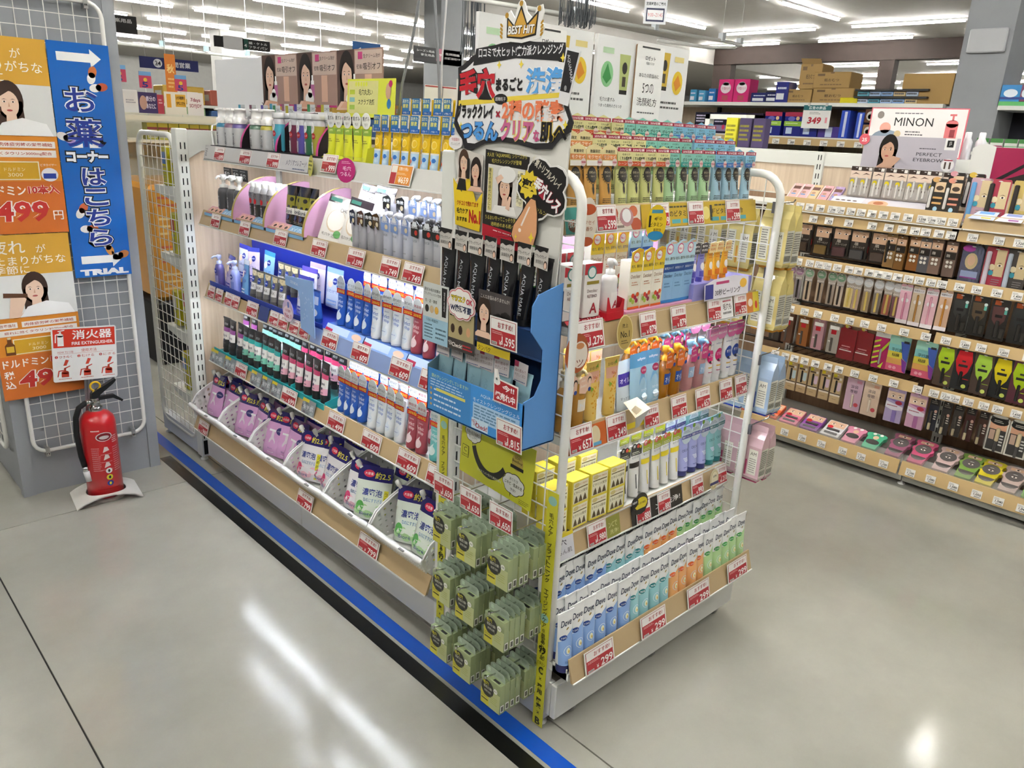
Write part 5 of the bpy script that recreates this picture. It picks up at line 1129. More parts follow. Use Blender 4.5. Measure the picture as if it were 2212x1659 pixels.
whip_row([0]*4+[1]*4+[2]*4, lin(2.35, 2.20, 4)+lin(2.15, 1.98, 4)+lin(1.93, 1.74, 4), 1.535, Z+.066, 'rear row of third deck')
tr = MB(); tr.box(1.425, 1.69, Z, 1.58, 2.44, Z+.042, '#3f66b0', 'print'); fr = Fr((1.398, 2.44, Z), (0, -1, 0), (.5, 0, .85))
for i in range(3):
    u0, u1 = .0+.25*i, .245+.25*i; tr.rect(fr, u0, 0, u1, .05, '#8fb0e4', 0); tr.rect(fr, u0, .022, u0+.15, .05, '#b9cdf0', 1); tr.text(fr, '洗うたびキメまで整う', u0+.09, .012, .13, .010, '#c06a7a', 1); tr.ell(fr, u0+.2, .035, .03, .012, '#e3c0aa', 1, 12); tr.prism([(u0, .0), (u0+.05, .002), (u0+.048, .034), (u0+.002, .036)], Fr((1.397, 2.44, Z), (0, -1, 0), (.5, 0, .85)), .0006, '#b52a50', 'print')
    tr.text(fr, 'No.1', u0+.025, .014, .034, .012, '#f4dce2', 2, bold=.01)
tag(obj('display_tray', tr), 'blue sparkling tray under the whip tubes of third deck', 'display tray')
for i, (p, y) in enumerate((('1,279', 3.385), ('1,079', 3.305), ('1,079', 3.21), ('1,089', 3.14))): lcard(p, y, 2, ('first', 'second', 'third', 'fourth')[i]+' small price card from far end of third deck, %s yen' % p, .068, .056)
lcard('969', 2.985, 2, '969 yen price card under the grey blue-dot tubes', .098, .058)
for i, (p, y) in enumerate((('499', 2.795), ('449', 2.718), ('449', 2.632), ('499', 2.555))): lcard(p, y, 2, '%s yen small card, %s of four by the wing card' % (p, ORD[i]), .072, .056)
lcard('499', 2.375, 2, '499 yen price card under the blue whip tubes of third deck', .105, .062, dz=.004); lcard('609', 2.175, 2, '609 yen price card under the white whip tubes of third deck', .108, .062, dz=.004); lcard('609', 1.945, 2, '609 yen price card under the rose whip tubes of third deck', .112, .064, dz=.004); lcard('609', 1.79, 2, '609 yen price card half hidden by the leaflet, third deck', .1, .064, dz=.004)
lstrip('navy_strip', 'navy strip between small cards on the third deck rail', 2.925, 2.845, 2, '#2a3a78')
lstrip('blue_strip', 'light blue strip on the near part of third deck rail', 2.51, 1.69, 2, '#8fa4d4')

# ---- fourth deck
Z = .561
def biotube(top, mid, bot, lab=None):
    T = Tube(.064, .16, .042, .022, '#242426', '#2c2c2e'); b, fr = T.b, T.fr
    T.band(.06, .102, '#ece9e6', 1); T.band(.034, .06, bot, 1); T.band(.096, .115, mid, 2)
    b.text(fr, 'Bioré', 0, .078, .03, .012, '#2a2a44', 3, bold=.006); b.ell(fr, 0, .058, .006, .006, '#2a2f52', 3, 6); b.lines(fr, -.012, .04, .012, .046, 1, '#666', 3)
    b.rect(fr, -.014, .125, .014, .134, '#8f9698' if top else '#b9bdc0', 2, nu=4); b.text(fr, '毛穴' if not top else 'うる炭', 0, .1295, .02, .006, '#2a2a2a', 3, bold=.02)
    return T.parts()
BT = [('purple', biotube(0, '#a85aa8', '#2c2c30')), ('turquoise', biotube(1, '#2fb0ae', '#7fc9b4')), ('pink', biotube(1, '#d84a7a', '#e6a9bd')), ('mint', biotube(1, '#8fd6c4', '#6fbfae'))]
def bio_row(seq, ys, x, z, where):
    cnt = {}
    for k, y in zip(seq, ys):
        nm, pr = BT[k]; cnt[k] = cnt.get(k, 0)+1
        place(pr, 'face_wash_tube', 'black and %s tube, %s of its colour from left, %s of fourth deck' % (nm, ORD[cnt[k]-1], where), 'tube', (x+jit(.003), y, z), (-.06+jit(.02), 0, LEFT+jit(.1)), 'black banded wash tubes')
bio_row([0]*3+[1]*6+[2]*6, [3.37, 3.305, 3.235]+lin(3.175, 2.888, 6)+lin(2.825, 2.505, 6), 1.44, Z+.012, 'front row')
bio_row([0]*2+[3]*7+[2]*6, [3.34, 3.25]+lin(3.14, 2.85, 7)+lin(2.79, 2.50, 6), 1.515, Z+.04, 'rear row')
tr = MB(); tr.box(1.405, 2.455, Z, 1.60, 3.43, Z+.01, '#1f8f93', 'print')
for y in (3.0, 2.72, 2.456): tr.prism([(0, 0), (.18, 0), (.18, .06), (.12, .05), (.0, .02)], Fr((1.41, y, Z+.01), (1, 0, 0), (0, 0, 1)), .002, '#27a3a6', 'print')
tr.box(1.403, 2.455, Z, 1.405, 3.43, Z+.026, '#27a3a6', 'print'); tag(obj('display_tray', tr), 'turquoise cardboard tray under the black wash tubes', 'display tray')
whip_row([0]*4+[1]*4+[2]*2+[3]*2, [2.39, 2.345, 2.30, 2.255, 2.185, 2.13, 2.078, 2.02, 1.955, 1.898, 1.825, 1.768], 1.445, Z+.012, 'front row of fourth deck')
whip_row([0]*4+[1]*4+[2]*4, lin(2.40, 2.26, 4)+lin(2.19, 2.02, 4)+lin(1.97, 1.77, 4), 1.50, Z+.03, 'second row of fourth deck')
whip_row([0]*4+[1]*4+[2]*4, lin(2.38, 2.24, 4)+lin(2.17, 2.0, 4)+lin(1.95, 1.76, 4), 1.555, Z+.045, 'third row of fourth deck')
def f_pic(mb, fr, w, h):
    rn = random.Random(4); mb.rect(fr, 0, h*.75, w*.5, h, '#d3c03a', 1)
    for i in range(9): u, v = w*rn.random(), h*.75*rn.random(); mb.rect(fr, max(0, u-.01), max(0, v-.006), min(w, u+.01), min(h, v+.006), rn.choice(['#7a8288', '#55605f', '#a9b4b8', '#6f6a72']), 1)
    mb.text(fr, 'モテ肌', w*.5, h*.45, w*.8, h*.3, '#d8dce0', 2, bold=.02)
for i, (a, b_) in enumerate(((3.445, 3.30), (3.295, 3.185), (3.035, 2.94), (2.935, 2.855), (2.85, 2.765), (2.595, 2.50))):
    lstrip('photo_strip', 'glossy printed photo strip, %s from far end of fourth deck rail' % ORD[i], a, b_, 3, '#8a9298', f_pic)
lcard('699', 3.13, 3, '699 yen price card under the turquoise tubes of fourth deck', .108, .06); lcard('699', 2.70, 3, '699 yen price card under the pink tubes of fourth deck', .118, .06)
lcard('499', 2.345, 3, '499 yen price card under the blue whip tubes of fourth deck', .112, .062); lcard('609', 2.115, 3, '609 yen price card under the white whip tubes of fourth deck', .115, .062); lcard('609', 1.9, 3, '609 yen price card under the rose whip tubes of fourth deck', .118, .062); lcard('609', 1.745, 3, '609 yen price card at the near end of the fourth deck', .105, .062)

# ---- bottom deck: white baskets and refill pouches
Z = .246
def hole_panel(mb, P, nu, nv, fr_=.55, c='#e6e6e2'):
    for i in range(nu):
        for j in range(nv):
            u0, u1, v0, v1 = i/nu, (i+1)/nu, j/nv, (j+1)/nv; a = (1-fr_)/2
            p, q, r, s = u0+(u1-u0)*a, u1-(u1-u0)*a, v0+(v1-v0)*a, v1-(v1-v0)*a
            o = [(u0, v0), (u1, v0), (u1, v1), (u0, v1)]; n_ = [(p, r), (q, r), (q, s), (p, s)]
            mb.add([P(*x) for x in o+n_], [(0, 1, 5, 4), (1, 2, 6, 5), (2, 3, 7, 6), (3, 0, 4, 7)], c, 'gloss')
def basket():
    W, D, h0, h1 = .298, .32, .062, .185; out = []
    side_h = lambda v: h0+(h1-h0)*min(1, (v/.6))**.55 if v > 0 else h0
    f = MB(); hole_panel(f, lambda u, v: (-W/2+W*u, .022-.022*v, .004+(h0-.016)*v), 24, 4, .5); out.append(pt('front_wall', f))
    for sx in (-1, 1):
        s = MB(); hole_panel(s, lambda u, v: (sx*(W/2-.002), .02*(1-v)*(1-u)+D*u, .004+(side_h(u)-.012)*v), 13, 5, .45)
        s.add([(sx*(W/2-.002), D*i/10, side_h(i/10)-.009) for i in range(11)]+[(sx*(W/2-.002), D*i/10, side_h(i/10)+.002) for i in range(11)], [(i, i+1, i+12, i+11) for i in range(10)], '#e9e9e5', 'gloss')
        s.tube([(sx*(W/2-.004), -.002+D*i/10, side_h(i/10)+.001) for i in range(11)], .0036, '#ececea', 'gloss', 5); out.append(pt('side_wall', s))
    b = MB(); hole_panel(b, lambda u, v: (-W/2+W*u, D-.01+.01*v, .004+(h1-.01)*v), 16, 6, .5); b.tube([(-W/2, D, h1), (W/2, D, h1)], .004, '#ececea', 'gloss', 5); out.append(pt('back_wall', b))
    m = MB(); m.box(-W/2+.004, .02, 0, W/2-.004, D, .004, '#e2e2de', 'gloss'); out.append(pt('base', m))
    r = MB(); n = 14; vs_ = []
    for i in range(n+1):
        u = -W/2+W*i/n; dip = .006*math.sin(PI*i/n); vs_ += [(u, -.006, h0-.004), (u, -.016-dip*.4, h0-.002), (u, -.004, h0+.012-dip), (u, .008, h0+.006-dip)]
    r.add(vs_, [(4*i+k, 4*i+k+1, 4*i+k+5, 4*i+k+4) for i in range(n) for k in range(3)], '#eeeeec', 'gloss', True)
    r.box(.035, -.013, h0+.003, .062, -.005, h0+.006, '#8a8a88', 'matte'); out.append(pt('front_rim', r))
    return out
BKT = basket(); BY = [3.34-.3005*i for i in range(6)]
for i, y in enumerate(BY):
    place(BKT, 'plastic_basket', 'white perforated basket on the bottom deck, %s from the far end' % ORD[i], 'basket', (1.295, y, Z), (0, 0, LEFT), 'white baskets on the bottom deck')
def big_pouch(body, kind):
    W, H = .13, .19; P = Pouch(W, H, .045, body, band=H*.72, bandc='#241f66', n=11); b, fr = P.b, P.fr
    b.ell(fr, -.022, .163, .021, .013, '#c8244a', 2, 16, rings=2); b.text(fr, '大容量', -.022, .163, .032, .010, '#f4e4ea', 4, bold=.012); b.text(fr, '約2.5', .03, .16, .056, .024, '#e6dc4a', 3, bold=.012)
    if kind == 'pink':
        b.poly(fr, [(-.012, .012), (.022, .012), (.024, .06), (.012, .078), (.012, .1), (-.004, .1), (-.004, .078), (-.014, .06)], '#dfd3e0', 1); b.rect(fr, -.022, .1, .018, .108, '#ececf0', 2); b.text(fr, 'Biore', .004, .03, .026, .007, '#7a6a9a', 3); b.ell(fr, .042, .105, .022, .016, '#2f2a6a', 2, 14); b.text(fr, 'メイク落とし', .042, .105, .03, .007, '#eee', 4, bold=.01)
    else:
        b.text(fr, '濃密泡', .0, .098, .075, .026, '#2a3a8a', 2, bold=.014); b.text(fr, 'なのにすすげる', .005, .07, .07, .014, '#3f86c0', 2); cc = '#d8487a' if kind == 'white' else '#5fae5a'
        for q in range(5): b.ell(fr, -.045+.02*q, .03+.012*math.sin(q*2), .018, .014, {'white': '#f0c3d2', 'green': '#b9dfa6'}[kind], 1, 12)
        b.text(fr, 'Bioré', -.012, .022, .05, .013, '#4a5a96', 3); b.ell(fr, -.04, .045, .016, .02, cc, 2, 14); b.rect(fr, .043, .01, .058, .11, '#e2da3a', 2, nu=1, nv=3); b.vtext(fr, 'つめかえ用', .0505, .105, .02, .010, '#3a3a1a', 3)
    sp = MB(); M = Matrix.Translation((-.055, 0, .178)) @ Matrix.Rotation(-.75, 4, 'Y'); sp.at(M); sp.lathe([(.007, 0), (.007, .012), (.0095, .012), (.0095, .03), (.008, .032)], '#eeeeea', 'gloss', 10); sp.at(None)
    return [pt('pouch', b), pt('spout_cap', sp)]
KP = {'pink': big_pouch('#dba6d8', 'pink'), 'white': big_pouch('#e9e6ea', 'white'), 'green': big_pouch('#e2ebdf', 'green')}
def pouches(kind, items, colour):
    for i, (y, x, ry, rz) in enumerate(items):
        place(KP[kind], 'refill_pouch', '%s spouted refill pouch with navy band, %s from the far end' % (colour, ORD[i]), 'pouch', (x, y, Z+.012), (-.26, ry, LEFT+rz), '%s refill pouches in the baskets' % colour)
pouches('pink', [(3.42, 1.375, -.05, .05), (3.36, 1.41, .0, .5), (3.285, 1.39, .05, .1), (3.115, 1.375, -.04, .15), (3.06, 1.39, 0, .3), (2.985, 1.385, .03, 0), (2.835, 1.375, -.05, .2), (2.76, 1.395, 0, .35), (2.69, 1.385, .02, .05), (3.34, 1.49, 0, .1), (3.05, 1.49, 0, -.1), (2.74, 1.49, .05, .1), (2.66, 1.52, .0, -.1)], 'pink')
pouches('white', [(2.53, 1.37, -.06, .25), (2.46, 1.40, 0, .45), (2.375, 1.375, .04, .05), (2.45, 1.49, .03, 0), (2.35, 1.50, 0, .1), (2.195, 1.375, .05, .25)], 'white and pink')
pouches('green', [(2.11, 1.38, .04, .6), (2.06, 1.47, 0, .1), (1.885, 1.39, -.04, .4), (1.785, 1.375, .03, .1), (1.78, 1.49, .02, 0), (2.15, 1.52, 0, 0)], 'white and green')
lcard('969', 3.345, 4, '969 yen price card below the baskets at the far end', .105, .06, dx=-.002); lcard('799', 2.415, 4, '799 yen price card below the white and pink pouches', .112, .06, dx=-.002); lcard('799', 1.985, 4, '799 yen price card below the white and green pouches', .118, .06, dx=-.002)
# ================================================================ things on the mesh side of the end shelf
def EF(x, y=1.62): return Fr((x, y, 0), (0, -1, 0), (0, 0, 1))
def burst(cu, cv, r0, r1, n): return [(cu+(r0 if i % 2 else r1)*math.cos(PI*i/n), cv+(r0 if i % 2 else r1)*math.sin(PI*i/n)) for i in range(2*n)]
def cloud_pts(cu, cv, ru, rv, n, bump=.18, m=5):
    out = []
    for i in range(n*m):
        a = 2*PI*i/(n*m); k = 1+bump*abs(math.sin(a*n/2)); out.append((cu+ru*k*math.cos(a), cv+rv*k*math.sin(a)))
    return out
def otext(mb, fr, t, u, v, w, h, c, oc, k=3, b=.03, ob=.09, **kw):
    mb.text(fr, t, u, v, w*1.03, h*1.06, oc, k, bold=ob, **kw); mb.text(fr, t, u, v, w, h, c, k+1, bold=b, **kw)
# ---- tall handmade sign with crown
T = thing('promo_sign_board', 'tall handmade cleansing sign with crown, fixed on the end mesh', 'sign', (0, 0, 0))
fr = EF(1.329); mb = MB()
mb.prism([(.012, 1.16), (.38, 1.13), (.395, 1.45), (.40, 1.60), (.37, 1.70), (.0, 1.72), (-.005, 1.56), (.02, 1.44), (.025, 1.3)], fr, .004, '#d9d7d0', 'print')
obj('base_board', mb, T)
fr = EF(1.323); s = MB()
shield = [(.012, 1.745), (.03, 1.75), (.06, 1.768), (.11, 1.785), (.17, 1.795), (.25, 1.797), (.31, 1.79), (.35, 1.776), (.37, 1.76), (.392, 1.757), (.397, 1.74), (.388, 1.7), (.395, 1.655), (.412, 1.625), (.405, 1.605), (.372, 1.588), (.35, 1.566), (.3, 1.563), (.24, 1.572), (.18, 1.575), (.12, 1.568), (.075, 1.552), (.045, 1.553), (.035, 1.575), (.014, 1.592), (.0, 1.612), (.012, 1.66), (.014, 1.71)]
s.prism(shield, fr, .003, '#2a292b', 'gloss'); cu, cv = .205, 1.675
s.poly(fr, [(cu+(u-cu)*.93, cv+(v-cv)*.88) for u, v in shield], '#e2e1e2', 1); s.poly(fr, [(.018, 1.668), (.39, 1.688), (.391, 1.678), (.018, 1.655)], '#e2c94a', 2)
s.poly(fr, [(.07, 1.748), (.08, 1.786), (.21, 1.797), (.375, 1.788), (.382, 1.75), (.22, 1.761)], '#232224', 3); s.text(fr, '口コミで大ヒット!実力派クレンジング', .23, 1.776, .28, .022, '#e8e8e8', 4, bold=.02)
otext(s, fr, '毛穴', .088, 1.707, .135, .07, '#b8232f', '#1c1a1c', 4, .05, .1, res=3); otext(s, fr, '洗浄', .32, 1.712, .125, .056, '#5a9fdc', '#f4f4f6', 4, .04, .09, res=3); s.text(fr, 'まるごと', .202, 1.705, .092, .03, '#1c1a1c', 5, bold=.05)
s.text(fr, 'ブラッククレイ', .082, 1.643, .14, .036, '#1c1a1c', 5, bold=.05); s.text(fr, '×', .168, 1.638, .016, .016, '#a02a3a', 5, bold=.03); otext(s, fr, '2種の酵素', .282, 1.648, .2, .046, '#e07a52', '#ecd9d0', 4, .035, .08, res=3)
s.ell(fr, .175, 1.672, .024, .012, '#1c1a1c', 4, 14); s.text(fr, '超微粒子', .175, 1.672, .036, .009, '#eee', 6)
otext(s, fr, 'つるん', .1, 1.598, .14, .046, '#4f93d6', '#23365a', 4, .05, .1, res=3); otext(s, fr, 'クリア', .235, 1.603, .115, .05, '#c0648c', '#e8cf6a', 4, .05, .1, res=3); s.text(fr, 'な', .302, 1.593, .022, .026, '#b84a78', 5, bold=.04); otext(s, fr, '肌へ', .355, 1.602, .085, .044, '#1c1a1c', '#d9b944', 4, .04, .08, res=3)
for u, v in ((.165, 1.748), (.24, 1.748), (.37, 1.758), (.03, 1.608), (.39, 1.62)): s.poly(fr, [(u, v+.01), (u+.003, v+.002), (u+.008, v), (u+.003, v-.003), (u, v-.01), (u-.003, v-.003), (u-.008, v), (u-.003, v+.002)], '#e8d24a', 4)
obj('shield_panel', s, T)
fr = EF(1.319); c = MB(); c.prism([(.168, 1.80), (.165, 1.82), (.18, 1.84), (.185, 1.855), (.2, 1.862), (.215, 1.845), (.224, 1.875), (.235, 1.885), (.246, 1.875), (.255, 1.855), (.275, 1.84), (.285, 1.865), (.302, 1.868), (.308, 1.85), (.3, 1.835), (.312, 1.82), (.3, 1.8), (.24, 1.792)], fr, .002, '#e8e6e2', 'gloss')
c.poly(fr, [(.19, 1.805), (.189, 1.85), (.214, 1.83), (.235, 1.872), (.256, 1.832), (.292, 1.858), (.286, 1.806), (.24, 1.80)], '#1f1c1a', 1); c.poly(fr, [(.194, 1.808), (.194, 1.842), (.214, 1.825), (.235, 1.862), (.256, 1.826), (.287, 1.849), (.282, 1.81), (.24, 1.804)], '#c99a3c', 2)
for u, v in ((.189, 1.852), (.235, 1.874), (.293, 1.86)): c.ell(fr, u, v, .006, .006, '#b58a34', 3, 10)
for e in (-1, 1):
    for q in range(4): c.ell(fr, .238+e*.066, 1.808+.008*q, .006, .003, '#b58a34', 3, 8, rot=.7*e)
otext(c, fr, 'BEST HIT', .238, 1.82, .085, .018, '#f0ede6', '#3a2a14', 4, .03, .09, shear=.15)
obj('crown', c, T)
fr = EF(1.317); t_ = MB(); t_.prism([(.368, 1.665), (.398, 1.658), (.425, 1.768), (.382, 1.778)], fr, .002, '#dcdcde', 'gloss'); t_.poly(fr, [(.372, 1.69), (.4, 1.685), (.421, 1.765), (.386, 1.772)], '#242326', 1); t_.text(fr, 'AQUAMARE', .398, 1.735, .058, .009, '#e6e6e6', 2, rot=-1.3); t_.ell(fr, .388, 1.695, .004, .006, '#8a8a8c', 2, 8); obj('tube_cutout', t_, T)
fr = EF(1.322); p = MB()
p.prism([(.125, 1.375), (.275, 1.36), (.283, 1.545), (.128, 1.556)], fr, .001, '#201e1c', 'print'); p.poly(fr, [(.138, 1.405), (.268, 1.398), (.272, 1.515), (.14, 1.522)], '#d2cfc9', 1)
face(p, fr, .205, 1.468, .042, '#3a2c28', '#ddb89f', 2, -1); p.ell(fr, .21, 1.5, .032, .02, '#e4e2de', 7, 14); p.poly(fr, [(.16, 1.405), (.25, 1.403), (.24, 1.425), (.17, 1.425)], '#e2dfda', 6); p.poly(fr, [(.17, 1.49), (.19, 1.5), (.2, 1.492), (.18, 1.475)], '#e0bca4', 8); p.poly(fr, [(.21, 1.42), (.222, 1.45), (.23, 1.448), (.224, 1.415)], '#e0bca4', 8)
p.prism([(.143, 1.41), (.158, 1.41), (.158, 1.512), (.143, 1.514)], EF(1.3205), .0005, '#d9cc84', 'print'); p.prism([(.246, 1.43), (.268, 1.428), (.27, 1.51), (.248, 1.512)], EF(1.3205), .0005, '#e0d9b4', 'print')
p.vtext(EF(1.3195), '男性の洗顔代わりにも', .1505, 1.512, 1.412, .009, '#2a2618', 1); p.vtext(EF(1.3195), '超微粒子クレイが', .262, 1.508, 1.432, .009, '#2a2618', 1); p.vtext(EF(1.3195), '毛穴レスな肌へ', .252, 1.505, 1.435, .008, '#2a2618', 1)
p.text(fr, '大人気「AQUAMARE」シリーズから', .205, 1.544, .14, .011, '#d8c860', 2); p.text(fr, '毛穴クレンジングが登場', .205, 1.53, .105, .010, '#d8c860', 2); p.text(fr, 'うるおい守ってごっそり落とす', .2, 1.393, .13, .011, '#d8c860', 2); p.text(fr, '透明感のある肌へ', .2, 1.378, .085, .010, '#d8c860', 2)
obj('black_panel', p, T)
p = MB(); p.prism([(.125, 1.335), (.275, 1.32), (.275, 1.36), (.125, 1.375)], fr, .001, '#b02434', 'print'); p.text(fr, '売り切れ御免', .2, 1.347, .14, .028, '#eee6e6', 1, bold=.04, rot=-.09); obj('red_panel', p, T)
fr = EF(1.321); y_ = MB(); y_.prism([(.018, 1.36), (.115, 1.352), (.122, 1.45), (.098, 1.425), (.065, 1.49), (.04, 1.445), (.005, 1.478)], fr, .001, '#e3c32c', 'print'); y_.text(fr, 'クチコミで売れてます', .066, 1.418, .085, .013, '#b02a1e', 2, bold=.02); y_.text(fr, '毛穴ケア', .046, 1.398, .046, .015, '#1c1a10', 2, bold=.03); y_.text(fr, 'おすすめ', .045, 1.377, .042, .012, '#1c1a10', 2, bold=.03); y_.text(fr, 'No.1', .095, 1.387, .044, .034, '#b0231e', 2, bold=.05); obj('yellow_crown_panel', y_, T)
fr = EF(1.3225); w_ = MB(); w_.prism([(.02, 1.45), (.115, 1.445), (.12, 1.54), (.02, 1.555)], fr, .0008, '#cfc8c0', 'print'); face(w_, fr, .045, 1.517, .033, '#4a3428', '#e0bda4', 1, 1); face(w_, fr, .095, 1.5, .033, '#2a1f1c', '#ddb59c', 6, -1); w_.rect(fr, .062, 1.48, .072, 1.53, '#23211f', 11); w_.poly(fr, [(.02, 1.45), (.06, 1.45), (.055, 1.478), (.03, 1.48)], '#23211f', 6); obj('portrait_panel', w_, T)
b = MB(); fr = EF(1.320); b.prism(cloud_pts(.012, 1.567, .026, .017, 6, .08), fr, .001, '#e6e2e0', 'print'); b.text(fr, '今話題の', .012, 1.574, .032, .008, '#b02a3a', 1); b.text(fr, 'クレンジング', .012, 1.563, .036, .008, '#2a2a2a', 1); obj('speech_bubble', b, T)
fr = EF(1.318); k_ = MB(); k_.prism(cloud_pts(.335, 1.475, .068, .058, 5, .3), fr, .002, '#e4e2de', 'gloss'); k_.poly(fr, cloud_pts(.335, 1.475, .064, .054, 5, .3), '#1c1a1a', 1)
k_.poly(fr, burst(.29, 1.483, .026, .035, 10), '#dcc33a', 2); k_.text(fr, '速攻', .29, 1.483, .046, .026, '#1c1a10', 3, bold=.05, rot=-.15); k_.text(fr, '竹炭トリプルクレイ', .345, 1.515, .11, .02, '#d8d2c0', 3, bold=.03, rot=-.55); otext(k_, fr, '毛穴レス', .352, 1.465, .1, .034, '#eceaea', '#a02438', 3, .05, .1, rot=-.6, res=3); k_.text(fr, 'ツルン', .335, 1.425, .034, .010, '#d8c860', 3, rot=-.2)
obj('black_cloud_panel', k_, T)
fr = EF(1.3165); n_ = MB(); n_.prism([(.3, 1.455), (.318, 1.452), (.326, 1.42), (.328, 1.375), (.318, 1.34), (.295, 1.334), (.27, 1.344), (.25, 1.342), (.237, 1.36), (.243, 1.385), (.268, 1.415), (.285, 1.44)], fr, .0015, '#2a211c', 'print'); n_.poly(fr, [(.301, 1.452), (.316, 1.449), (.323, 1.42), (.325, 1.376), (.316, 1.343), (.296, 1.337), (.271, 1.347), (.251, 1.345), (.24, 1.361), (.246, 1.384), (.271, 1.414), (.287, 1.438)], '#d9a074', 1)
n_.poly(fr, [(.296, 1.434), (.3, 1.432), (.275, 1.385), (.27, 1.387)], '#f2e4d8', 2); n_.ell(fr, .268, 1.375, .005, .005, '#f2e4d8', 2, 10)
for u, v, r in ((.308, 1.362, .014), (.255, 1.358, .007)): n_.poly(fr, [(u, v+r), (u+r*.25, v+r*.25), (u+r*.7, v), (u+r*.25, v-r*.25), (u, v-r), (u-r*.25, v-r*.25), (u-r*.7, v), (u-r*.25, v+r*.25)], '#e6cf3a', 2)
obj('nose_panel', n_, T)
fr = EF(1.300); g = MB(); g.prism(disc_pts(.332, 1.298, .042, .05, 26), fr, .001, '#3f7f3a', 'gloss'); g.poly(fr, disc_pts(.332, 1.298, .039, .047, 26), '#d7d6d2', 1); g.text(fr, '竹炭は美肌に', .332, 1.327, .06, .012, '#2a2622', 2, bold=.02); g.text(fr, '効果あり!?', .332, 1.313, .044, .011, '#2a2622', 2, bold=.02); g.text(fr, 'その1 ミネラル成分が豊富', .332, 1.297, .064, .008, '#7a3a2a', 2); g.text(fr, 'その2 肌の表面を', .33, 1.283, .05, .008, '#6a6a2a', 2); g.lines(fr, .305, 1.258, .36, 1.275, 2, '#4a463e', 2, .4); obj('green_ring_panel', g, T)

# ---- blue two-tier cleansing gel display
D = thing('gel_display_box', 'light blue cardboard display of gel tubes hung on the mesh', 'display box', (0, 0, 0))
YL, YR, XF, XB = 1.575, 1.205, 1.215, 1.325
def slab(x0, y0, z0, x1, y1, z1, c='#5b93d4'): m = MB(); m.box(x0, y0, z0, x1, y1, z1, c, 'print'); return m
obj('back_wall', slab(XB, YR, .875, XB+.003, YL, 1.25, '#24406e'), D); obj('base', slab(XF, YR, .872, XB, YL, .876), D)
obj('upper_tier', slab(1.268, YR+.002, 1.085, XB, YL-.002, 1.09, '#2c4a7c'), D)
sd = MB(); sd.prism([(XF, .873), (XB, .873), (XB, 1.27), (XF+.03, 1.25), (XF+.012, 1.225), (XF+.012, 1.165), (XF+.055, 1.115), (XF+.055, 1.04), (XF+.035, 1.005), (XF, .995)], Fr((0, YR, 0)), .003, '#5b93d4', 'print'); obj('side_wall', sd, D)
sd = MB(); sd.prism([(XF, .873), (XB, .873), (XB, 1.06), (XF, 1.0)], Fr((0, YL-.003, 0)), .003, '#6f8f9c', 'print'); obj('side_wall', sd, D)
f = MB(); fr = Fr((XF, YL, 0), (0, -1, 0), (0, 0, 1)); f.prism([(0, .873), (.37, .873), (.37, .99), (0, .992)], fr, .003, '#3f8fd8', 'print'); f.rect(fr, .005, .878, .18, .99, '#3d84c6', 1); f.text(fr, '朝のクレンジングしていますか?', .095, .975, .15, .011, '#cfe4a0', 2); f.lines(fr, .015, .945, .16, .968, 3, '#b5d0ea', 2, .4, 3)
for j in range(4): f.ell(fr, .018, .938-.015*j, .004, .004, '#c9a05a', 2, 8); f.lines(fr, .03, .934-.015*j, .15, .942-.015*j, 1, '#cfe0f0', 2, .6, j)
f.rect(fr, .04, .936, .16, .944, '#d9d06a', 3); f.text(fr, 'AQUA MARE', .255, .972, .075, .009, '#dceaf6', 2); f.text(fr, 'モイストクレンジングジェル', .275, .956, .17, .011, '#e4eef8', 2); f.rect(fr, .19, .9, .36, .948, '#a9c9e6', 1); f.lines(fr, .195, .904, .35, .944, 5, '#5f86a8', 2, .45, 9); f.rect(fr, .187, .878, .25, .906, '#c5dcec', 3); f.text(fr, 'Check!', .225, .889, .045, .013, '#a8243a', 4, bold=.02); f.text(fr, '☜', .198, .894, .02, .016, '#a8243a', 4)
obj('front_lip', f, D)
def gel(body, headc, ht, dark):
    T_ = Tube(.063, .175, .038, .016, body, body, mat_='gloss' if not dark else 'film'); b, fr = T_.b, T_.fr
    b.text(fr, 'AQUA MARE', 0, .075, .1, .013, '#b9bcc0' if dark else '#8fb6c4', 2, rot=-PI/2)
    hm, hf = card_tab([(-.026, .15), (.024, .146), (.024, .198), (-.026, .2)], -.012, c=headc)
    if dark: hm.poly(hf, [(-.026, .2), (.024, .198), (.02, .187), (.008, .19), (-.006, .185), (-.018, .19), (-.026, .186)], '#1d1c1c', 1); hm.text(hf, 'ブラッククレイ', -.003, .176, .042, .009, '#2a2826', 1, bold=.01); hm.text(hf, '酵素配合', -.006, .163, .028, .009, '#2a2826', 1); hm.ell(hf, .016, .158, .007, .010, '#3a2a24', 1, 10); hm.ell(hf, .016, .157, .005, .0075, '#e0bda4', 2, 10)
    else: hm.rect(hf, -.026, .186, -.01, .2, '#a8345a', 1); hm.text(hf, '海の恵みで', -.002, .178, .042, .008, '#7a4a4a', 1); hm.text(hf, 'やさしく洗う', -.002, .167, .04, .008, '#6a5050', 1); hm.lines(hf, -.022, .15, .02, .154, 1, '#3a5a8a', 1)
    return [pt('tube_body', b), pt('cap', T_.cap), pt('header_label', hm)]
GB, GL = gel('#1c1c1f', '#c9c4bd', '', True), gel('#9cc3cf', '#cdc6c8', '', False)
lrow(GB, 'cleansing_gel_tube', 'black gel tube in the upper tier of blue display, %s from left', lin(1.60, 1.245, 7), 1.297, 1.152, 'tube', 'black gel tubes', tilt=.02, ja=.12)
lrow(GB, 'cleansing_gel_tube', 'black gel tube in the hidden rear row of upper tier, %s from left', lin(1.56, 1.30, 5), 1.313, 1.158, 'tube', 'black gel tubes', tilt=.0, ja=.05) if False else None
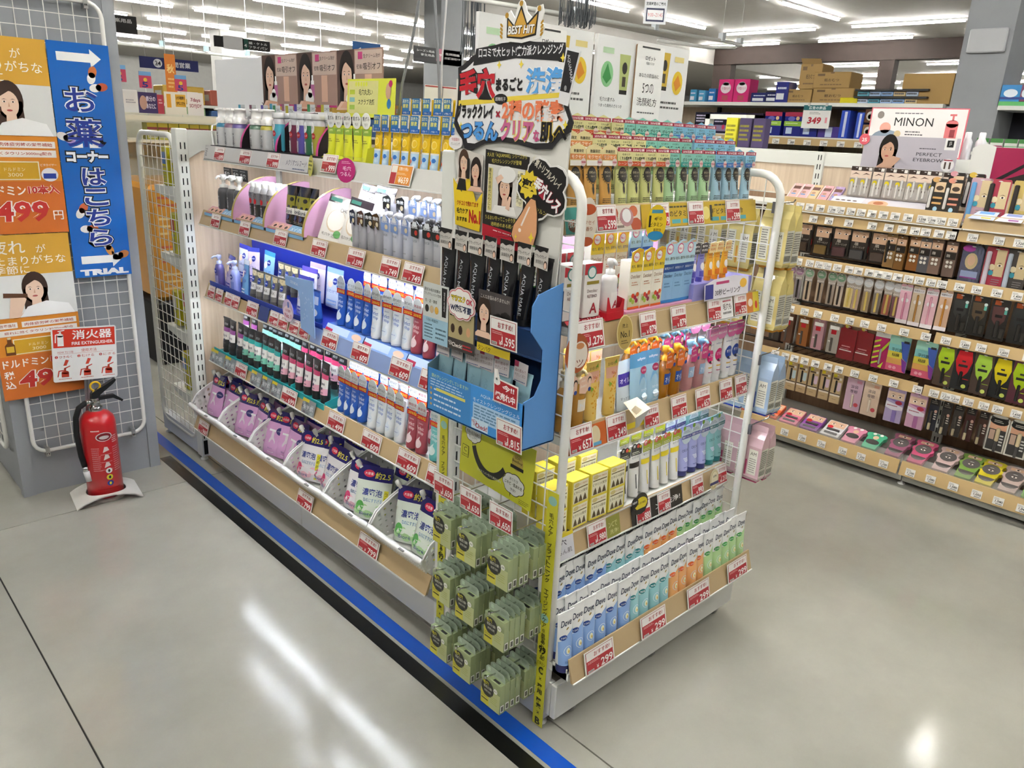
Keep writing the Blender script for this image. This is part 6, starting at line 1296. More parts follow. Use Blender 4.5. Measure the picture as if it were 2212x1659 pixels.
lrow(GL, 'cleansing_gel_tube', 'pale blue gel tube in the lower tier of blue display, %s from left', [1.548, 1.493, 1.43, 1.378, 1.325, 1.252], 1.25, .878, 'tube', 'pale blue gel tubes', tilt=.06, ja=.15)
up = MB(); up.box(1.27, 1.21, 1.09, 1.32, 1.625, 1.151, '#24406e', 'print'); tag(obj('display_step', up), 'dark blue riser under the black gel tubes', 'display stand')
def leaf(label, y, z, w, h, c, fn, x=1.205, rot=0.0, pts=None):
    mb = MB(); fr = Fr((0, 0, 0)); mb.prism(pts or [(0, 0), (w, 0), (w, h), (0, h)], fr, .0008, c, 'print'); fn(mb, fr); return tag(obj('promo_leaflet', mb, None, (x, y, z), (rot, 0, LEFT)), label, 'leaflet')
def fn(mb, fr):
    mb.rect(fr, 0, 0, .105, .065, '#9cc0d4', 1); mb.text(fr, '黒ずみ毛穴対策の', .04, .137, .065, .009, '#3a3a34', 2); mb.text(fr, 'ブラッククレンジング登場', .04, .126, .07, .008, '#3a3a34', 2); mb.text(fr, '炭・泥・酵素', .035, .108, .05, .009, '#4a4a2a', 2)
    for i, c in enumerate(('#2a2826', '#c9b08a', '#d9a94a')): mb.ell(fr, .018+.02*i, .087, .008, .010, c, 2, 12)
    mb.poly(fr, [(.08, .075), (.096, .075), (.1, .15), (.078, .15)], '#201f20', 2); mb.text(fr, 'AQUA MARE', .09, .115, .05, .006, '#ccc', 3, rot=PI/2); mb.text(fr, 'うるおい保湿成分', .04, .058, .05, .008, '#3a4a54', 2); mb.lines(fr, .008, .008, .045, .05, 5, '#5a7484', 2, .4); mb.lines(fr, .055, .01, .1, .045, 3, '#5a7484', 2, .4)
leaf('white and blue ingredient leaflet at the left of the gel display', 1.585, 1.068, .105, .155, '#c9cdca', fn, rot=0.0)
def fn(mb, fr):
    mb.rect(fr, .003, .03, .1, .1, '#a89a70', 1); mb.lines(fr, .008, .085, .095, .098, 2, '#2a2620', 2, .5)
    for i in range(3): mb.ell(fr, .02+.03*i, .055, .008, .012, '#3a2a20' if i < 2 else '#c99a74', 2, 10)
    mb.text(fr, 'Check!', .038, .014, .04, .011, '#e8e4dc', 2, bold=.02); mb.text(fr, '☜', .01, .016, .014, .012, '#e8e4dc', 2); mb.lines(fr, .06, .006, .1, .022, 2, '#b5343a', 2, .5)
leaf('dark step-by-step leaflet in the middle of the gel display', 1.478, 1.07, .104, .11, '#3a3634', fn, 1.203)
def fn(mb, fr): mb.poly(fr, cloud_pts(0, 0, .047, .035, 9, .13), '#c24a54', 1); mb.poly(fr, cloud_pts(0, 0, .045, .033, 9, .13), '#e8e4e0', 2); mb.text(fr, 'マツエク', -.01, .012, .055, .016, '#d9c02c', 4, bold=.05); mb.text(fr, 'マツエク', -.01, .012, .057, .018, '#3a2a14', 3, bold=.1); mb.text(fr, 'OK', .032, .010, .024, .014, '#b5344a', 4, bold=.04); mb.text(fr, 'W洗顔不要', 0, -.012, .08, .018, '#232a4a', 4, bold=.04)
leaf('white speech bubble card above the dark leaflet', 1.425, 1.192, 0, 0, '#d8c2c0', fn, 1.200, pts=cloud_pts(0, 0, .05, .038, 9, .13))
def fn(mb, fr):
    mb.rect(fr, 0, .0, .118, .02, '#d3b92c', 1); mb.rect(fr, 0, .02, .118, .15, '#3f3a3a', 1); face(mb, fr, .022, .095, .04, '#33261f', '#e3c0a8', 2, 1); mb.rect(fr, .062, .02, .118, .15, '#453f3f', 9)
    for u, v, r in ((.075, .09, .018), (.1, .1, .015), (.095, .07, .014)): mb.poly(fr, cloud_pts(u, v, r, r*.7, 6, .15), '#1e1b1b', 10)
    mb.text(fr, 'こんなお悩みありませんか?', .062, .137, .1, .010, '#d8d2cc', 11); mb.text(fr, '原因は', .024, .028, .036, .012, '#1c1a10', 10); mb.text(fr, 'タンパク', .03, .01, .045, .013, '#2a2410', 10)
leaf('black leaflet with a woman portrait behind the 1,595 yen card', 1.368, 1.09, .118, .15, '#35302f', fn, 1.206)
card('1,595', '1,595 yen price card on the front of the gel display', (1.197, 1.265, 1.117), (.05, 0, LEFT), .092, .072); card('1,815', '1,815 yen price card at the lower corner of the gel display', (1.207, 1.24, .868), (.05, 0, LEFT), .09, .072)
def fn(mb, fr): mb.poly(fr, [(.003, .003), (.082, .003), (.082, .052), (.003, .058)], '#a8242e', 1); mb.text(fr, '今!!', .052, .042, .042, .016, '#f2e8e8', 2, bold=.03); mb.text(fr, '爆売れ中', .042, .018, .07, .02, '#f2e8e8', 2, bold=.04); mb.ell(fr, .012, .052, .012, .009, '#ecebe8', 2, 10); mb.poly(fr, [(.008, .055), (.014, .055), (.008, .08), (.003, .078)], '#ecebe8', 2)
leaf('red hot-selling card with pointing hand on the gel display', 1.305, .975, .085, .062, '#e8e2de', fn, 1.209, rot=.0, pts=[(0, 0), (.085, 0), (.085, .056), (.02, .06), (.012, .082), (0, .082)])

# ---- yellow poster, vertical strips
mb = MB(); mb.box(0, 0, 0, .295, .0008, .18, '#cfcf3c', 'print'); fr = Fr((0, 0, 0))
def bubble(u, v, ru, rv, tx, ty):
    mb.poly(fr, cloud_pts(u, v, ru, rv, 7, .12), '#26241c', 2); mb.poly(fr, [(tx-.006, v), (tx+.006, v), (tx, ty)], '#26241c', 2); mb.poly(fr, cloud_pts(u, v, ru*.95, rv*.93, 7, .12), '#e4e4de', 3)
bubble(.05, .135, .032, .028, .05, .095); bubble(.225, .05, .04, .03, .215, .008)
mb.text(fr, 'つっぱらず', .05, .148, .036, .008, '#3a3a30', 4); mb.text(fr, 'もちっとうるおう', .05, .135, .052, .010, '#3f4010', 4, bold=.02); mb.text(fr, '洗い上がり!', .05, .122, .036, .008, '#3a3a30', 4)
mb.text(fr, '洗うたび', .225, .064, .034, .009, '#3a3a30', 4); mb.text(fr, 'ニキビ・肌あれを', .225, .05, .068, .011, '#3f4010', 4, bold=.02); mb.text(fr, '予防!', .225, .034, .022, .009, '#3a3a30', 4)
ring = [(.125+.082*math.cos(a), .135+.11*math.sin(a)) for a in [PI*(1.12+.68*i/14) for i in range(15)]]; ring += [(.125+.066*math.cos(a), .135+.088*math.sin(a)) for a in [PI*(1.8-.68*i/14) for i in range(15)]]
mb.poly(fr, ring, '#2b2a26', 2); mb.text(fr, '生ビタミンC+活きた薬用生酵素', .128, .036, .1, .008, '#d8d8c0', 3)
mb.ell(fr, .232, .118, .022, .024, '#b5a04a', 2); mb.text(fr, 'LDK', .232, .132, .02, .007, '#3a3218', 3); mb.text(fr, 'Bestbuy', .232, .12, .038, .010, '#3a3218', 3, bold=.01); mb.rect(fr, .207, .098, .257, .108, '#23211c', 3)
mb.rect(fr, .008, .052, .036, .088, '#35341c', 2); mb.rect(fr, .0095, .0535, .0345, .0865, '#cfcf3c', 3); mb.text(fr, 'C', .022, .075, None, .014, '#35341c', 4); mb.text(fr, 'mania', .022, .06, .02, .005, '#35341c', 4); mb.lines(fr, .25, .005, .29, .02, 3, '#7a7a2a', 2, .4)
tag(obj('promo_poster', mb, None, (1.334, 1.572, .66), (0, .06, LEFT)), 'yellow-green poster with speech bubbles hung on the end mesh', 'poster')
def vstrip(label, y, x, z0, z1, w):
    mb = MB(); mb.box(-w/2, 0, 0, w/2, .0008, z1-z0, '#c9c436', 'print'); fr = Fr((0, 0, 0)); H = z1-z0
    mb.ell(fr, 0, H*.965, w*.4, w*.35, '#8fbcb0', 1, 12); mb.ell(fr, 0, H*.485, w*.4, w*.35, '#8fbcb0', 1, 12)
    v = H*.92
    for tx, hh in (('毛穴ケア', .075), ('ブライトニング', .13), ('エイジングケア', .13), ('肌あれ防止', .09)):
        mb.vtext(fr, tx, 0, v, v-hh*H/.74*.95, w*.42, '#2b2a14', 2, bold=.01); v -= hh*H/.74+.012
    v = H*.44
    mb.vtext(fr, '成分純度', 0, v, v-.05, w*.3, '#2b2a14', 2); mb.text(fr, '99', 0, v-.068, w*.7, .022, '#2b2a14', 2, bold=.03); mb.text(fr, '%の', .004, v-.09, w*.4, .012, '#2b2a14', 2); mb.text(fr, 'ビタミン', 0, v-.112, w*.75, .011, '#2b2a14', 2); mb.text(fr, 'C', 0, v-.135, w*.45, .024, '#2b2a14', 2, bold=.04)
    mb.vtext(fr, '×', 0, v-.155, v-.17, w*.25, '#2b2a14', 2); mb.vtext(fr, '薬用', 0, v-.178, v-.215, w*.5, '#2b2a14', 2, bold=.03); mb.vtext(fr, '酵素', 0, v-.225, v-.262, w*.5, '#2b2a14', 2, bold=.03); mb.vtext(fr, '×', 0, v-.27, v-.283, w*.25, '#2b2a14', 2); mb.text(fr, 'B', 0, v-.305, w*.5, .024, '#2b2a14', 2, bold=.04)
    return tag(obj('vertical_strip', mb, None, (x, y, z0), (0, 0, LEFT)), label, 'shelf strip')
vstrip('yellow vertical lettering strip on the near front post', 1.193, 1.328, .008, .735, .038)
vstrip('yellow vertical lettering strip on the rear post behind boxed masks', 1.645, 1.3325, .1, .8, .036)

# ---- hooks with boxed masks
bx, fr, sd = boxmb(.076, .092, .0185, '#b4c498', 'tint', .001)
inn = MB(); inn.box(-.034, -.0075, .003, .034, .0075, .084, '#b7bb62', 'print')
bx.rect(fr, -.038, .002, -.005, .05, '#c9c23a', 1, 'gloss'); bx.rect(fr, -.005, .002, .038, .06, '#b4bb84', 1, 'gloss'); bx.ell(fr, -.012, .058, .025, .026, '#2a2a26', 2, 18); bx.text(fr, '毛穴', -.018, .074, .022, .012, '#d9d23c', 4, bold=.02); bx.text(fr, '徹底分解!', -.01, .062, .034, .009, '#d8d8c8', 4); bx.text(fr, '酵素洗顔', -.01, .049, .026, .007, '#c8c8b8', 4)
bx.ell(fr, .02, .066, .008, .008, '#e4e6dc', 3, 12); bx.text(fr, '薬用', .02, .066, .010, .005, '#55553a', 4); bx.rect(fr, -.034, .018, -.008, .022, '#4a4420', 3); bx.lines(fr, -.034, .026, -.01, .036, 2, '#8a7c1c', 3, .4); bx.lines(fr, .002, .02, .03, .045, 4, '#9aa04a', 3, .25)
bx.rect(sd, -.006, .006, .006, .028, '#dcdcd4', 1); bx.rect(sd, -.004, .009, .004, .025, '#55554a', 2)
tp = Fr((0, 0, .092), (1, 0, 0), (0, 1, 0)); bx.rect(tp, .004, -.006, .028, .002, '#1c1c1a', 1)
tb = MB(); tb.prism([(-.038, .092), (.038, .092), (.038, .108), (.03, .116), (-.03, .116), (-.038, .108)], Fr((0, .006, 0)), .0008, '#bccdb8', 'tint'); tbf = Fr((0, .006, 0)); tb.lines(tbf, .008, .1, .03, .11, 3, '#4a5a4a', 1, .3); tb.rect(tbf, -.03, .1, -.02, .111, '#9fb39c', 1)
CB = [pt('carton', bx), pt('contents', inn), pt('hang_tab', tb)]
CN, RN = ('left', 'middle', 'right'), ('top', 'middle', 'bottom')
for r in range(3):
    for c in range(3):
        y = (1.468, 1.366, 1.243)[c]+(0, 0, .004)[r]; z = (.508, .325, .125)[r]+(0, -.008, -.018)[c]+(.0, .0, (.012, .012, 0)[c])[r]
        h = thing('display_hook', 'chrome wire hook of the %s column, %s row of boxed masks' % (CN[c], RN[r]), 'hook', (0, 0, 0))
        m = MB(); m.tube([(1.348, y, z+.105), (1.2, y, z+.105), (1.172, y, z+.112)], .0022, '#c9c9c6', 'chrome', 6); m.lathe([(.004, -.004), (.004, .004)], '#d8d8d4', 'chrome', 8, (1.17, y, z+.113)); obj('wire', m, h)
        if r == 0: m = MB(); m.tube([(1.348, y, z+.14), (1.2, y, z+.14), (1.185, y, z+.15)], .0018, '#c9c9c6', 'chrome', 6); obj('card_holder', m, h)
        for i, x in enumerate((1.200, 1.2195, 1.239, 1.2585, 1.292, 1.3115, 1.331)):
            place(CB, 'boxed_mask', 'clear green boxed mask %s, %s column, %s row of hooks' % ('frontmost' if i == 0 else ORD[i]+' from front', CN[c], RN[r]), 'box', (x, y+jit(.0015), z), (jit(.01), 0, LEFT+jit(.02)), 'boxed masks on the mesh hooks')
for c in range(3): card('1,650', '1,650 yen price card above the %s column of boxed masks' % CN[c], (1.183, (1.455, 1.345, 1.23)[c], .662), (.03, 0, LEFT), .084, .066)

# ---- wipe packs hanging on the far mesh
def wipes(c, c2, tabc):
    P = MB(); w_, h_, d_ = .095, .17, .045
    vs_ = []; prof = ((0, .9, .85), (.01, 1, 1), (.12, 1, 1), (.15, 1, .7), (.172, 1, .12), (.192, .98, .03))
    for z, a, b in prof: vs_ += [(-w_/2*a, -d_/2*b, z), (w_/2*a, -d_/2*b, z), (w_/2*a, d_/2*b, z), (-w_/2*a, d_/2*b, z)]
    fs = [(3, 2, 1, 0), (20, 21, 22, 23)]+[(4*j+i, 4*j+(i+1) % 4, 4*j+4+(i+1) % 4, 4*j+4+i) for j in range(5) for i in range(4)]
    P.add(vs_, fs, c, 'film'); P.box(-w_*.4, -d_*.3, -.008, w_*.4, d_*.3, .0, c2, 'film')
    for s in (-1, 1):
        fr = Fr((0, s*(d_/2), 0), (-s, 0, 0), (0, 0, 1)); P.rect(fr, -.04, .02, -.012, .12, '#dedcc8', 1); P.lines(fr, -.038, .024, -.014, .115, 12, '#77746a', 2, .5); P.rect(fr, -.006, .015, .0, .07, c2, 1); P.rect(fr, .004, .02, .036, .11, '#dddbcc', 1); P.text(fr, 'AM', .02, .095, .022, .012, '#55524a', 2); P.lines(fr, .008, .026, .034, .08, 7, '#85827a', 2, .4)
        fs_ = Fr((s*w_/2, 0, 0), (0, s, 0), (0, 0, 1)); P.rect(fs_, -.022, .015, .022, .115, '#c9c7b8', 1); P.lines(fs_, -.02, .045, .02, .11, 9, '#6a685e', 2, .5)
        for i in range(8): P.rect(fs_, -.018+.0045*i, .02, -.0158+.0045*i, .038, '#3a3a36', 2)
    return [pt('pack', P)]
WY, WB_, WP = wipes('#d6c680', '#c98a2a', ''), wipes('#9fb4cc', '#2a3fa0', ''), wipes('#ccaab0', '#b03a68', '')
for pr, pos, nm in ((WY, ((1.20, 1.235), (1.315, 1.215), (1.43, 1.215), (1.545, 1.215)), 'pale yellow wipe pack in the upper row behind far mesh'), (WY, ((1.195, 1.035), (1.31, 1.03), (1.425, 1.03)), 'pale yellow wipe pack in the lower row behind far mesh'), (WB_, ((1.175, .755), (1.27, .755)), 'pale blue wipe pack behind the far mesh'), (WP, ((1.17, .515), (1.265, .515)), 'pale pink wipe pack behind the far mesh')):
    for i, (y, z) in enumerate(pos): place(pr, 'wipe_pack', '%s, %s from the aisle' % (nm, ORD[i]), 'pack', (2.29, y, z), (0, 0, PI/2-.0), 'wipe packs on the far mesh')
    for i, (y, z) in enumerate(pos[:1]): place(pr, 'wipe_pack', '%s, outermost on its hook' % nm, 'pack', (2.337, y, z-.004), (0, 0, PI/2), 'wipe packs on the far mesh')
for i, (y, z) in enumerate(((1.2, 1.43), (1.195, 1.23), (1.175, .95), (1.17, .71))):
    m = MB(); m.tube([(2.25, y, z), (2.37, y, z), (2.38, y, z+.008)], .0022, '#c9c9c6', 'chrome', 6); m.box(2.248, y-.006, z-.03, 2.256, y+.006, z+.004, '#55555a', 'rubber'); tag(obj('display_hook', m), 'wire hook holding the %s wipe packs on far mesh' % ('upper yellow', 'lower yellow', 'blue', 'pink')[i], 'hook')
# yellow packs inside the far end shelf (seen through its mesh)
for i, (y, z, s) in enumerate(((3.66, .3, 1.15), (3.78, .3, 1.0), (3.70, .62, 1.1), (3.84, .62, .9), (3.66, .98, 1.2), (3.78, .98, 1.0), (3.70, 1.3, 1.0), (3.82, 1.3, .9))):
    mb = MB(); h_ = .2*s; mb.box(-.06, -.03, 0, .06, .03, h_, '#c4bc2c', 'film', b=.008); fr = Fr((-.06, 0, 0), (0, -1, 0), (0, 0, 1)); mb.rect(fr, -.024, h_*.55, .024, h_*.85, ('#dcd8c0', '#3f6fae', '#c2463a')[i % 3], 1, 'film'); mb.lines(fr, -.02, h_*.1, .02, h_*.4, 4, '#7a7420', 1, .4); mb.rect(fr, -.022, h_*.45, .022, h_*.5, '#7a7420', 1)
    tag(obj('yellow_pack', mb, None, (1.45, y, z-.019)), 'yellow pack inside the far mesh, %s shelf from floor, %s' % (ORD[i//2], ('nearer', 'farther')[i % 2]), 'pack', 'yellow packs inside the far end shelf')
# ================================================================ pillar posters, fire extinguisher
def poster(name, label, x, y, z, w, h, c, fn, cat='poster', m='print', th=.0012):
    mb = MB(); mb.box(0, 0, 0, w, th, h, c, m); fn(mb, Fr((0, 0, 0))); return tag(obj(name, mb, None, (x, y, z)), label, cat)
def drink(mb, fr):
    W, H = .31, .72
    mb.rect(fr, 0, .555, W, H, '#d2a13c', 1); mb.rect(fr, 0, .37, W, .555, '#d9dad8', 1); mb.rect(fr, 0, 0, W, .37, '#d9892f', 1); mb.rect(fr, 0, 0, W, .2, '#cf6f2e', 2)
    mb.text(fr, '疲れ', .09, .675, .12, .06, '#f4efe6', 2, bold=.01, res=3); mb.text(fr, 'が', .205, .665, .035, .035, '#f4efe6', 2); mb.text(fr, 'たまりがちな', .165, .618, .25, .038, '#f4efe6', 2, bold=.005); mb.text(fr, '季節に', .095, .578, .125, .036, '#f4efe6', 2, bold=.005)
    mb.rect(fr, 0, .372, .12, .554, '#e6e6e4', 2); face(mb, fr, .165, .487, .075, '#3b2a22', '#e9c9b2', 3, -1); mb.poly(fr, [(.1, .37), (.3, .37), (.28, .415), (.2, .435), (.13, .415)], '#f0f0f0', 8); mb.poly(fr, [(.06, .37), (.1, .37), (.13, .45), (.105, .475), (.075, .46)], '#e9c9b2', 9); mb.poly(fr, [(.05, .462), (.135, .455), (.135, .472), (.052, .482)], '#5a3a28', 10)
    mb.rect(fr, .015, .325, .085, .35, '#f0ebe4', 3); mb.text(fr, '滋養強壮', .05, .3375, .058, .014, '#a8502a', 4, bold=.01); mb.rect(fr, .1, .325, .3, .35, '#f0ebe4', 3); mb.text(fr, '肉体疲労時の栄養補給', .2, .3375, .18, .014, '#b03a2a', 4, bold=.01); mb.rect(fr, .015, .29, .3, .317, '#f0ebe4', 3); mb.text(fr, '疲れに効くタウリン3000mg配合', .16, .3035, .25, .014, '#b03a2a', 4, bold=.01)
    mb.rect(fr, .06, .205, .235, .275, '#e9e2c8', 3); mb.rect(fr, .064, .209, .231, .271, '#cfa02c', 4); mb.text(fr, 'ドルドミン', .15, .245, .07, .013, '#f2e8c0', 5); mb.text(fr, '3000', .15, .225, .05, .014, '#f2e8c0', 5)
    mb.poly(fr, [(.03, .205), (.065, .205), (.065, .25), (.056, .262), (.056, .28), (.04, .28), (.04, .262), (.03, .25)], '#6b3d1a', 5); mb.rect(fr, .034, .218, .061, .245, '#d9b23a', 6); mb.rect(fr, .042, .277, .054, .287, '#d8c9a0', 6)
    mb.ell(fr, .268, .225, .03, .026, '#e6e4ec', 4); mb.rect(fr, .245, .21, .29, .23, '#2a3f9a', 5); mb.text(fr, 'ビタカイザー', .268, .262, .056, .010, '#eee', 4)
    mb.text(fr, 'ドルドミン', .095, .165, .165, .036, '#f6f0ea', 4, bold=.02); mb.text(fr, '10本入', .24, .168, .11, .036, '#c23a34', 4, bold=.04); mb.text(fr, '10本入', .24, .168, .112, .038, '#f6f0ea', 3, bold=.09)
    mb.text(fr, '税', .03, .115, .036, .036, '#f6f0ea', 4, bold=.02); mb.text(fr, '込', .03, .07, .036, .036, '#f6f0ea', 4, bold=.02); mb.text(fr, '499', .155, .085, .19, .085, '#f6efe8', 3, bold=.07, shear=.08); mb.text(fr, '499', .155, .085, .185, .08, '#c43430', 4, bold=.03, shear=.08); mb.text(fr, '円', .28, .068, .036, .036, '#f6f0ea', 4, bold=.01)
poster('promo_poster', 'orange energy drink poster cut by the picture edge, upper of two', .580, 3.552, 1.125, .31, .72, '#d2a13c', drink)
poster('promo_poster', 'orange energy drink poster on the pillar, lower of two', .575, 3.5535, .487, .31, .635, '#d2a13c', lambda mb, fr: drink(mb, Fr((0, 0, -.035), (1, 0, 0), (0, 0, .92))))
def medi(mb, fr):
    W, H = .222, .915
    for v in (.862, .072): mb.poly(fr, [(.03, v+.016), (.15, v+.016), (.15, v+.034), (.19, v), (.15, v-.034), (.15, v-.016), (.03, v-.016)], '#eeeeec', 1)
    def pill(u, v, a, c, s=1.0):
        ca, sa = math.cos(a), math.sin(a); mb.ell(fr, u+.012*s*ca, v+.012*s*sa, .023*s, .0155*s, c, 1, 16, rot=a); mb.ell(fr, u-.012*s*ca, v-.012*s*sa, .023*s, .0155*s, '#e9e4e0', 1, 16, rot=a)
    for u, v, a, c in ((.15, .8, 1.3, '#c9713c'), (.17, .755, .2, '#b5553a'), (.03, .56, -.4, '#a88ac4'), (.14, .56, 1.4, '#a88ac4'), (.055, .275, 1.0, '#c9643c'), (.075, .2, 0, '#c9643c'), (.14, .12, -1.2, '#d08a44'), (.185, .085, .3, '#b5713c')): pill(u, v, a, c)
    v = .705
    for ch, w_, h_ in (('お', .125, .095), ('薬', .145, .115)):
        mb.text(fr, ch, .1, v, w_*1.08, h_*1.08, '#0c0e16', 2, bold=.11, res=3); mb.text(fr, ch, .1, v, w_, h_, '#f2f2f4', 3, bold=.06, res=3); mb.text(fr, ch, .1, v, w_*.94, h_*.94, '#26388e', 4, bold=.012, res=3); v -= .125
    v = .488
    mb.text(fr, 'コーナー', .1, v, .165, .055, '#0c0e16', 2, bold=.16, res=3); mb.text(fr, 'コーナー', .1, v, .155, .045, '#f2f2f4', 3, bold=.07, res=3)
    v = .41
    for ch in 'はこちら':
        mb.text(fr, ch, .115, v, .104, .082, '#0c0e16', 2, bold=.12, res=3); mb.text(fr, ch, .115, v, .096, .074, '#f2f2f4', 3, bold=.075, res=3); mb.text(fr, ch, .115, v, .09, .068, '#26388e', 4, bold=.02, res=3); v -= .082
    mb.text(fr, 'TRIAL', .115, .02, .19, .026, '#f2f2f4', 2, bold=.07)
poster('direction_sign', 'tall blue medicine corner sign with white arrows on the pillar', .893, 3.551, .932, .222, .915, '#1262b8', medi, 'sign', 'gloss')
def fire(mb, fr):
    W, H = .25, .232
    mb.rect(fr, .006, .148, W-.006, H-.006, '#d0351f', 1); mb.text(fr, '消火器', .155, .2, .155, .04, '#f4f2f0', 2, bold=.02, res=3); mb.text(fr, 'FIRE EXTINGUISHER', .155, .163, .16, .014, '#f4f2f0', 2, bold=.02)
    mb.rect(fr, .022, .155, .045, .2, '#f4f2f0', 2); mb.ell(fr, .0335, .2, .0115, .008, '#f4f2f0', 2); mb.rect(fr, .03, .205, .037, .215, '#f4f2f0', 2); mb.poly(fr, [(.025, .216), (.05, .22), (.05, .224), (.025, .22)], '#f4f2f0', 2); mb.poly(fr, [(.03, .21), (.014, .205), (.012, .17), (.016, .17), (.018, .202), (.03, .206)], '#f4f2f0', 2)
    mb.text(fr, '使用方法', .14, .132, .06, .014, '#c23a2a', 1); mb.text(fr, 'HOW TO USE', .05, .128, .06, .008, '#c23a2a', 1); mb.rect(fr, .02, .12, .235, .1208, '#c23a2a', 1)
    for i, tx in enumerate(('ひきぬく', 'むける', 'にぎる')):
        u = .045+.085*i; mb.ell(fr, u-.03, .108, .006, .006, '#c23a2a', 1, 12); mb.text(fr, '%d' % (i+1), u-.03, .108, None, .008, '#f4f2f0', 2); mb.text(fr, tx, u+.005, .108, .048, .011, '#b8382a', 1)
        mb.rect(fr, u-.014, .02, u+.014, .04, '#c8402c', 1); mb.ell(fr, u, .04, .014, .008, '#c8402c', 1); mb.rect(fr, u-.004, .045, u+.004, .06, '#c8402c', 1); mb.poly(fr, [(u-.002, .055), (u+.02, .065), (u+.02, .069), (u-.002, .06)], '#c8402c', 1); mb.poly(fr, [(u-.004, .052), (u-.025, .05), (u-.03, .022), (u-.026, .022), (u-.021, .046), (u-.004, .048)], '#c8402c', 1)
        mb.poly(fr, [(u-.006, .07), (u+.006, .07), (u+.016, .092), (u+.004, .096)], '#c8402c', 1); mb.lines(fr, u-.025, .01, u+.025, .015, 1, '#c8604c', 1)
t = thing('fire_sign', 'red and white fire extinguisher sign tilted on the pillar', 'sign', (.752, 3.522, .508), (0, .07, 0))
mb = MB(); mb.prism(rr(0, 0, .25, .232, .008, 3), Fr((0, 0, 0)), .003, '#e9e9e6', 'gloss'); fire(mb, Fr((0, 0, 0))); obj('sign_plate', mb, t)
mb = MB(); mb.box(.118, .003, -.16, .152, .012, .1, '#b9bcc0', 'metal'); mb.box(.126, .002, -.16, .13, .0032, .1, '#8f9296', 'metal'); mb.box(.14, .002, -.16, .144, .0032, .1, '#8f9296', 'metal'); obj('stand_bar', mb, t)
E_ = thing('fire_extinguisher', 'red fire extinguisher with black hose in front of the pillar', 'extinguisher', (.868, 3.405, .012))
b = MB(); b.lathe([(.064, 0), (.07, .006), (.07, .33), (.064, .355), (.048, .375), (.026, .385)], '#c11d23', 'gloss', 32, cap=True)
B = Bottle([(.064, 0), (.07, .006), (.07, .33)], '#c11d23', 'gloss', n=32); fr = B.fr; b.ell(fr, .0, .285, .032, .02, '#d8d6d6', 2, 20, rings=3); b.ell(fr, 0, .285, .028, .017, '#7a1a20', 4, 20, rings=3); b.ell(fr, 0, .283, .02, .008, '#c9c6c6', 6, 16, rings=2)
b.lines(fr, -.045, .31, -.015, .318, 1, '#e8c8c8', 2, .7); b.lines(fr, .03, .25, .052, .285, 4, '#e2bcbc', 2, .4); b.lines(fr, -.05, .13, -.02, .24, 12, '#d8a4a6', 2, .3); b.lines(fr, .028, .12, .056, .235, 12, '#d8a4a6', 2, .3)
for i in range(3): b.poly(fr, [(-.012, .215-.035*i), (.014, .222-.035*i), (.008, .238-.035*i), (-.004, .24-.035*i)], '#e4d2d0', 2); b.rect(fr, -.022, .205-.035*i, .022, .2065-.035*i, '#d8a4a6', 2, nu=4)
for v, c in ((.13, '#e4e2e0'), (.1, '#d9c83a'), (.072, '#2a3a8a')): b.ell(fr, .004, v, .013, .0125, c, 2, 16, rings=2)
for v, c, q in ((.13, '#2a2a2a', 0), (.1, '#2a2a2a', 0), (.072, '#e8d84a', 0)): b.ell(fr, .004, v, .005, .007, c, 5, 8)
b.rect(fr, -.045, .045, .045, .047, '#a8161c', 1, nu=10)
cy = obj('cylinder', b, E_)
v_ = MB(); v_.lathe([(.026, .38), (.028, .386), (.028, .402), (.02, .408), (.018, .44)], '#c9c9c6', 'chrome', 18); v_.at(Matrix.Translation((0, -.022, .418)) @ Matrix.Rotation(PI/2, 4, 'X')); v_.lathe([(.013, -.008), (.013, .006), (.011, .008)], '#d8d8d4', 'chrome', 16); v_.at(None); obj('valve', v_, E_)
h = MB(); h.prism([(-.016, .43), (.012, .43), (.022, .452), (.075, .49), (.09, .505), (.086, .512), (.06, .498), (.01, .474), (-.012, .462)], Fr((0, -.011, 0)), .022, '#17181a', 'rubber'); obj('top_lever', h, E_)
h = MB(); h.prism([(-.01, .425), (.02, .428), (.07, .428), (.105, .405), (.11, .412), (.076, .442), (.02, .444)], Fr((0, -.009, 0)), .018, '#17181a', 'rubber'); obj('carry_handle', h, E_)
h = MB(); h.tube([(.008+.019*math.cos(a), -.002, .49+.019*math.sin(a)) for a in [PI*(-.35+1.75*i/14) for i in range(15)]], .0042, '#e3b61c', 'gloss', 8); h.tube([(.0, -.002, .47), (-.006, -.002, .455)], .004, '#e3b61c', 'gloss', 6); obj('safety_pin', h, E_)
h = MB(); h.tube([(-.018, -.004, .425), (-.04, -.006, .424), (-.065, -.008, .41), (-.082, -.012, .37), (-.088, -.014, .3), (-.082, -.016, .2), (-.072, -.02, .135)], .0115, '#151618', 'rubber', 10); ho = obj('hose', h, E_)
h = MB(); h.tube([(-.016, -.004, .425), (-.036, -.005, .4245)], .0125, '#c9c9c6', 'chrome', 10); obj('hose_ferrule', h, ho); h = MB(); h.tube([(-.0735, -.02, .15), (-.0705, -.021, .128)], .0128, '#c9c9c6', 'chrome', 10); obj('hose_ferrule', h, ho); h = MB(); h.tube([(-.0705, -.021, .13), (-.064, -.024, .085)], .0145, '#dedede', 'gloss', 10); obj('nozzle', h, ho)
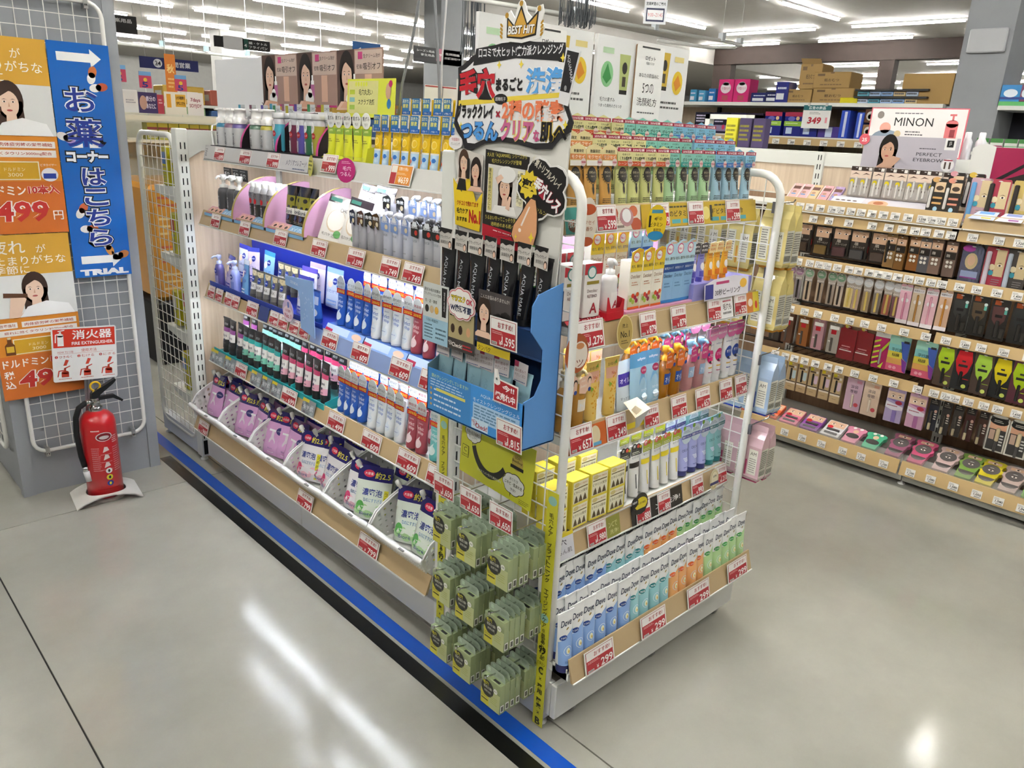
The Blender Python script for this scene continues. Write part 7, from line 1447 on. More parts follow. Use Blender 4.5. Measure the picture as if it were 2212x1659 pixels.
# white arched floor stand with a round opening
S_ = MB(); n = 88; vs_ = []; fs = []
def arc(u): return .004+.05*(1-(2*abs(u)/.26)**2.2)*.75
for j in range(n):
    a = 2*PI*j/n; ca, sa = math.cos(a), math.sin(a); k = min(.13/max(1e-4, abs(ca)), .1/max(1e-4, abs(sa)))
    ox, oy = k*ca, k*sa; vs_ += [(.078*ca, .078*sa, arc(.078*ca)), (ox, oy, arc(ox))]
fs = [(2*j, 2*j+1, (2*j+3) % (2*n), (2*j+2) % (2*n)) for j in range(n)]
S_.add(vs_, fs, '#e2e0d8', 'gloss'); S_.add([(x, y, z-.004) for x, y, z in vs_], [f[::-1] for f in fs], '#d6d4cc', 'gloss'); S_.add([vs_[2*j] for j in range(n)]+[(vs_[2*j][0], vs_[2*j][1], vs_[2*j][2]-.004) for j in range(n)], [(j, (j+1) % n, (j+1) % n+n, j+n) for j in range(n)], '#e2e0d8', 'gloss')
S_.lathe([(.074, 0), (.074, .01)], '#b9aea4', 'matte', 24)
tag(obj('extinguisher_stand', S_, None, (.868, 3.40, 0), (0, 0, -.12)), 'white arched floor stand under the fire extinguisher', 'stand')
# ================================================================ cosmetics shelf on the right
GR_ = thing('cosmetics_shelf_unit', 'white cosmetics shelf unit with brown pegboard on the right', 'shelf unit')
XB_ = 4.36
def gpart(n, x0, y0, z0, x1, y1, z1, c=WHITE, m='paint', b=0): k = MB(); k.box(x0, y0, z0, x1, y1, z1, c, m, b=b); return obj(n, k, GR_)
for y0, y1 in ((-.6, .283), (.287, 1.183), (1.187, 2.083), (2.087, 2.98)):
    gpart('back_panel', XB_, y0+.02, .12, XB_+.012, y1-.02, 1.33, '#5a4636', 'brown_panel'); gpart('upper_panel', XB_, y0+.02, 1.33, XB_+.012, y1-.02, 1.5, '#c9b296', 'beige_wood')
    gpart('top_rail', XB_-.006, y0, 1.5, XB_+.02, y1, 1.565); gpart('kick_panel', 3.925, y0, .02, 3.94, y1, .1, '#c6c7c0', b=.003)
    d = gpart('shelf_deck', 3.90, y0, .105, XB_, y1, .125, '#8f8c84'); k = MB(); k.prism([(3.875, .068), (3.885, .068), (3.905, .135), (3.895, .135)], Fr((0, y0+.002, 0)), -(y1-y0-.004), '#c4a878', 'gloss'); obj('price_rail', k, d)
    k = MB(); k.box(3.905, y0+.004, .12, 3.907, y1-.004, .168, '#eee', 'clear'); obj('acrylic_fence', k, d)
    d = gpart('shelf_deck', 4.02, y0, 1.285, XB_, y1, 1.3); k = MB(); k.prism([(3.995, 1.272), (4.003, 1.272), (4.022, 1.34), (4.014, 1.34)], Fr((0, y0+.002, 0)), -(y1-y0-.004), '#c4a878', 'gloss'); k.tube([(3.994, y0, 1.272), (3.994, y1, 1.272)], .004, '#e6e6e0', 'paint', 4); obj('price_rail', k, d)
    for z in (1.215, .985, .725, .458):
        k = MB(); k.prism([(3.996, z), (4.004, z), (4.014, z+.052), (4.006, z+.052)], Fr((0, y0+.012, 0)), -(y1-y0-.024), '#c4a878', 'gloss'); k.tube([(4.3, y0+.02, z+.02), (4.3, y1-.02, z+.02)], .008, '#4a4440', 'metal', 6); obj('hook_rail', k, GR_)
for y in (.285, 1.185, 2.085):
    k = MB(); k.box(XB_-.02, y-.024, .1, XB_+.01, y+.024, 1.57, WHITE, 'paint')
    for i in range(29):
        z = .13+.05*i
        for u in (-.008, .008): k.box(XB_-.0206, y+u-.0025, z, XB_-.02, y+u+.0025, z+.028, '#1c1c1c', 'matte')
    obj('upright', k, GR_)
for y in (1.185, .285): k = MB(); k.lathe([(.018, 0), (.018, .006), (.006, .01), (.006, .03)], '#d8d8d4', 'paint', 10, (3.94, y, 0)); obj('levelling_foot', k, GR_)
HK = MB(); HK.tube([(.3, 0, 0), (.02, 0, 0), (0, 0, .006)], .002, '#8a8884', 'chrome', 5); HK.tube([(.3, 0, .03), (.004, 0, .03)], .0016, '#55524e', 'chrome', 4); HKM = HK.mesh('hook')
def pack(w, h, d, base, items, m='gloss', pts=None):
    """hanging pack, top centre at the origin; items in unit coordinates"""
    mb = MB(); fr = Fr((0, -d/2, -h)); mb.prism([(u*w-w/2, v*h) for u, v in (pts or [(.02, 0), (.98, 0), (1, .02), (1, .96), (.95, 1), (.05, 1), (0, .96), (0, .02)])], fr, d, base, m)
    X = lambda u: u*w-w/2
    bl = None; k = 1
    for it in items:
        a = it[0]
        if a == 'r': mb.rect(fr, X(it[1]), it[2]*h, X(it[3]), it[4]*h, it[5], k)
        elif a == 'e': mb.ell(fr, X(it[1]), it[2]*h, it[3]*w, it[4]*h, it[5], k, 14)
        elif a == 'p': mb.poly(fr, [(X(u), v*h) for u, v in it[1]], it[2], k)
        elif a == 't': mb.text(fr, it[1], X(it[2]), it[3]*h, it[4]*w, it[5]*h, it[6], k+1)
        elif a == 'l': mb.lines(fr, X(it[1]), it[2]*h, X(it[3]), it[4]*h, it[5], it[6], k, .4)
        elif a == 'eye':
            u, v, s = it[1:4]; mb.ell(fr, X(u), v*h, s*w, s*w*.45, '#efe6de', k, 12); mb.ell(fr, X(u), v*h, s*w*.42, s*w*.42, '#2a1a16', k+1, 10); mb.poly(fr, [(X(u)-s*w*1.2, v*h+s*w*.8), (X(u), v*h+s*w*1.2), (X(u)+s*w*1.2, v*h+s*w*.8), (X(u), v*h+s*w*.95)], '#4a342a', k)
        elif a == 'b':
            bl = bl or MB(); bl.at(Matrix.Translation((0, -d/2, -h))); bl.box(X(it[1]), -it[5], it[2]*h, X(it[3]), 0, it[4]*h, it[6], it[7] if len(it) > 7 else 'gloss', b=min(.004, it[5]*.4)); bl.at(None)
        k += 1 if k < 9 else 0
    mb.ell(fr, 0, h*.955, w*.1, h*.012, '#d8d8d8', k+1, 10)
    return [pt('card', mb)]+([pt('blister', bl)] if bl else [])
SK = '#dcb698'
def palette(c, c2): return pack(.1, .155, .004, '#1f1b1a', [('r', .08, .62, .9, .96, SK), ('eye', .32, .8, .1), ('eye', .68, .8, .1), ('t', '眉', .35, .55, .2, .1, '#d8d2c8'), ('t', 'カラーリング', .5, .45, .6, .07, '#cfc8be'), ('b', .1, .05, .78, .36, .014, c), ('b', .84, .08, .98, .8, .012, c2), ('r', .82, .3, 1, .5, '#b52a2e')])
def slimbox(c): return pack(.052, .165, .02, c, [('r', .05, .72, .95, .9, SK), ('eye', .5, .8, .2), ('r', .05, .5, .95, .7, '#241f1c'), ('t', '眉', .3, .6, .3, .08, '#d8d2c8')]+[('e', .34+.32*i, .42-.12*j, .13, .045, '#e6e2da') for i in range(2) for j in range(2)])
RND = [(.15, 0), (.85, 0), (.9, .7), (1, .8), (1, .92), (.85, .99), (.5, 1), (.15, .99), (0, .92), (0, .8), (.1, .7)]
def penpack(c, c2, gold='#2a2320'): return pack(.05, .175, .004, '#a89f98', [('e', .5, .86, .46, .12, c), ('l', .2, .82, .8, .9, 2, '#e2dcd8'), ('t', 'ooo', .5, .66, .7, .05, '#e9e4de'), ('r', .15, .02, .85, .6, c2), ('b', .4, .04, .62, .62, .01, gold)], 'film', RND)
def pinkbox(c, c2): return pack(.055, .195, .006, c, [('r', .02, .84, .98, .94, '#e8e4e6'), ('t', '美眉キープ', .5, .89, .8, .05, '#5a4a50'), ('e', .35, .6, .16, .05, '#f2eeee'), ('e', .68, .6, .16, .05, '#f2eeee'), ('b', .42, .1, .6, .8, .008, c2), ('r', .0, .0, 1, .1, '#eee6ea')])
def darkbl(c): return pack(.075, .19, .005, '#262524', [('r', .15, .86, .5, .98, '#b5562e'), ('p', [(.1, .82), (.9, .84), (.85, .5), (.5, .3), (.15, .5)], c), ('r', .3, .56, .7, .63, '#1c1a1a'), ('e', .82, .8, .1, .04, '#c9d8d4'), ('r', .75, .66, .9, .76, '#5fb0a4'), ('b', .42, .06, .62, .5, .012, '#2f2d2c'), ('b', .7, .06, .95, .3, .008, '#35332f')])
def neon(c, b='#232527'): return pack(.08, .2, .005, b, [('p', [(.15, .95), (.85, .95), (.95, .7), (.8, .45), (.55, .3), (.45, .3), (.2, .45), (.05, .7)], c), ('r', .25, .56, .75, .62, '#2a2a2a'), ('r', .4, .68, .6, .72, '#2a2a2a'), ('b', .42, .06, .58, .46, .012, '#1b1b1c'), ('e', .75, .1, .13, .05, '#c9d86a'), ('r', .62, .27, .95, .285, c)])
def tanbox(c): return pack(.055, .165, .01, '#bfa57c', [('r', 0, .3, 1, .33, '#2a211a'), ('r', .0, .24, 1, .3, '#e4ddcc'), ('p', [(.08, .98), (.5, .98), (.4, .88), (.1, .86)], '#d9c92c'), ('r', .1, .8, .9, .85, '#5a4a34'), ('r', .68, .8, .92, .88, '#dcd6c8'), ('p', [(.58, .72), (.95, .72), (.95, .46), (.76, .42), (.58, .46)], c), ('b', .36, .36, .54, .78, .006, '#1d1b1a'), ('l', .3, .12, .7, .16, 1, '#8a7350')])
def pastel(c, c2): return pack(.085, .185, .008, c, [('t', '涙袋', .5, .72, .45, .1, '#4a4450'), ('t', '専眼', .5, .58, .45, .1, '#4a4450'), ('r', .6, .84, .9, .92, c2), ('e', .75, .2, .14, .06, '#c8505a'), ('b', .42, .1, .56, .5, .008, '#e8d9c8')])
def eyecard(c, c2): return pack(.085, .18, .012, c, [('r', .02, .68, .98, .9, '#e3c6ae'), ('eye', .34, .77, .12), ('eye', .74, .77, .12), ('p', [(0, .68), (1, .55), (1, .68)], c2), ('e', .72, .6, .2, .06, '#b0344a'), ('p', [(0, .6), (1, .5), (1, .4), (.4, .36), (0, .42)], '#e6e0ea'), ('l', .1, .46, .7, .52, 1, '#a8485a'), ('r', .45, .02, .7, .36, c2)])
def slimdark(c): return pack(.042, .17, .008, c, [('r', .05, .78, .95, .97, '#1a1817'), ('l', .15, .82, .85, .92, 2, '#8a8478'), ('e', .75, .6, .16, .05, '#c9a090')]+[('r', .62, .5-.07*i, .9, .53-.07*i, '#d8d0c4') for i in range(3)]+[('b', .25, .02, .5, .62, .01, '#4a4540'), ('b', .22, .02, .52, .25, .013, '#b9ac8c')])
def whitecard(): return pack(.085, .185, .006, '#dad6cc', [('r', .08, .04, .92, .96, '#3f3d3d'), ('r', .08, .6, .92, .8, '#d9a586'), ('e', .5, .82, .46, .1, '#191818'), ('l', .25, .78, .75, .86, 2, '#d8d2c8'), ('e', .5, .95, .4, .04, '#dad6cc'), ('r', .14, .32, .4, .58, '#c9aa98')]+[('r', .68, .44-.08*i, .86, .48-.08*i, '#d8d8d4') for i in range(4)]+[('b', .46, .3, .66, .66, .014, '#d9c7a0'), ('b', .48, .0, .62, .32, .012, '#4a4848')], pts=[(0, 0), (1, 0), (1, .9), (.8, .97), (.5, 1), (.2, .97), (0, .9)])
RED = pack(.095, .185, .012, '#7c1420', [('l', .25, .35, .75, .42, 1, '#c98a90'), ('r', .15, .25, .85, .28, '#d8c8c8'), ('l', .2, .3, .7, .33, 1, '#c98a90'), ('e', .4, .97, .12, .06, '#d9c04a')], 'film', [(.03, 0), (.97, 0), (1, .05), (1, .88), (.6, .9), (.55, 1), (.25, 1), (.2, .9), (0, .88), (0, .05)])
MAG = pack(.075, .19, .006, '#a8205c', [('r', 0, .86, 1, 1, '#dcd8d6')]+[('p', [(.0, .08+.15*i), (.4, .16+.15*i), (.4, .21+.15*i), (0, .14+.15*i)], '#b9cc3a') for i in range(5)]+[('p', [(.45, .5), (.95, .8), (.95, .7), (.5, .4)], '#b9cc3a'), ('p', [(.45, .04), (.8, .2), (.7, .02)], '#b9cc3a'), ('b', .45, .12, .58, .55, .008, '#a8a4a0')])
HOLO = pack(.1, .185, .008, '#8fc0b0', [('r', 0, .0, 1, .2, '#d8607c'), ('r', 0, .2, 1, .36, '#d9a05a'), ('r', 0, .36, 1, .55, '#d9c84a'), ('r', 0, .55, .6, .75, '#7fc0c0'), ('p', [(.55, .85), (1, .85), (1, .3), (.75, .4)], '#3f5aa8'), ('p', [(.7, .4), (1, .3), (1, 0), (.85, .05)], '#7a3a90'), ('t', '平行眉', .42, .6, .5, .1, '#2a3a44'), ('t', '粘膜', .4, .46, .36, .09, '#4a4a3a'), ('e', .25, .1, .09, .045, '#e49aac'), ('e', .45, .1, .09, .045, '#e49aac'), ('r', .7, .82, .95, .88, '#2a2a2e')])
BOXR = lambda c: pack(.06, .165, .03, c, [('r', .1, .78, .9, .9, '#e4e2de'), ('r', .25, .62, .7, .76, '#b01c2a'), ('b', .3, .05, .5, .5, .004, '#4a4440'), ('r', .1, .36, .4, .4, '#d8d4ce')])
TALL = lambda c, c2: pack(.09, .2, .006, c, [('r', .5, .35, .95, .95, '#d8c39a'), ('eye', .74, .6, .12), ('e', .4, .55, .14, .07, '#e8d9b4'), ('e', .4, .42, .12, .06, '#3f9ab0'), ('b', .08, .05, .3, .9, .014, c2), ('l', .5, .1, .9, .3, 4, '#8a8488')])
ROUNDB = pack(.09, .19, .02, '#6a6f8c', [('e', .5, .6, .3, .2, '#c9b48a'), ('e', .5, .62, .18, .13, SK), ('r', .1, .2, .9, .36, '#9aa6c8'), ('r', .1, .18, .9, .21, '#8a3a8a'), ('e', .3, .9, .3, .08, '#a03a90')], 'tint', [(.15, 0), (.85, 0), (1, .1), (1, .9), (.85, 1), (.15, 1), (0, .9), (0, .1)])
def grow(row, z, x, items, rn):
    cnt = {}
    for y, pr, desc in items:
        cnt[desc] = cnt.get(desc, 0)+1
        place(pr, 'cosmetics_pack', '%s, %s from left in the %s of cosmetics shelf' % (desc, ORD[cnt[desc]-1], rn), 'cosmetics', (x+jit(.004), y, z+jit(.003)), (jit(.03), 0, LEFT+jit(.06)), 'hanging packs, '+rn)
        obj('hook', HKM, GR_, (x-.012, y, z-.006))
cs = ['#3a2c22', '#6a542e', '#4a3034', '#3a3a3c', '#463a36']; P2 = [(y, palette(cs[i], '#191716'), 'dark eyebrow palette pack') for i, y in enumerate((1.959, 1.849, 1.749, 1.655, 1.552))]
sl = ['#8a6a3e', '#7a5426', '#84501e', '#55565c', '#7c6458', '#6f5c54']; P2 += [(y, slimbox(sl[i]), 'slim brown eyebrow box') for i, y in enumerate((1.497, 1.45, 1.385, 1.336, 1.284, 1.22))]
P2 += [(1.128, ROUNDB, 'rounded violet blister pack'), (1.03, TALL('#a8324a', '#c9c0cc'), 'pink pack with eye photo'), (.945, TALL('#4a4644', '#b9c4d4'), 'grey pack with eye photo')]
grow(2, 1.208, 4.04, P2, 'top hook row')
P3 = [(y, penpack(('#8a6a80', '#8a6a80', '#7a9a80', '#6a8a70', '#6a8a70', '#6a8a70')[i], ('#8c8488', '#8c8488', '#c9b49a', '#b9a48c', '#a8988a', '#c9b8a4')[i]), ('mauve topped pen pack', 'mauve topped pen pack', 'green topped pen pack', 'green topped pen pack', 'green topped pen pack', 'green topped pen pack')[i]) for i, y in enumerate((1.991, 1.947, 1.889, 1.823, 1.763, 1.715))]
P3 += [(y, penpack('#c4c6ca', ('#d9c48a', '#b59a8a', '#a08a6c', '#7a7068', '#9a5a4c', '#7a5058')[i], '#d9c06a'), 'white topped gold pen pack') for i, y in enumerate((1.66, 1.622, 1.57, 1.516, 1.467, 1.425))]
P3 += [(y, pinkbox(('#e3b4c4', '#d3c0a8', '#e6bcc6', '#d8b498')[i], ('#d88aa8', '#a87a3c', '#e0a0b4', '#c98a3c')[i]), 'pastel brush carton') for i, y in enumerate((1.384, 1.323, 1.261, 1.2))]
P3 += [(y, darkbl(('#3a3a3a', '#5a4a38', '#5a3a3a', '#2c2e30')[i]), 'dark shield blister pack') for i, y in enumerate((1.13, 1.05, .965, .878))]
grow(3, .978, 4.04, P3, 'second hook row')
P4 = [(2.03, BOXR('#35302c'), 'dark tall mascara box')]+[(y, BOXR(('#5a3c2e', '#8a5428', '#b58a94', '#9a948c')[i]), 'tinted tall mascara box') for i, y in enumerate((1.956, 1.867, 1.785, 1.698))]+[(1.624, RED, 'crimson foil pouch'), (1.54, RED, 'crimson foil pouch'), (1.448, MAG, 'magenta and lime striped card'), (1.36, HOLO, 'rainbow holographic pack'), (1.235, HOLO, 'rainbow holographic pack')]
P4 += [(y, neon(c, b), 'neon boat-shaped card') for y, c, b in ((1.14, '#a9c828', '#55443a'), (1.06, '#c8202a', '#232527'), (.975, '#a9d048', '#4a3a34'), (.895, '#e0cc1c', '#232527'), (.815, '#a9c81c', '#5a2a38'))]
grow(4, .718, 4.04, P4, 'third hook row')
P5 = [(y, tanbox('#b9ccd0' if i < 4 else '#d8bfce'), 'tan kraft mascara box') for i, y in enumerate((2.015, 1.957, 1.895, 1.833, 1.768, 1.7, 1.634))]
P5 += [(1.541, pastel('#c9a9bc', '#c98aa0'), 'mauve brush blister card'), (1.449, pastel('#dcc4ae', '#e0aa90'), 'peach brush blister card'), (1.326, eyecard('#b4a4cc', '#8a78b8'), 'lilac eye photo carton'), (1.22, eyecard('#d3a4c0', '#b070a0'), 'rose eye photo carton')]
P5 += [(y, slimdark(c), 'slim dark pencil card') for y, c in ((1.141, '#20222e'), (1.083, '#2a2626'), (1.031, '#2e2826'), (.975, '#3e1c1c'), (.919, '#3a221a'))]+[(.855, whitecard(), 'white edged brush card'), (.765, whitecard(), 'white edged brush card')]
grow(5, .45, 4.04, P5, 'lowest hook row')
# flat packs on the bottom deck
def flat(c, kind):
    it = [('r', .05, .6, .95, .97, SK), ('eye', .3, .78, .1), ('eye', .72, .78, .1), ('e', .25, .56, .16, .1, '#c42434')] if kind == 0 else ([('e', .35, .92, .09, .07, '#e8e6e2'), ('e', .7, .92, .09, .07, '#e8e6e2'), ('e', .52, .7, .14, .12, SK), ('e', .5, .4, .34, .16, '#4a4644')] if kind == 1 else [('e', .5, .45, .38, .28, '#55504e'), ('r', .2, .75, .8, .9, SK), ('eye', .5, .82, .12)])
    return pack(.1, .13, .02, c, it+[('b', .15, .1, .85, .22, .006, '#4a4648'), ('b', .15, .34, .85, .46, .006, '#4a4648')] if kind == 0 else it, 'gloss', None if kind == 0 else RND)
for i, (y, c, k) in enumerate(((2.06, '#d8603c', 0), (1.942, '#d8603c', 0), (1.82, '#d87a94', 0), (1.701, '#8a4a9c', 0), (1.581, '#d8d8da', 0), (1.476, '#d88aa4', 1), (1.371, '#4fae86', 1), (1.252, '#9a5a74', 2), (1.142, '#c9587c', 2), (1.025, '#d0b4b0', 2), (.922, '#7a9a4a', 2), (.834, '#c9b82c', 2), (.736, '#b9a49c', 2), (.64, '#6aa03c', 2))):
    for j in range(2 if k == 2 else 1): place(flat(c, k), 'lash_pack', 'flat %s lash case lying on the bottom deck, %s from left%s' % (('photo-topped', 'bow-topped', 'rounded')[k], ORD[i], ' behind' if j else ''), 'cosmetics', (4.04+.05*j, y-.0, .178+.02*j), (-1.2, 0, LEFT), 'flat lash cases on the bottom deck')
# goods on the top deck
PB_ = [('r', .02, .86, .98, 1, '#3a2c26'), ('r', .66, .88, .94, .98, '#e8e4de'), ('r', .02, .62, .98, .86, '#e2cdbc'), ('p', [(.15, .72), (.5, .8), (.9, .74), (.5, .76)], '#5a4034'), ('e', .3, .5, .2, .08, '#dcc820'), ('r', .05, .05, .95, .4, '#b9b4b0'), ('b', .2, .04, .4, .5, .008, '#d8d4d0'), ('b', .58, .1, .76, .66, .01, '#e4e2de'), ('r', .5, .3, .8, .36, '#4a3a34')]
EB = pack(.056, .15, .016, '#a8a09a', PB_)
for i, y in enumerate((1.773, 1.72, 1.658, 1.598, 1.545, 1.488, 1.437, 1.386)): place(EB, 'eyebrow_pencil_pack', 'eyebrow pencil pack with yellow dot, %s from left on top deck' % ORD[i], 'cosmetics', (4.13, y, 1.515), (-.05, 0, LEFT), 'eyebrow pencil packs')
for i in range(6): place(EB, 'eyebrow_pencil_pack', 'eyebrow pencil pack in the receding row at right, %s in line' % ORD[i], 'cosmetics', (4.17+.012*i, 1.345-.018*i, 1.512), (-.05, 0, LEFT), 'eyebrow pencil packs')
ES = lambda c: pack(.07, .155, .02, '#2a2624', [('r', .3, .6, .95, .9, '#dcbf9c'), ('e', .62, .72, .24, .07, '#4a3a2e'), ('r', .3, .4, .9, .46, c), ('r', .3, .24, .9, .3, c), ('e', .6, .1, .14, .07, '#a9d0e4'), ('b', .06, .1, .24, .75, .01, '#dcd8d4'), ('e', .3, .96, .24, .08, c)])
for i, (y, x, c) in enumerate(((1.345, 4.07, '#d8a86a'), (1.275, 4.07, '#d8907a'), (1.30, 4.15, '#e0a0a8'), (1.22, 4.16, '#d9b84a'))): place(ES(c), 'eye_shadow_pack', 'black eye shadow stick pack, %s of four on the top deck' % ORD[i], 'cosmetics', (x, y, 1.485+.03*(i > 1)), (-.1, 0, LEFT), 'eye shadow stick packs')
for i, y in enumerate((2.09, 2.035, 1.98, 1.92, 1.86)): place(pack(.055, .14, .014, ('#d8b4b0', '#dcb2b4', '#d8bc94', '#dca4a8', '#b8a0c8')[i], [('r', .1, .7, .9, .86, '#6a4a40'), ('e', .5, .55, .2, .06, '#b08a74'), ('r', .3, .4, .75, .46, '#6a9ad0'), ('b', .05, .05, .2, .95, .008, '#ead4d0')]), 'liner_pack', 'pastel liner pack leaning on the top deck, %s from left' % ORD[i], 'cosmetics', (4.17, y, 1.40), (-.85, 0, LEFT), 'pastel liner packs')
mb = MB(); fr = Fr((4.04, 1.86, 1.318), (0, -1, 0), (.42, 0, .24)); mb.add([fr(0, 0), fr(.56, 0), fr(.56, .2), fr(0, .2)], [(0, 1, 2, 3)], '#cdc9d0', 'gloss'); mb.box(4.038, 1.30, 1.30, 4.12, 1.86, 1.317, '#2a2628', 'print'); mb.rect(fr, .0, .02, .16, .17, '#e6e4e6', 1)
for i in range(8): mb.ell(fr, .03+.03*(i % 4), .05+.06*(i//4), .012, .01, '#4a3434', 2, 8)
mb.ell(fr, .24, .1, .05, .06, '#d8a888', 1); mb.ell(fr, .24, .11, .025, .03, '#a86a4a', 2); mb.text(fr, 'CYAN', .43, .03, .07, .03, '#1c1c1c', 2, bold=.03)
tag(obj('display_tray', mb), 'white printed display slope before the eyebrow pencil packs', 'display tray')
def fn(mb, fr):
    mb.rect(fr, 0, 0, .46, .155, '#b7b2bc', 1); face(mb, fr, .13, .085, .075, '#17120f', '#c99f86', 2, -1); mb.poly(fr, [(.08, .0), (.16, .0), (.2, .05), (.16, .06), (.12, .03)], '#c9a28a', 9)
    mb.text(fr, 'PERFECT', .33, .075, .12, .016, '#2b2a30', 2); mb.text(fr, 'EYEBROW', .33, .048, .14, .016, '#2b2a30', 2); mb.lines(fr, .28, .098, .36, .106, 1, '#4a4850', 2); mb.rect(fr, .395, .1, .445, .155, '#eceae8', 2); mb.rect(fr, .405, .113, .435, .145, '#1c1a1a', 3); mb.text(fr, 'β', .42, .13, None, .02, '#e8e6e4', 4); mb.ell(fr, .425, .03, .03, .03, '#e4e2e2', 2); mb.rect(fr, .41, .012, .418, .044, '#4a3a34', 3); mb.rect(fr, .432, .012, .44, .044, '#4a3a34', 3); mb.rect(fr, .405, .05, .445, .055, '#a02438', 3)
    mb.ell(fr, .0, .135, .028, .028, '#d8606c', 10); mb.text(fr, '25', .0, .133, .026, .018, '#f4e8e8', 11, bold=.02)
mb = MB(); mb.box(0, 0, 0, .46, .004, .155, '#b7b2bc', 'gloss'); fn(mb, Fr((0, 0, 0))); tag(obj('promo_sign', mb, None, (4.25, 1.815, 1.515), (0, 0, LEFT)), 'grey eyebrow sign with a woman portrait above the cosmetics shelf', 'sign')
mb = MB(); mb.box(0, 0, 0, .55, .004, .275, '#d86a78', 'print'); fr = Fr((0, 0, 0), (1.1, 0, 0), (0, 0, 1.06)); mb.rect(fr, .006, .006, .494, .254, '#e6e2e0', 1); mb.text(fr, 'MINON', .235, .185, .2, .045, '#1c1a1c', 2); mb.lines(fr, .13, .225, .28, .236, 1, '#77747a', 2); mb.ell(fr, .09, .15, .03, .03, '#e0a494', 2); mb.ell(fr, .055, .22, .018, .02, '#8a827c', 2); mb.ell(fr, .1, .09, .08, .05, '#8a98a8', 2); mb.ell(fr, .16, .12, .018, .018, '#c9b48a', 3); mb.lines(fr, .2, .11, .3, .14, 2, '#5a585c', 2, .4)
mb.rect(fr, .4, .05, .46, .18, '#d8787a', 2); mb.ell(fr, .43, .18, .03, .02, '#d8787a', 2); mb.rect(fr, .425, .195, .435, .222, '#d8787a', 2); mb.rect(fr, .412, .22, .445, .23, '#d8787a', 2); mb.rect(fr, .425, .11, .45, .15, '#8a3a40', 3)
tag(obj('promo_sign', mb, None, (5.05, 2.145, 1.571), (0, 0, LEFT)), 'white skin care sign with pink frame and pump bottle print', 'sign')
mb = MB(); fr = Fr((0, 0, 0)); mb.prism([(0, 0), (.3, 0), (.3, .16), (.1, .16), (.06, .172), (.02, .165), (0, .15)], fr, .005, '#dcdcd8', 'print'); mb.rect(fr, .1, 0, .3, .158, '#9c1f4c', 1); mb.poly(fr, [(.1, .0), (.3, .14), (.3, .125), (.13, .0)], '#1c1a1c', 2); mb.poly(fr, [(.12, .0), (.3, .07), (.3, .03), (.2, .0)], '#26201e', 2); tag(obj('promo_sign', mb, None, (4.24, 1.29, 1.48), (0, 0, LEFT)), 'crimson sign with black brush print at the picture edge', 'sign')
for i, (y, pr, d) in enumerate(((1.175, TALL('#c9a4b0', '#6aa8dc'), 'pack with blue marker pen'), (1.10, TALL('#b03a50', '#2a2626'), 'crimson pack with eye photo'), (1.0, TALL('#cdb46a', '#2a2626'), 'beige pack with eye photo'), (.9, TALL('#7a4a8a', '#2a2626'), 'violet pack with eye photo'))): place(pr, 'liner_pack', d+' at the right end of the top deck', 'cosmetics', (4.1, y, 1.5), (-.06, 0, LEFT))
for i, (c, y) in enumerate((('#c9d4e8', 1.17), ('#dcdce4', 1.06), ('#e4e6e8', .95))):
    mb = MB(); fr = Fr((0, 0, 0), (1, 0, 0), (0, .8, .35)); mb.prism([(0, 0), (.105, 0), (.105, .09), (.02, .09)], fr, .002, c, 'gloss'); mb.rect(fr, .03, .06, .09, .085, ('#6aa0dc', '#8a9ad0', '#dcdcdc')[i], 1); mb.rect(fr, .05, .01, .09, .025, ('#d9cc5a', '#9a5a9a', '#c4c4c8')[i], 1); tag(obj('info_leaflet', mb, None, (3.985, y, 1.325), (0, 0, LEFT)), 'glossy leaflet on the right end rail of top deck, %s' % ORD[i], 'leaflet')
# shelf tags
def tags(ys, z, x, rn, prices):
    for i, y in enumerate(ys): card(prices[i % len(prices)], 'small white %s yen tag, %s from left on the %s' % (prices[i % len(prices)], ORD[i], rn), (x, y, z), (-.2, 0, LEFT), .044, .036, 'white', 'shelf_tag', 'small white shelf tags')
tags([2.045, 1.985, 1.932, 1.873, 1.81, 1.766, 1.711, 1.659, 1.605, 1.549, 1.492, 1.432, 1.368, 1.325, 1.283, 1.231], 1.28, 3.992, 'top deck rail', ['880', '880', '880', '848', '1,298', '1,298', '1,298', '1,298'])
tags([2.0, 1.9, 1.815, 1.711, 1.592, 1.511, 1.446, 1.387, 1.338, 1.279, 1.226, 1.134, 1.026, .945], 1.222, 3.99, 'first hook rail', ['828', '828', '828', '828', '828', '880', '640', '640', '640', '880', '848', '1,100', '1,320', '1,320'])
tags([1.988, 1.944, 1.879, 1.828, 1.782, 1.728, 1.666, 1.618, 1.563, 1.517, 1.472, 1.423, 1.371, 1.321, 1.267, 1.218, 1.141, 1.067, .984, .903], .992, 3.99, 'second hook rail', ['1,320', '1,320', '1,320', '1,320', '1,320', '1,320', '880', '880', '880', '880', '880', '880', '1,430', '1,430', '1,430', '1,430', '1,430', '1,430', '1,430', '1,430'])
tags([1.945, 1.863, 1.787, 1.695, 1.614, 1.536, 1.451, 1.34, 1.238, 1.147, 1.062, .993, .9, .8], .732, 3.99, 'third hook rail', ['1,320', '1,320', '1,320', '1,320', '1,740', '1,740', '3,300', '1,485', '1,485', '1,650', '1,650', '1,650', '1,650', '1,650'])
tags([1.991, 1.93, 1.875, 1.816, 1.754, 1.683, 1.623, 1.538, 1.442, 1.338, 1.223, 1.146, 1.092, 1.051, .991, .925, .866, .79], .465, 3.99, 'lowest hook rail', ['880', '880', '880', '880', '880', '880', '880', '1,628', '1,628', '1,485', '1,485', '1,650', '1,210', '1,210', '1,210', '1,210', '1,650', '1,650'])
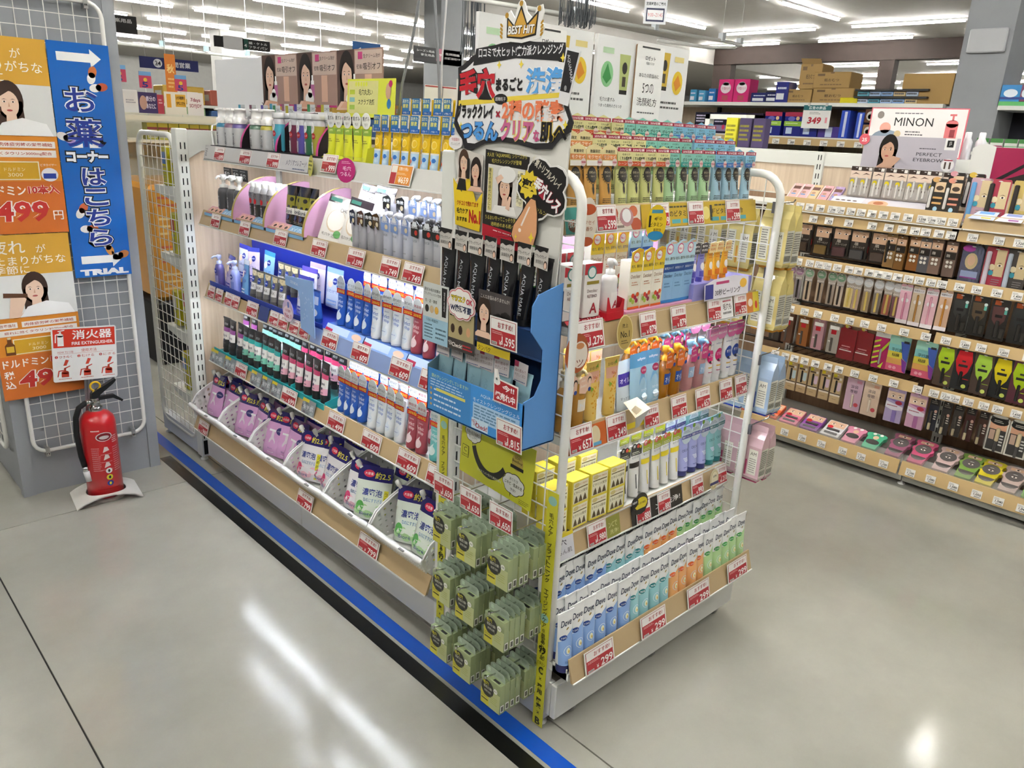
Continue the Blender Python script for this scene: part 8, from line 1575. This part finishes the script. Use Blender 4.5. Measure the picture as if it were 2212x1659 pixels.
tags([2.03, 1.923, 1.806, 1.703, 1.594, 1.478, 1.381, 1.267, 1.136, 1.041, .939, .837, .746, .65], .078, 3.872, 'bottom deck rail', ['1,320', '1,320', '1,320', '1,320', '1,320', '1,320', '1,320', '1,100', '1,100', '1,080', '1,080', '1,055', '1,040', '1,040'])
# ================================================================ background: high shelf with cartons, right pillar, hanging signs, far shelves
cm = MB(); cm.box(9.05, 2.62, 0, 9.62, 3.06, CEIL+.05, '#888', 'column_grey'); cm.box(9.03, 2.60, 0, 9.64, 3.08, 2.06, '#888', 'column_grey'); col2 = struct('column_2', cm, 'grey square pillar behind the cosmetics shelf')
cm = MB(); cm.box(9.0, 2.66, 2.56, 9.05, 3.0, 2.78, '#b4b6ba', 'paint', b=.01); obj('wall_box', cm, col2)
cm = MB(); cm.box(10.7, 24, 0, 11.5, 24.8, CEIL+.05, '#888', 'wall_grey'); struct('column_3', cm, 'pale square pillar far down the hall')
cm = MB(); cm.box(9.45, 12, 0, 10.0, 12.5, CEIL+.05, '#888', 'column_grey'); struct('column_4', cm, 'grey pillar behind the handmade sign')
cm = MB(); cm.box(5.2, 13, 3.62, 26, 13.35, CEIL+.05, '#ccc', 'ceiling_paint'); struct('trim_5', cm, 'pale ceiling beam above the hall')
def carton_thing(name, label, cat, x, y, z, w, d, h, c, rot=0.0, marks=None, group=None, m='matte'):
    """box whose front looks to -x: w along y, d along x"""
    mb = MB(); mb.box(-w/2, 0, 0, w/2, d, h, c, m, b=.004); fr = Fr((0, 0, 0)); fs = Fr((w/2, 0, 0), (0, 1, 0), (0, 0, 1))
    for it in marks or ():
        if it[0] == 'r': mb.rect(fr, (it[1]-.5)*w, it[2]*h, (it[3]-.5)*w, it[4]*h, it[5], 1)
        elif it[0] == 'e': mb.ell(fr, (it[1]-.5)*w, it[2]*h, it[3]*w, it[4]*h, it[5], 2)
        elif it[0] == 't': mb.text(fr, it[1], (it[2]-.5)*w, it[3]*h, it[4]*w, it[5]*h, it[6], 3, bold=.01)
        elif it[0] == 'l': mb.lines(fr, (it[1]-.5)*w, it[2]*h, (it[3]-.5)*w, it[4]*h, it[5], it[6], 3, .5)
    return tag(obj(name, mb, None, (x, y, z), (0, 0, LEFT+rot)), label, cat, group)
W9 = thing('wall_shelf_unit', 'high shelf unit with packs and cartons behind the cosmetics shelf', 'shelf unit')
def w9(n, x0, y0, z0, x1, y1, z1, c=WHITE, m='paint'): k = MB(); k.box(x0, y0, z0, x1, y1, z1, c, m); return obj(n, k, W9)
w9('back_panel', 9.6, 3.1, .1, 9.62, 7.6, 2.05, '#b9a68c', 'beige_wood'); w9('top_deck', 8.98, 3.1, 2.04, 9.6, 7.6, 2.08); w9('base', 9.0, 3.1, 0, 9.6, 7.6, .15)
for z in (1.68, 1.3, .9, .5): d = w9('shelf_deck', 9.0, 3.1, z, 9.6, 7.6, z+.025); k = MB(); k.box(8.985, 3.1, z-.07, 9.0, 7.6, z+.01, '#c4a878', 'gloss'); obj('price_rail', k, d)
for y in (3.1, 4.6, 6.1, 7.6): w9('upright', 9.54, y-.02, .1, 9.59, y+.02, 2.04, '#2e2c2c')
KM = [('r', .1, .75, .3, .9, '#6b5334'), ('t', '紙おむつ', .5, .5, .4, .2, '#4a3a26'), ('l', .2, .15, .8, .28, 1, '#7a6040'), ('r', .45, .9, .55, 1, '#7a6040')]
for i, (y, z, w_, h_, d_, lb, rz) in enumerate(((4.74, 2.08, .33, .15, .3, 'low brown carton at the left of the carton stack', 0), (4.32, 2.08, .48, .16, .4, 'wide brown carton carrying another carton', 0), (4.36, 2.242, .42, .17, .36, 'brown carton on top of the wide carton', .06), (4.62, 2.232, .26, .27, .3, 'tall opened brown carton with raised flap', .04), (3.32, 2.08, .5, .3, .4, 'large plain brown carton beside the pillar', 0))):
    carton_thing('cardboard_carton', lb, 'carton', 9.05, y, z, w_, d_, h_, '#a98a58', rz, KM if i < 4 else None, 'brown cartons on the high shelf')
k = MB(); k.add([(9.05, 4.5, 2.5), (9.05, 4.74, 2.5), (9.0, 4.74, 2.56), (9.0, 4.5, 2.55)], [(0, 1, 2, 3)], '#b39462', 'matte'); tag(obj('carton_flap', k), 'raised flap of the tall opened carton', 'carton flap')
for i, y in enumerate((5.72, 5.495)): carton_thing('diaper_pack', 'pink adult diaper pack on the high shelf, %s one' % ('left', 'right')[i], 'pack', 9.05, y, 2.08, .215, .2, .27, '#d8367c', 0, [('e', .5, .62, .34, .24, '#ecdfe6'), ('e', .5, .8, .2, .08, '#e4e4f0'), ('t', 'うす型パンツ', .5, .6, .55, .12, '#b03a6a'), ('r', .3, .08, .7, .3, '#b04a5a')], 'pink diaper packs', 'film')
for i, (y, w_, h_, c, lb) in enumerate(((6.18, .1, .15, '#4a9cc8', 'pale blue pack standing at the far left of high shelf'), (6.05, .1, .14, '#5aa6d0', 'second pale blue pack on the high shelf'), (5.9, .1, .16, '#2f78c0', 'blue pack beside the pink diaper packs'), (5.22, .24, .11, '#23286a', 'navy pack with white tag beside the pink packs'), (5.04, .22, .12, '#1f2456', 'dark navy pack lying on the high shelf'), (4.94, .16, .23, '#2a2f80', 'upright navy and white pack left of the cartons'), (4.12, .2, .06, '#ddd028', 'bright yellow flat pack beside the cartons'))):
    carton_thing('paper_pack', lb, 'pack', 9.03, y, 2.08, w_, .2, h_, c, jit(.05), [('r', .1, .15, .7, .45, '#d8dce4'), ('l', .15, .6, .85, .8, 1, '#c9cfe4')] if c != '#ddd028' else None, 'packs on the high shelf', 'film')
for j in range(2):
    for i in range(5): carton_thing('book_stack', 'boxed paper pack in the low row beside big carton, %s of level %s' % (ORD[i], ('one', 'two')[j]), 'pack', 9.04, 3.97-.13*i, 2.081+.075*j, .125, .2, .05, ('#b9c8dc', '#5fa0b4', '#a9c4e4', '#8fb0dc', '#c9b48a')[(i+j) % 5], 0, [('l', .1, .2, .9, .8, 1, '#3a3a44')], 'boxed paper packs')
    k = MB(); k.box(9.0, 3.28, 2.13+.075*j, 9.25, 4.05, 2.142+.075*j, '#1d1c1c', 'print') if False else k.box(9.0, 3.28, 2.132+.075*j, 9.25, 4.05, 2.152+.075*j, '#1f1e1e', 'print'); tag(obj('black_board', k), 'thin black board on the %s level of paper packs' % ('lower', 'upper')[j], 'board')
NP = [('r', 0, .82, 1, 1, '#a8244a'), ('r', 0, .42, 1, .62, '#8fb83c'), ('e', .4, .72, .2, .1, '#5a5ab0'), ('e', .75, .74, .1, .08, '#d8b48a'), ('p', 0) if False else ('r', .15, .1, .5, .36, '#b9c8e4'), ('l', .1, .5, .8, .56, 1, '#dce8c0')]
for i, (y, c) in enumerate(((6.0, '#1f1c34'), (5.72, '#231f3a'), (5.48, '#2a2140'), (5.25, '#2c2038'))): carton_thing('pad_pack', 'dark violet pad pack on the shelf below, %s from left' % ORD[i], 'pack', 9.03, y, 1.706, .22, .2, .25, c, 0, [('r', .1, .1, .9, .4, '#8a7a9a'), ('l', .1, .5, .8, .9, 3, '#c9c4d8'), ('e', .7, .3, .1, .12, '#c8305a')], 'pad packs below the high shelf', 'film')
for i, y in enumerate((5.0, 4.74, 4.52)): carton_thing('pad_pack', 'navy pad pack with green band below the high shelf, %s from left' % ORD[i], 'pack', 9.03, y, 1.706, .22, .2, .27, '#232a80', 0, NP, 'pad packs below the high shelf', 'film')
for i, (y, c) in enumerate(((4.3, '#4a3a8a'), (4.12, '#2f4fc0'), (3.95, '#3a5ac8'))): carton_thing('pad_pack', ('violet wide pad pack under the 349 yen sign', 'blue striped upright pack beside snacks', 'second blue striped upright pack')[i], 'pack', 9.03, y, 1.706, (.26, .1, .08)[i], .2, (.12, .3, .28)[i], c, 0, [('r', .4, .05, .7, .95, '#c9d4f0')], 'pad packs below the high shelf', 'film')
for j in range(2):
    for i in range(4): carton_thing('snack_bag', 'brown snack bag hanging below the high shelf, %s of the %s row' % (ORD[i], ('lower', 'upper')[j]), 'pack', 9.02, 3.84-.15*i, 1.72+.16*j, .12, .05, .14, '#5a3a2a' if j else '#8a6a4a', 0, [('e', .5, .5, .34, .34, '#d8d4cc'), ('e', .5, .45, .2, .18, '#a8744a')], 'snack bags', 'film')
for i, (y, w_, c) in enumerate(((5.9, .3, '#8ab4dc'), (5.5, .3, '#b9c4d8'), (5.1, .35, '#9ab0d4'), (4.72, .3, '#6ac0a4'), (4.38, .3, '#3f9a9a'), (4.06, .22, '#d9d028'), (3.84, .2, '#d9d028'), (3.6, .25, '#8fb4c8'), (3.34, .25, '#c4b4c8'))): carton_thing('tissue_box', '%s pastel box on the shelf row under wooden rail' % ('first second third fourth fifth sixth seventh eighth ninth'.split()[i]), 'box', 9.03, y, 1.326, w_, .2, .2, c, 0, [('r', .05, .6, .5, .8, '#e4e8ea'), ('l', .1, .15, .7, .4, 2, '#5a6a74'), ('r', .6, .5, .95, .9, '#b04a5a' if i == 4 else '#dfe6ea')], 'pastel boxes on the back shelf')
for i in range(14): card(('1,280', '880', '698')[i % 3], 'far small price tag under the pad packs, %s from left' % ORD[i], (8.98, 6.1-.2*i, 1.612), (-.05, 0, LEFT), .09, .06, 'white', 'shelf_tag', 'far shelf tags')
t = thing('hanging_price_sign', 'white 349 yen sign with teal header hanging from high shelf', 'sign', (8.93, 4.58, 1.80), (0, 0, LEFT)); k = MB(); k.box(0, 0, 0, .33, .006, .25, '#e4e2e0', 'print'); fr = Fr((0, 0, 0)); k.rect(fr, 0, .195, .33, .25, '#1f6a70', 1); k.text(fr, '広告の商品', .165, .222, .2, .036, '#e8eeee', 2, bold=.02); k.text(fr, '349', .15, .085, .16, .075, '#b52438', 2, bold=.04, shear=.1); k.lines(fr, .08, .15, .22, .18, 2, '#8a8a8a', 2, .4); k.rect(fr, .275, .06, .3, .12, '#d88a94', 1); obj('sign_plate', k, t)
for u in (.06, .27): k = MB(); k.box(u-.012, -.004, .24, u+.012, .012, .275, '#c9c9c6', 'metal'); obj('clip', k, t)
# blue packs and small boxes right of the pillar
R9 = thing('wall_shelf_unit', 'narrow white shelf with packs right of the pillar', 'shelf unit'); k = MB(); k.box(9.0, 1.2, 2.03, 9.6, 2.6, 2.07, WHITE, 'paint'); obj('shelf_deck', k, R9); k = MB(); k.box(8.9, 1.2, 1.60, 9.6, 2.75, 1.63, WHITE, 'paint'); obj('shelf_deck', k, R9); k = MB(); k.box(9.55, 1.2, .1, 9.6, 2.6, 2.03, '#2c2c34', 'matte'); obj('back_panel', k, R9)
for i, (y, c) in enumerate(((2.52, '#3f8fd0'), (2.40, '#7a4a6a'), (2.33, '#2f7ac0'), (2.22, '#3f9ac8'))): carton_thing('wipe_pack', 'blue and green pack right of the pillar, %s from left' % ORD[i], 'pack', 9.02, y, 2.072, (.17, .07, .07, .12)[i], .2, .19, c, .1, [('r', 0, 0, 1, .2, '#5fb86a'), ('e', .5, .6, .35, .2, '#dfe9f4'), ('r', 0, .3, 1, .42, '#23408a')], 'packs right of the pillar', 'film')
for i in range(5): carton_thing('tea_box', 'small green and white box right of the pillar, %s from left' % ORD[i], 'box', 8.92, 2.64-.125*i, 1.632, .11, .1, .13, '#dcdfd8', 0, [('r', 0, .7, 1, 1, '#4a8a4a'), ('r', 0, .3, 1, .5, '#a83a6a' if i < 2 else '#8ab48a'), ('e', .6, .2, .15, .1, '#b9a48a')], 'small boxes right of the pillar')
for i in range(2): k = MB(); k.lathe([(.03, 0), (.03, .1), (.018, .12), (.018, .15), (.014, .155)], '#e6e8ec', 'gloss', 12); tag(obj('white_bottle', k, None, (5.2, 1.62-.075*i, 1.57)), 'small white bottle in front of the pillar, %s one' % ('left', 'right')[i], 'bottle', 'white bottles by the pillar')
S5 = thing('side_shelf_unit', 'plain white shelf between cosmetics shelf and pillar', 'shelf unit'); k = MB(); k.box(5.0, 1.0, 1.53, 5.5, 3.6, 1.57, WHITE, 'paint'); obj('top_deck', k, S5); k = MB(); k.box(5.48, 1.0, 0, 5.5, 3.6, 1.53, '#c9b296', 'beige_wood'); obj('back_panel', k, S5)
for u, v in ((3.52, 3.56), (3.1, 3.14)): k = MB(); k.box(5.4, u, 1.0, 5.46, v, 1.80, WHITE, 'paint'); obj('end_post', k, S5)
k = MB(); k.box(5.4, 3.1, 1.765, 5.46, 3.56, 1.80, WHITE, 'paint'); obj('end_rail', k, S5)
for i in range(3): carton_thing('yellow_pack', 'yellow tall pack behind the white end frame, %s one' % ORD[i], 'pack', 5.2, 3.2-.11*i, 1.571, .095, .08, .2, '#d3cc3a' if i == 0 else '#4a4060', 0, [('l', .1, .2, .9, .8, 4, '#8a8430')], 'packs behind the end frame')
# ---- hanging rail, cords, paper notice
def cyl_thing(name, label, cat, pts, r, c='#d3d3cf', m='metal'): k = MB(); k.tube(pts, r, c, m, 8); return tag(obj(name, k), label, cat)
t = thing('hanging_rail', 'curved white rail hung from the ceiling above the end shelf', 'rail'); k = MB(); k.tube([(4.5, 6.1, 2.74), (6.1, 5.62, 2.7), (7.2, 5.5, 2.7), (8.3, 5.38, 2.7), (8.75, 5.4, 2.7), (8.95, 5.6, 2.7), (8.8, 5.9, 2.7), (8.0, 6.05, 2.7)], .02, '#d3d3cf', 'paint', 8); obj('rail_tube', k, t)
for x, y in ((6.1, 5.62), (7.2, 5.5), (8.3, 5.38), (8.8, 5.45)): k = MB(); k.tube([(x, y, 2.7), (x, y, CEIL+.05)], .003, '#b9b9b6', 'metal', 4); obj('hanger_wire', k, t); k = MB(); k.box(x-.03, y-.03, 2.69, x+.03, y+.03, 2.78, '#c9cfd4', 'paint'); obj('hanger_clip', k, t)
def cords(label, x, y, z0, z1, r, n, seed):
    rn = random.Random(seed); k = MB()
    for i in range(n):
        a, q = rn.random()*6.28, r*math.sqrt(rn.random()); px, py = x+q*math.cos(a)*1.6, y-q*math.cos(a)*1.6+q*math.sin(a)*.3; b = z0-(z0-z1)*(.75+.25*rn.random())
        k.tube([(px, py, z0), (px+rn.uniform(-.01, .01), py, (z0+b)/2), (px+rn.uniform(-.02, .02), py+.01, b), (px+.018, py, b+.02), (px+.02, py, (z0+b)/2)], .0035, rn.choice(['#4c5055', '#5c6064', '#3f4347']), 'rubber', 4)
    return tag(obj('cord_bundle', k), label, 'cords')
cords('grey cord bundle hanging above the crown sign', 5.38, 4.97, 2.74, 2.47, .075, 46, 1); cords('grey cord bundle hanging left of the crown sign', 5.2, 6.12, 2.76, 2.24, .05, 34, 2)
k = MB(); k.box(0, 0, 0, .2, .004, .26, '#d6d8dc', 'print'); fr = Fr((0, 0, 0)); k.text(fr, 'ドラッグコーナー', .1, .215, .17, .028, '#23252c', 1, bold=.02); k.text(fr, '営業時間のご案内', .1, .165, .17, .028, '#23252c', 1, bold=.02); k.rect(fr, .02, .02, .18, .13, '#23284a', 1); k.rect(fr, .03, .035, .17, .115, '#e4e4e6', 2); k.text(fr, '9:00~21:45', .1, .075, .13, .03, '#c24a5a', 3)
tag(obj('paper_notice', k, None, (6.0, 4.72, 2.57), (0, 0, -PI/4)), 'white opening hours notice hanging under the ceiling rail', 'notice')
for i, (pts, r, c) in enumerate(([[(1.62, 2.31, 1.48), (1.62, 2.26, 1.73), (1.62, 2.2, 1.88), (1.62, 2.17, 1.98), (1.62, 2.165, CEIL+.05)], .0048, '#77797c'], [[(1.62, 2.05, 1.48), (1.62, 2.06, 1.73), (1.62, 2.09, 1.97), (1.62, 2.1, CEIL+.05)], .0048, '#77797c'], [[(1.66, 2.1, 1.48), (1.66, 2.1, 1.8), (1.66, 2.08, 2.0), (1.66, 2.08, CEIL+.05)], .003, '#c9c9c9'])):
    cyl_thing('support_pole', '%s pole rising behind the yellow enzyme tubes' % ('slanted grey', 'nearly upright grey', 'thin pale')[i], 'pole', pts, r, c, 'paint')
k = MB(); k.box(0, 0, 0, .17, .03, .25, '#dcdad6', 'print'); k.rect(Fr((0, 0, 0)), .004, .244, .166, .248, '#b0444a', 1); tag(obj('white_carton', k, None, (1.665, 2.21, 1.485), (0, .06, LEFT)), 'white carton with red edge behind the yellow enzyme tubes', 'carton')
# ---- left and far background
L6 = thing('back_shelf_unit', 'pale shelf with posters beyond the far end shelf', 'shelf unit'); 
for nm, b in (('top_board', (1.85, 6.0, 1.55, 3.6, 6.25, 1.585)), ('shelf_deck', (1.85, 6.0, 1.40, 3.6, 6.4, 1.42)), ('back_panel', (1.85, 6.38, .1, 3.6, 6.4, 1.6)), ('base', (1.85, 6.0, 0, 3.6, 6.4, .12))): k = MB(); k.box(*b, '#d8d6c4', 'paint'); obj(nm, k, L6)
def fbox(name, label, cat, x, y, z, w_, h_, c, prints, d=.1, group=None, m='print', rot=0.0, hang=0):
    k = MB(); k.box(0, 0, 0, w_, d, h_, c, m); fr = Fr((0, 0, 0))
    for it in prints:
        if it[0] == 'r': k.rect(fr, it[1]*w_, it[2]*h_, it[3]*w_, it[4]*h_, it[5], 1)
        elif it[0] == 't': k.text(fr, it[1], it[2]*w_, it[3]*h_, it[4]*w_, it[5]*h_, it[6], 2, bold=.02)
        elif it[0] == 'l': k.lines(fr, it[1]*w_, it[2]*h_, it[3]*w_, it[4]*h_, it[5], it[6], 2, .5)
        elif it[0] == 'e': k.ell(fr, it[1]*w_, it[2]*h_, it[3]*w_, it[4]*h_, it[5], 2)
    o = tag(obj(name, k, None, (x, y, z), (0, 0, rot)), label, cat, group)
    if 'sign' in name or 'banner' in name:
        for u in (.1, .9): q = MB(); q.tube([(w_*u, d/2, h_), (w_*u, d/2, CEIL+.05-z)], .004, '#b9b9b6', 'metal', 4); obj('hanger_wire', q, o)
    elif name == 'price_flag': q = MB(); q.tube([(w_*.5, d+.003, -z+1.585), (w_*.5, d+.003, h_*.9)], .003, '#d8d8d4', 'paint', 4); obj('flag_pole', q, o)
    return o
for i in range(9): fbox('supplement_box', 'yellow-green supplement box beyond the far end shelf, %s from left' % ORD[i], 'box', 2.1+.076*i, 6.03, 1.421, .07, .115, '#a8a33a', [('r', 0, .6, 1, .75, '#7a3a3a'), ('r', .05, .1, .95, .58, '#b9b89c'), ('l', .1, .15, .9, .5, 4, '#77765c')], group='supplement boxes')
fbox('promo_poster', 'white poster at the left beyond the grey pillar', 'poster', 1.96, 6.05, 1.6, .1, .15, '#dcdad8', [('l', .2, .4, .9, .6, 2, '#9a98a0')], .004); fbox('promo_poster', 'dark violet poster with a face beyond the end shelf', 'poster', 2.065, 6.05, 1.6, .13, .14, '#382a58', [('e', .25, .5, .2, .34, '#b59080'), ('t', '鉄分の', .65, .7, .5, .26, '#d8d2e4'), ('t', 'あなたに', .65, .35, .5, .26, '#d8d2e4')], .004); fbox('promo_poster', 'small red poster beside the violet poster', 'poster', 2.195, 6.05, 1.6, .045, .13, '#a83a48', [('l', .2, .5, .8, .8, 2, '#d8a8ac')], .004)
fbox('promo_poster', 'cream poster with orange panel beyond the end shelf', 'poster', 2.25, 6.06, 1.6, .155, .155, '#dfd8c8', [('r', .5, .35, .98, .9, '#d8a534'), ('t', '5大栄養素を', .74, .75, .4, .16, '#3a3018'), ('t', '手軽に補給', .74, .5, .4, .16, '#3a3018'), ('r', .1, .3, .3, .9, '#d89a2c')], .004); fbox('promo_poster', 'white poster with crimson bar lettering beyond the end shelf', 'poster', 2.41, 6.05, 1.6, .12, .16, '#dedad6', [('t', '7days', .5, .66, .6, .2, '#8a2440'), ('t', 'SOYJOY', .5, .4, .75, .2, '#8a2440')], .004)
for i, (x, z) in enumerate(((2.1, 1.77), (2.35, 1.765), (1.93, 1.8))): fbox('price_flag', 'small red and blue five percent flag, %s' % ('left of the orange banner', 'right of the orange banner', 'at the pillar edge')[i], 'sign', x, 6.1, z, .085, .11, '#b8405c', [('r', 0, .75, 1, 1, '#6a9ac8'), ('e', .5, .5, .15, .12, '#d8b43a'), ('t', '5', .45, .2, .5, .34, '#23307a')], .003)
fbox('hanging_banner', 'narrow orange autumn banner hanging beyond the end shelf', 'banner', 3.0, 8, 1.80, .1, .34, '#c8742c', [('t', '秋', .5, .62, .7, .24, '#e0c07a'), ('l', .2, .1, .8, .4, 3, '#dcae6a')], .003)
fbox('hanging_sign', 'navy round-the-clock sign hanging far beyond the end shelf', 'sign', 4.16, 12, 2.2, .82, .15, '#20265e', [('e', .3, .5, .075, .38, '#dcdce4'), ('t', '24', .3, .5, .1, .42, '#20265e'), ('t', '時間営業', .66, .5, .4, .5, '#dcdce4')], .01)
fbox('aisle_sign', 'black and green hanging aisle sign with white paper', 'sign', 5.24, 12, 2.58, .88, .15, '#201f20', [('r', .5, 0, .6, 1, '#1f4a40'), ('r', .16, -.1, .52, 1.1, '#cfcfd2'), ('t', '鍋・ケトル', .78, .68, .34, .26, '#d8d8d8'), ('t', 'フライパン', .78, .3, .34, .26, '#d8d8d8'), ('t', '4', .55, .4, .05, .3, '#d8d8d8')], .01)
fbox('aisle_sign', 'black aisle sign with pink number field behind slanted poles', 'sign', 8.85, 12, 2.7, 1.1, .26, '#26262a', [('r', .46, .2, .6, 1, '#c8788c'), ('t', 'シーズン用品', .24, .75, .36, .16, '#d8d8d8'), ('t', '衛生用品', .28, .5, .28, .16, '#d8d8d8'), ('t', '生理用品', .8, .72, .3, .16, '#d8d8d8'), ('t', '介護おむつ', .8, .45, .34, .16, '#d8d8d8'), ('t', '19', .53, .6, .08, .16, '#f0dce2')], .01)
fbox('hanging_sign', 'blue medicine sign hanging above the portrait posters', 'sign', 7.6, 12, 2.66, .55, .24, '#1c5a9c', [('t', 'くすり', .5, .45, .7, .4, '#e0e6ee')], .01); fbox('aisle_sign', 'black travel goods sign hanging near the grey pillar', 'sign', 3.75, 12, 2.62, .42, .22, '#201f20', [('t', '行楽用品', .5, .7, .7, .24, '#d8d8d8')], .01)
t = thing('hanging_rail', 'long thin white rail hung across the far hall', 'rail'); k = MB(); k.tube([(4.6, 15.2, 2.72), (9.4, 15.4, 2.7)], .025, '#dcdcd8', 'paint', 6); obj('rail_tube', k, t)
for i in range(6): k = MB(); x = 4.9+.8*i; k.tube([(x, 15.25, 2.72), (x, 15.25, CEIL+.05)], .006, '#c9c9c6', 'metal', 4); obj('hanger_wire', k, t); k = MB(); k.box(x-.04, 15.22, 2.74, x+.04, 15.28, 2.84, '#a9c4cc', 'paint'); obj('hanger_clip', k, t)
k = MB(); k.box(0, 0, 0, 1.2, .9, .75, '#c98a2c', 'film', b=.03); fr = Fr((0, 0, 0))
for i in range(4): k.lines(fr, .05, .06+.18*i, 1.15, .2+.18*i, 3, ('#e0c07a', '#b5522a')[i % 2], 1, .3, i)
tag(obj('wrapped_pallet', k, None, (1.78, 5.2, .42)), 'orange goods in shrink wrap glimpsed through the far mesh', 'pallet load'); k = MB(); k.box(1.74, 5.16, 0, 3.02, 6.0, .42, '#17171a', 'rubber', b=.01); tag(obj('black_crate', k), 'black crate base under the wrapped orange goods', 'crate')
# far shelves with rows of cartons
def far_shelf(label, x0, y0, x1, y1, top, cols):
    t = thing('far_shelf_unit', label, 'shelf unit'); k = MB(); k.box(x0, y0, 0, x1, y1, .2, WHITE, 'paint'); obj('base', k, t); k = MB(); k.box((x0+x1)/2-.02 if x1-x0 < y1-y0 else x0, y0 if x1-x0 < y1-y0 else (y0+y1)/2-.02, .2, (x0+x1)/2+.02 if x1-x0 < y1-y0 else x1, y1 if x1-x0 < y1-y0 else (y0+y1)/2+.02, top, '#cfc6b8', 'paint'); obj('back_panel', k, t)
    for z in (.6, 1.0, 1.4, top-.03): k = MB(); k.box(x0, y0, z, x1, y1, z+.03, WHITE, 'paint'); obj('shelf_deck', k, t)
    L = x1-x0 if x1-x0 > y1-y0 else y1-y0; n = int(L/.55)
    for i in range(n):
        for j, z in enumerate((1.03, 1.43, top)):
            c = cols[(i*3+j*5) % len(cols)]; h_ = (.3, .26, .22)[j]*(.7+.3*((i*7+j*3) % 4)/3); k = MB(); k.box(-.24, -.15, 0, .24, .15, h_, c, 'print', b=.01); k.rect(Fr((0, -.15, 0)), -.16, h_*.3, .16, h_*.7, '#d8d8d4', 1); k.rect(Fr((-.24, 0, 0), (0, -1, 0)), -.1, h_*.3, .1, h_*.7, '#d8d8d4', 1)
            p = (x0+.3+.55*i, y0+.16, z) if x1-x0 > y1-y0 else (x0+.26, y0+.3+.55*i, z)
            tag(obj('stock_box', k, None, p), '%s stock box on the %s level, %s' % (ORD[i % 20], ('lower', 'middle', 'top')[j], label.split(' with')[0]), 'box', label)
far_shelf('far shelf along the left hall with stock boxes', 3.5, 9.6, 9.6, 10.2, 1.72, ['#b89a6a', '#a85a4a', '#4a6a9a', '#d8c8a8', '#c9a44a', '#7a9a6a'])
far_shelf('far shelf in the middle hall with stock boxes', 6.5, 16.5, 14, 17.1, 1.8, ['#8a6a4a', '#c9c4b8', '#a84a3a', '#5a7aa0', '#c8a83a'])
far_shelf('far shelf behind the blue tubes with stock boxes', 15, 10.5, 15.6, 16, 1.8, ['#c9c4b8', '#4a7ab0', '#8a6a4a', '#b84a5a', '#d8d0b0'])
far_shelf('far shelf under the brown beam with stock boxes', 22, 3, 22.6, 9.5, 1.9, ['#c9c4b8', '#4a9ab0', '#a88a5a', '#b86a5a', '#d8d0b0'])
for o in LINK: sc.collection.objects.link(o)
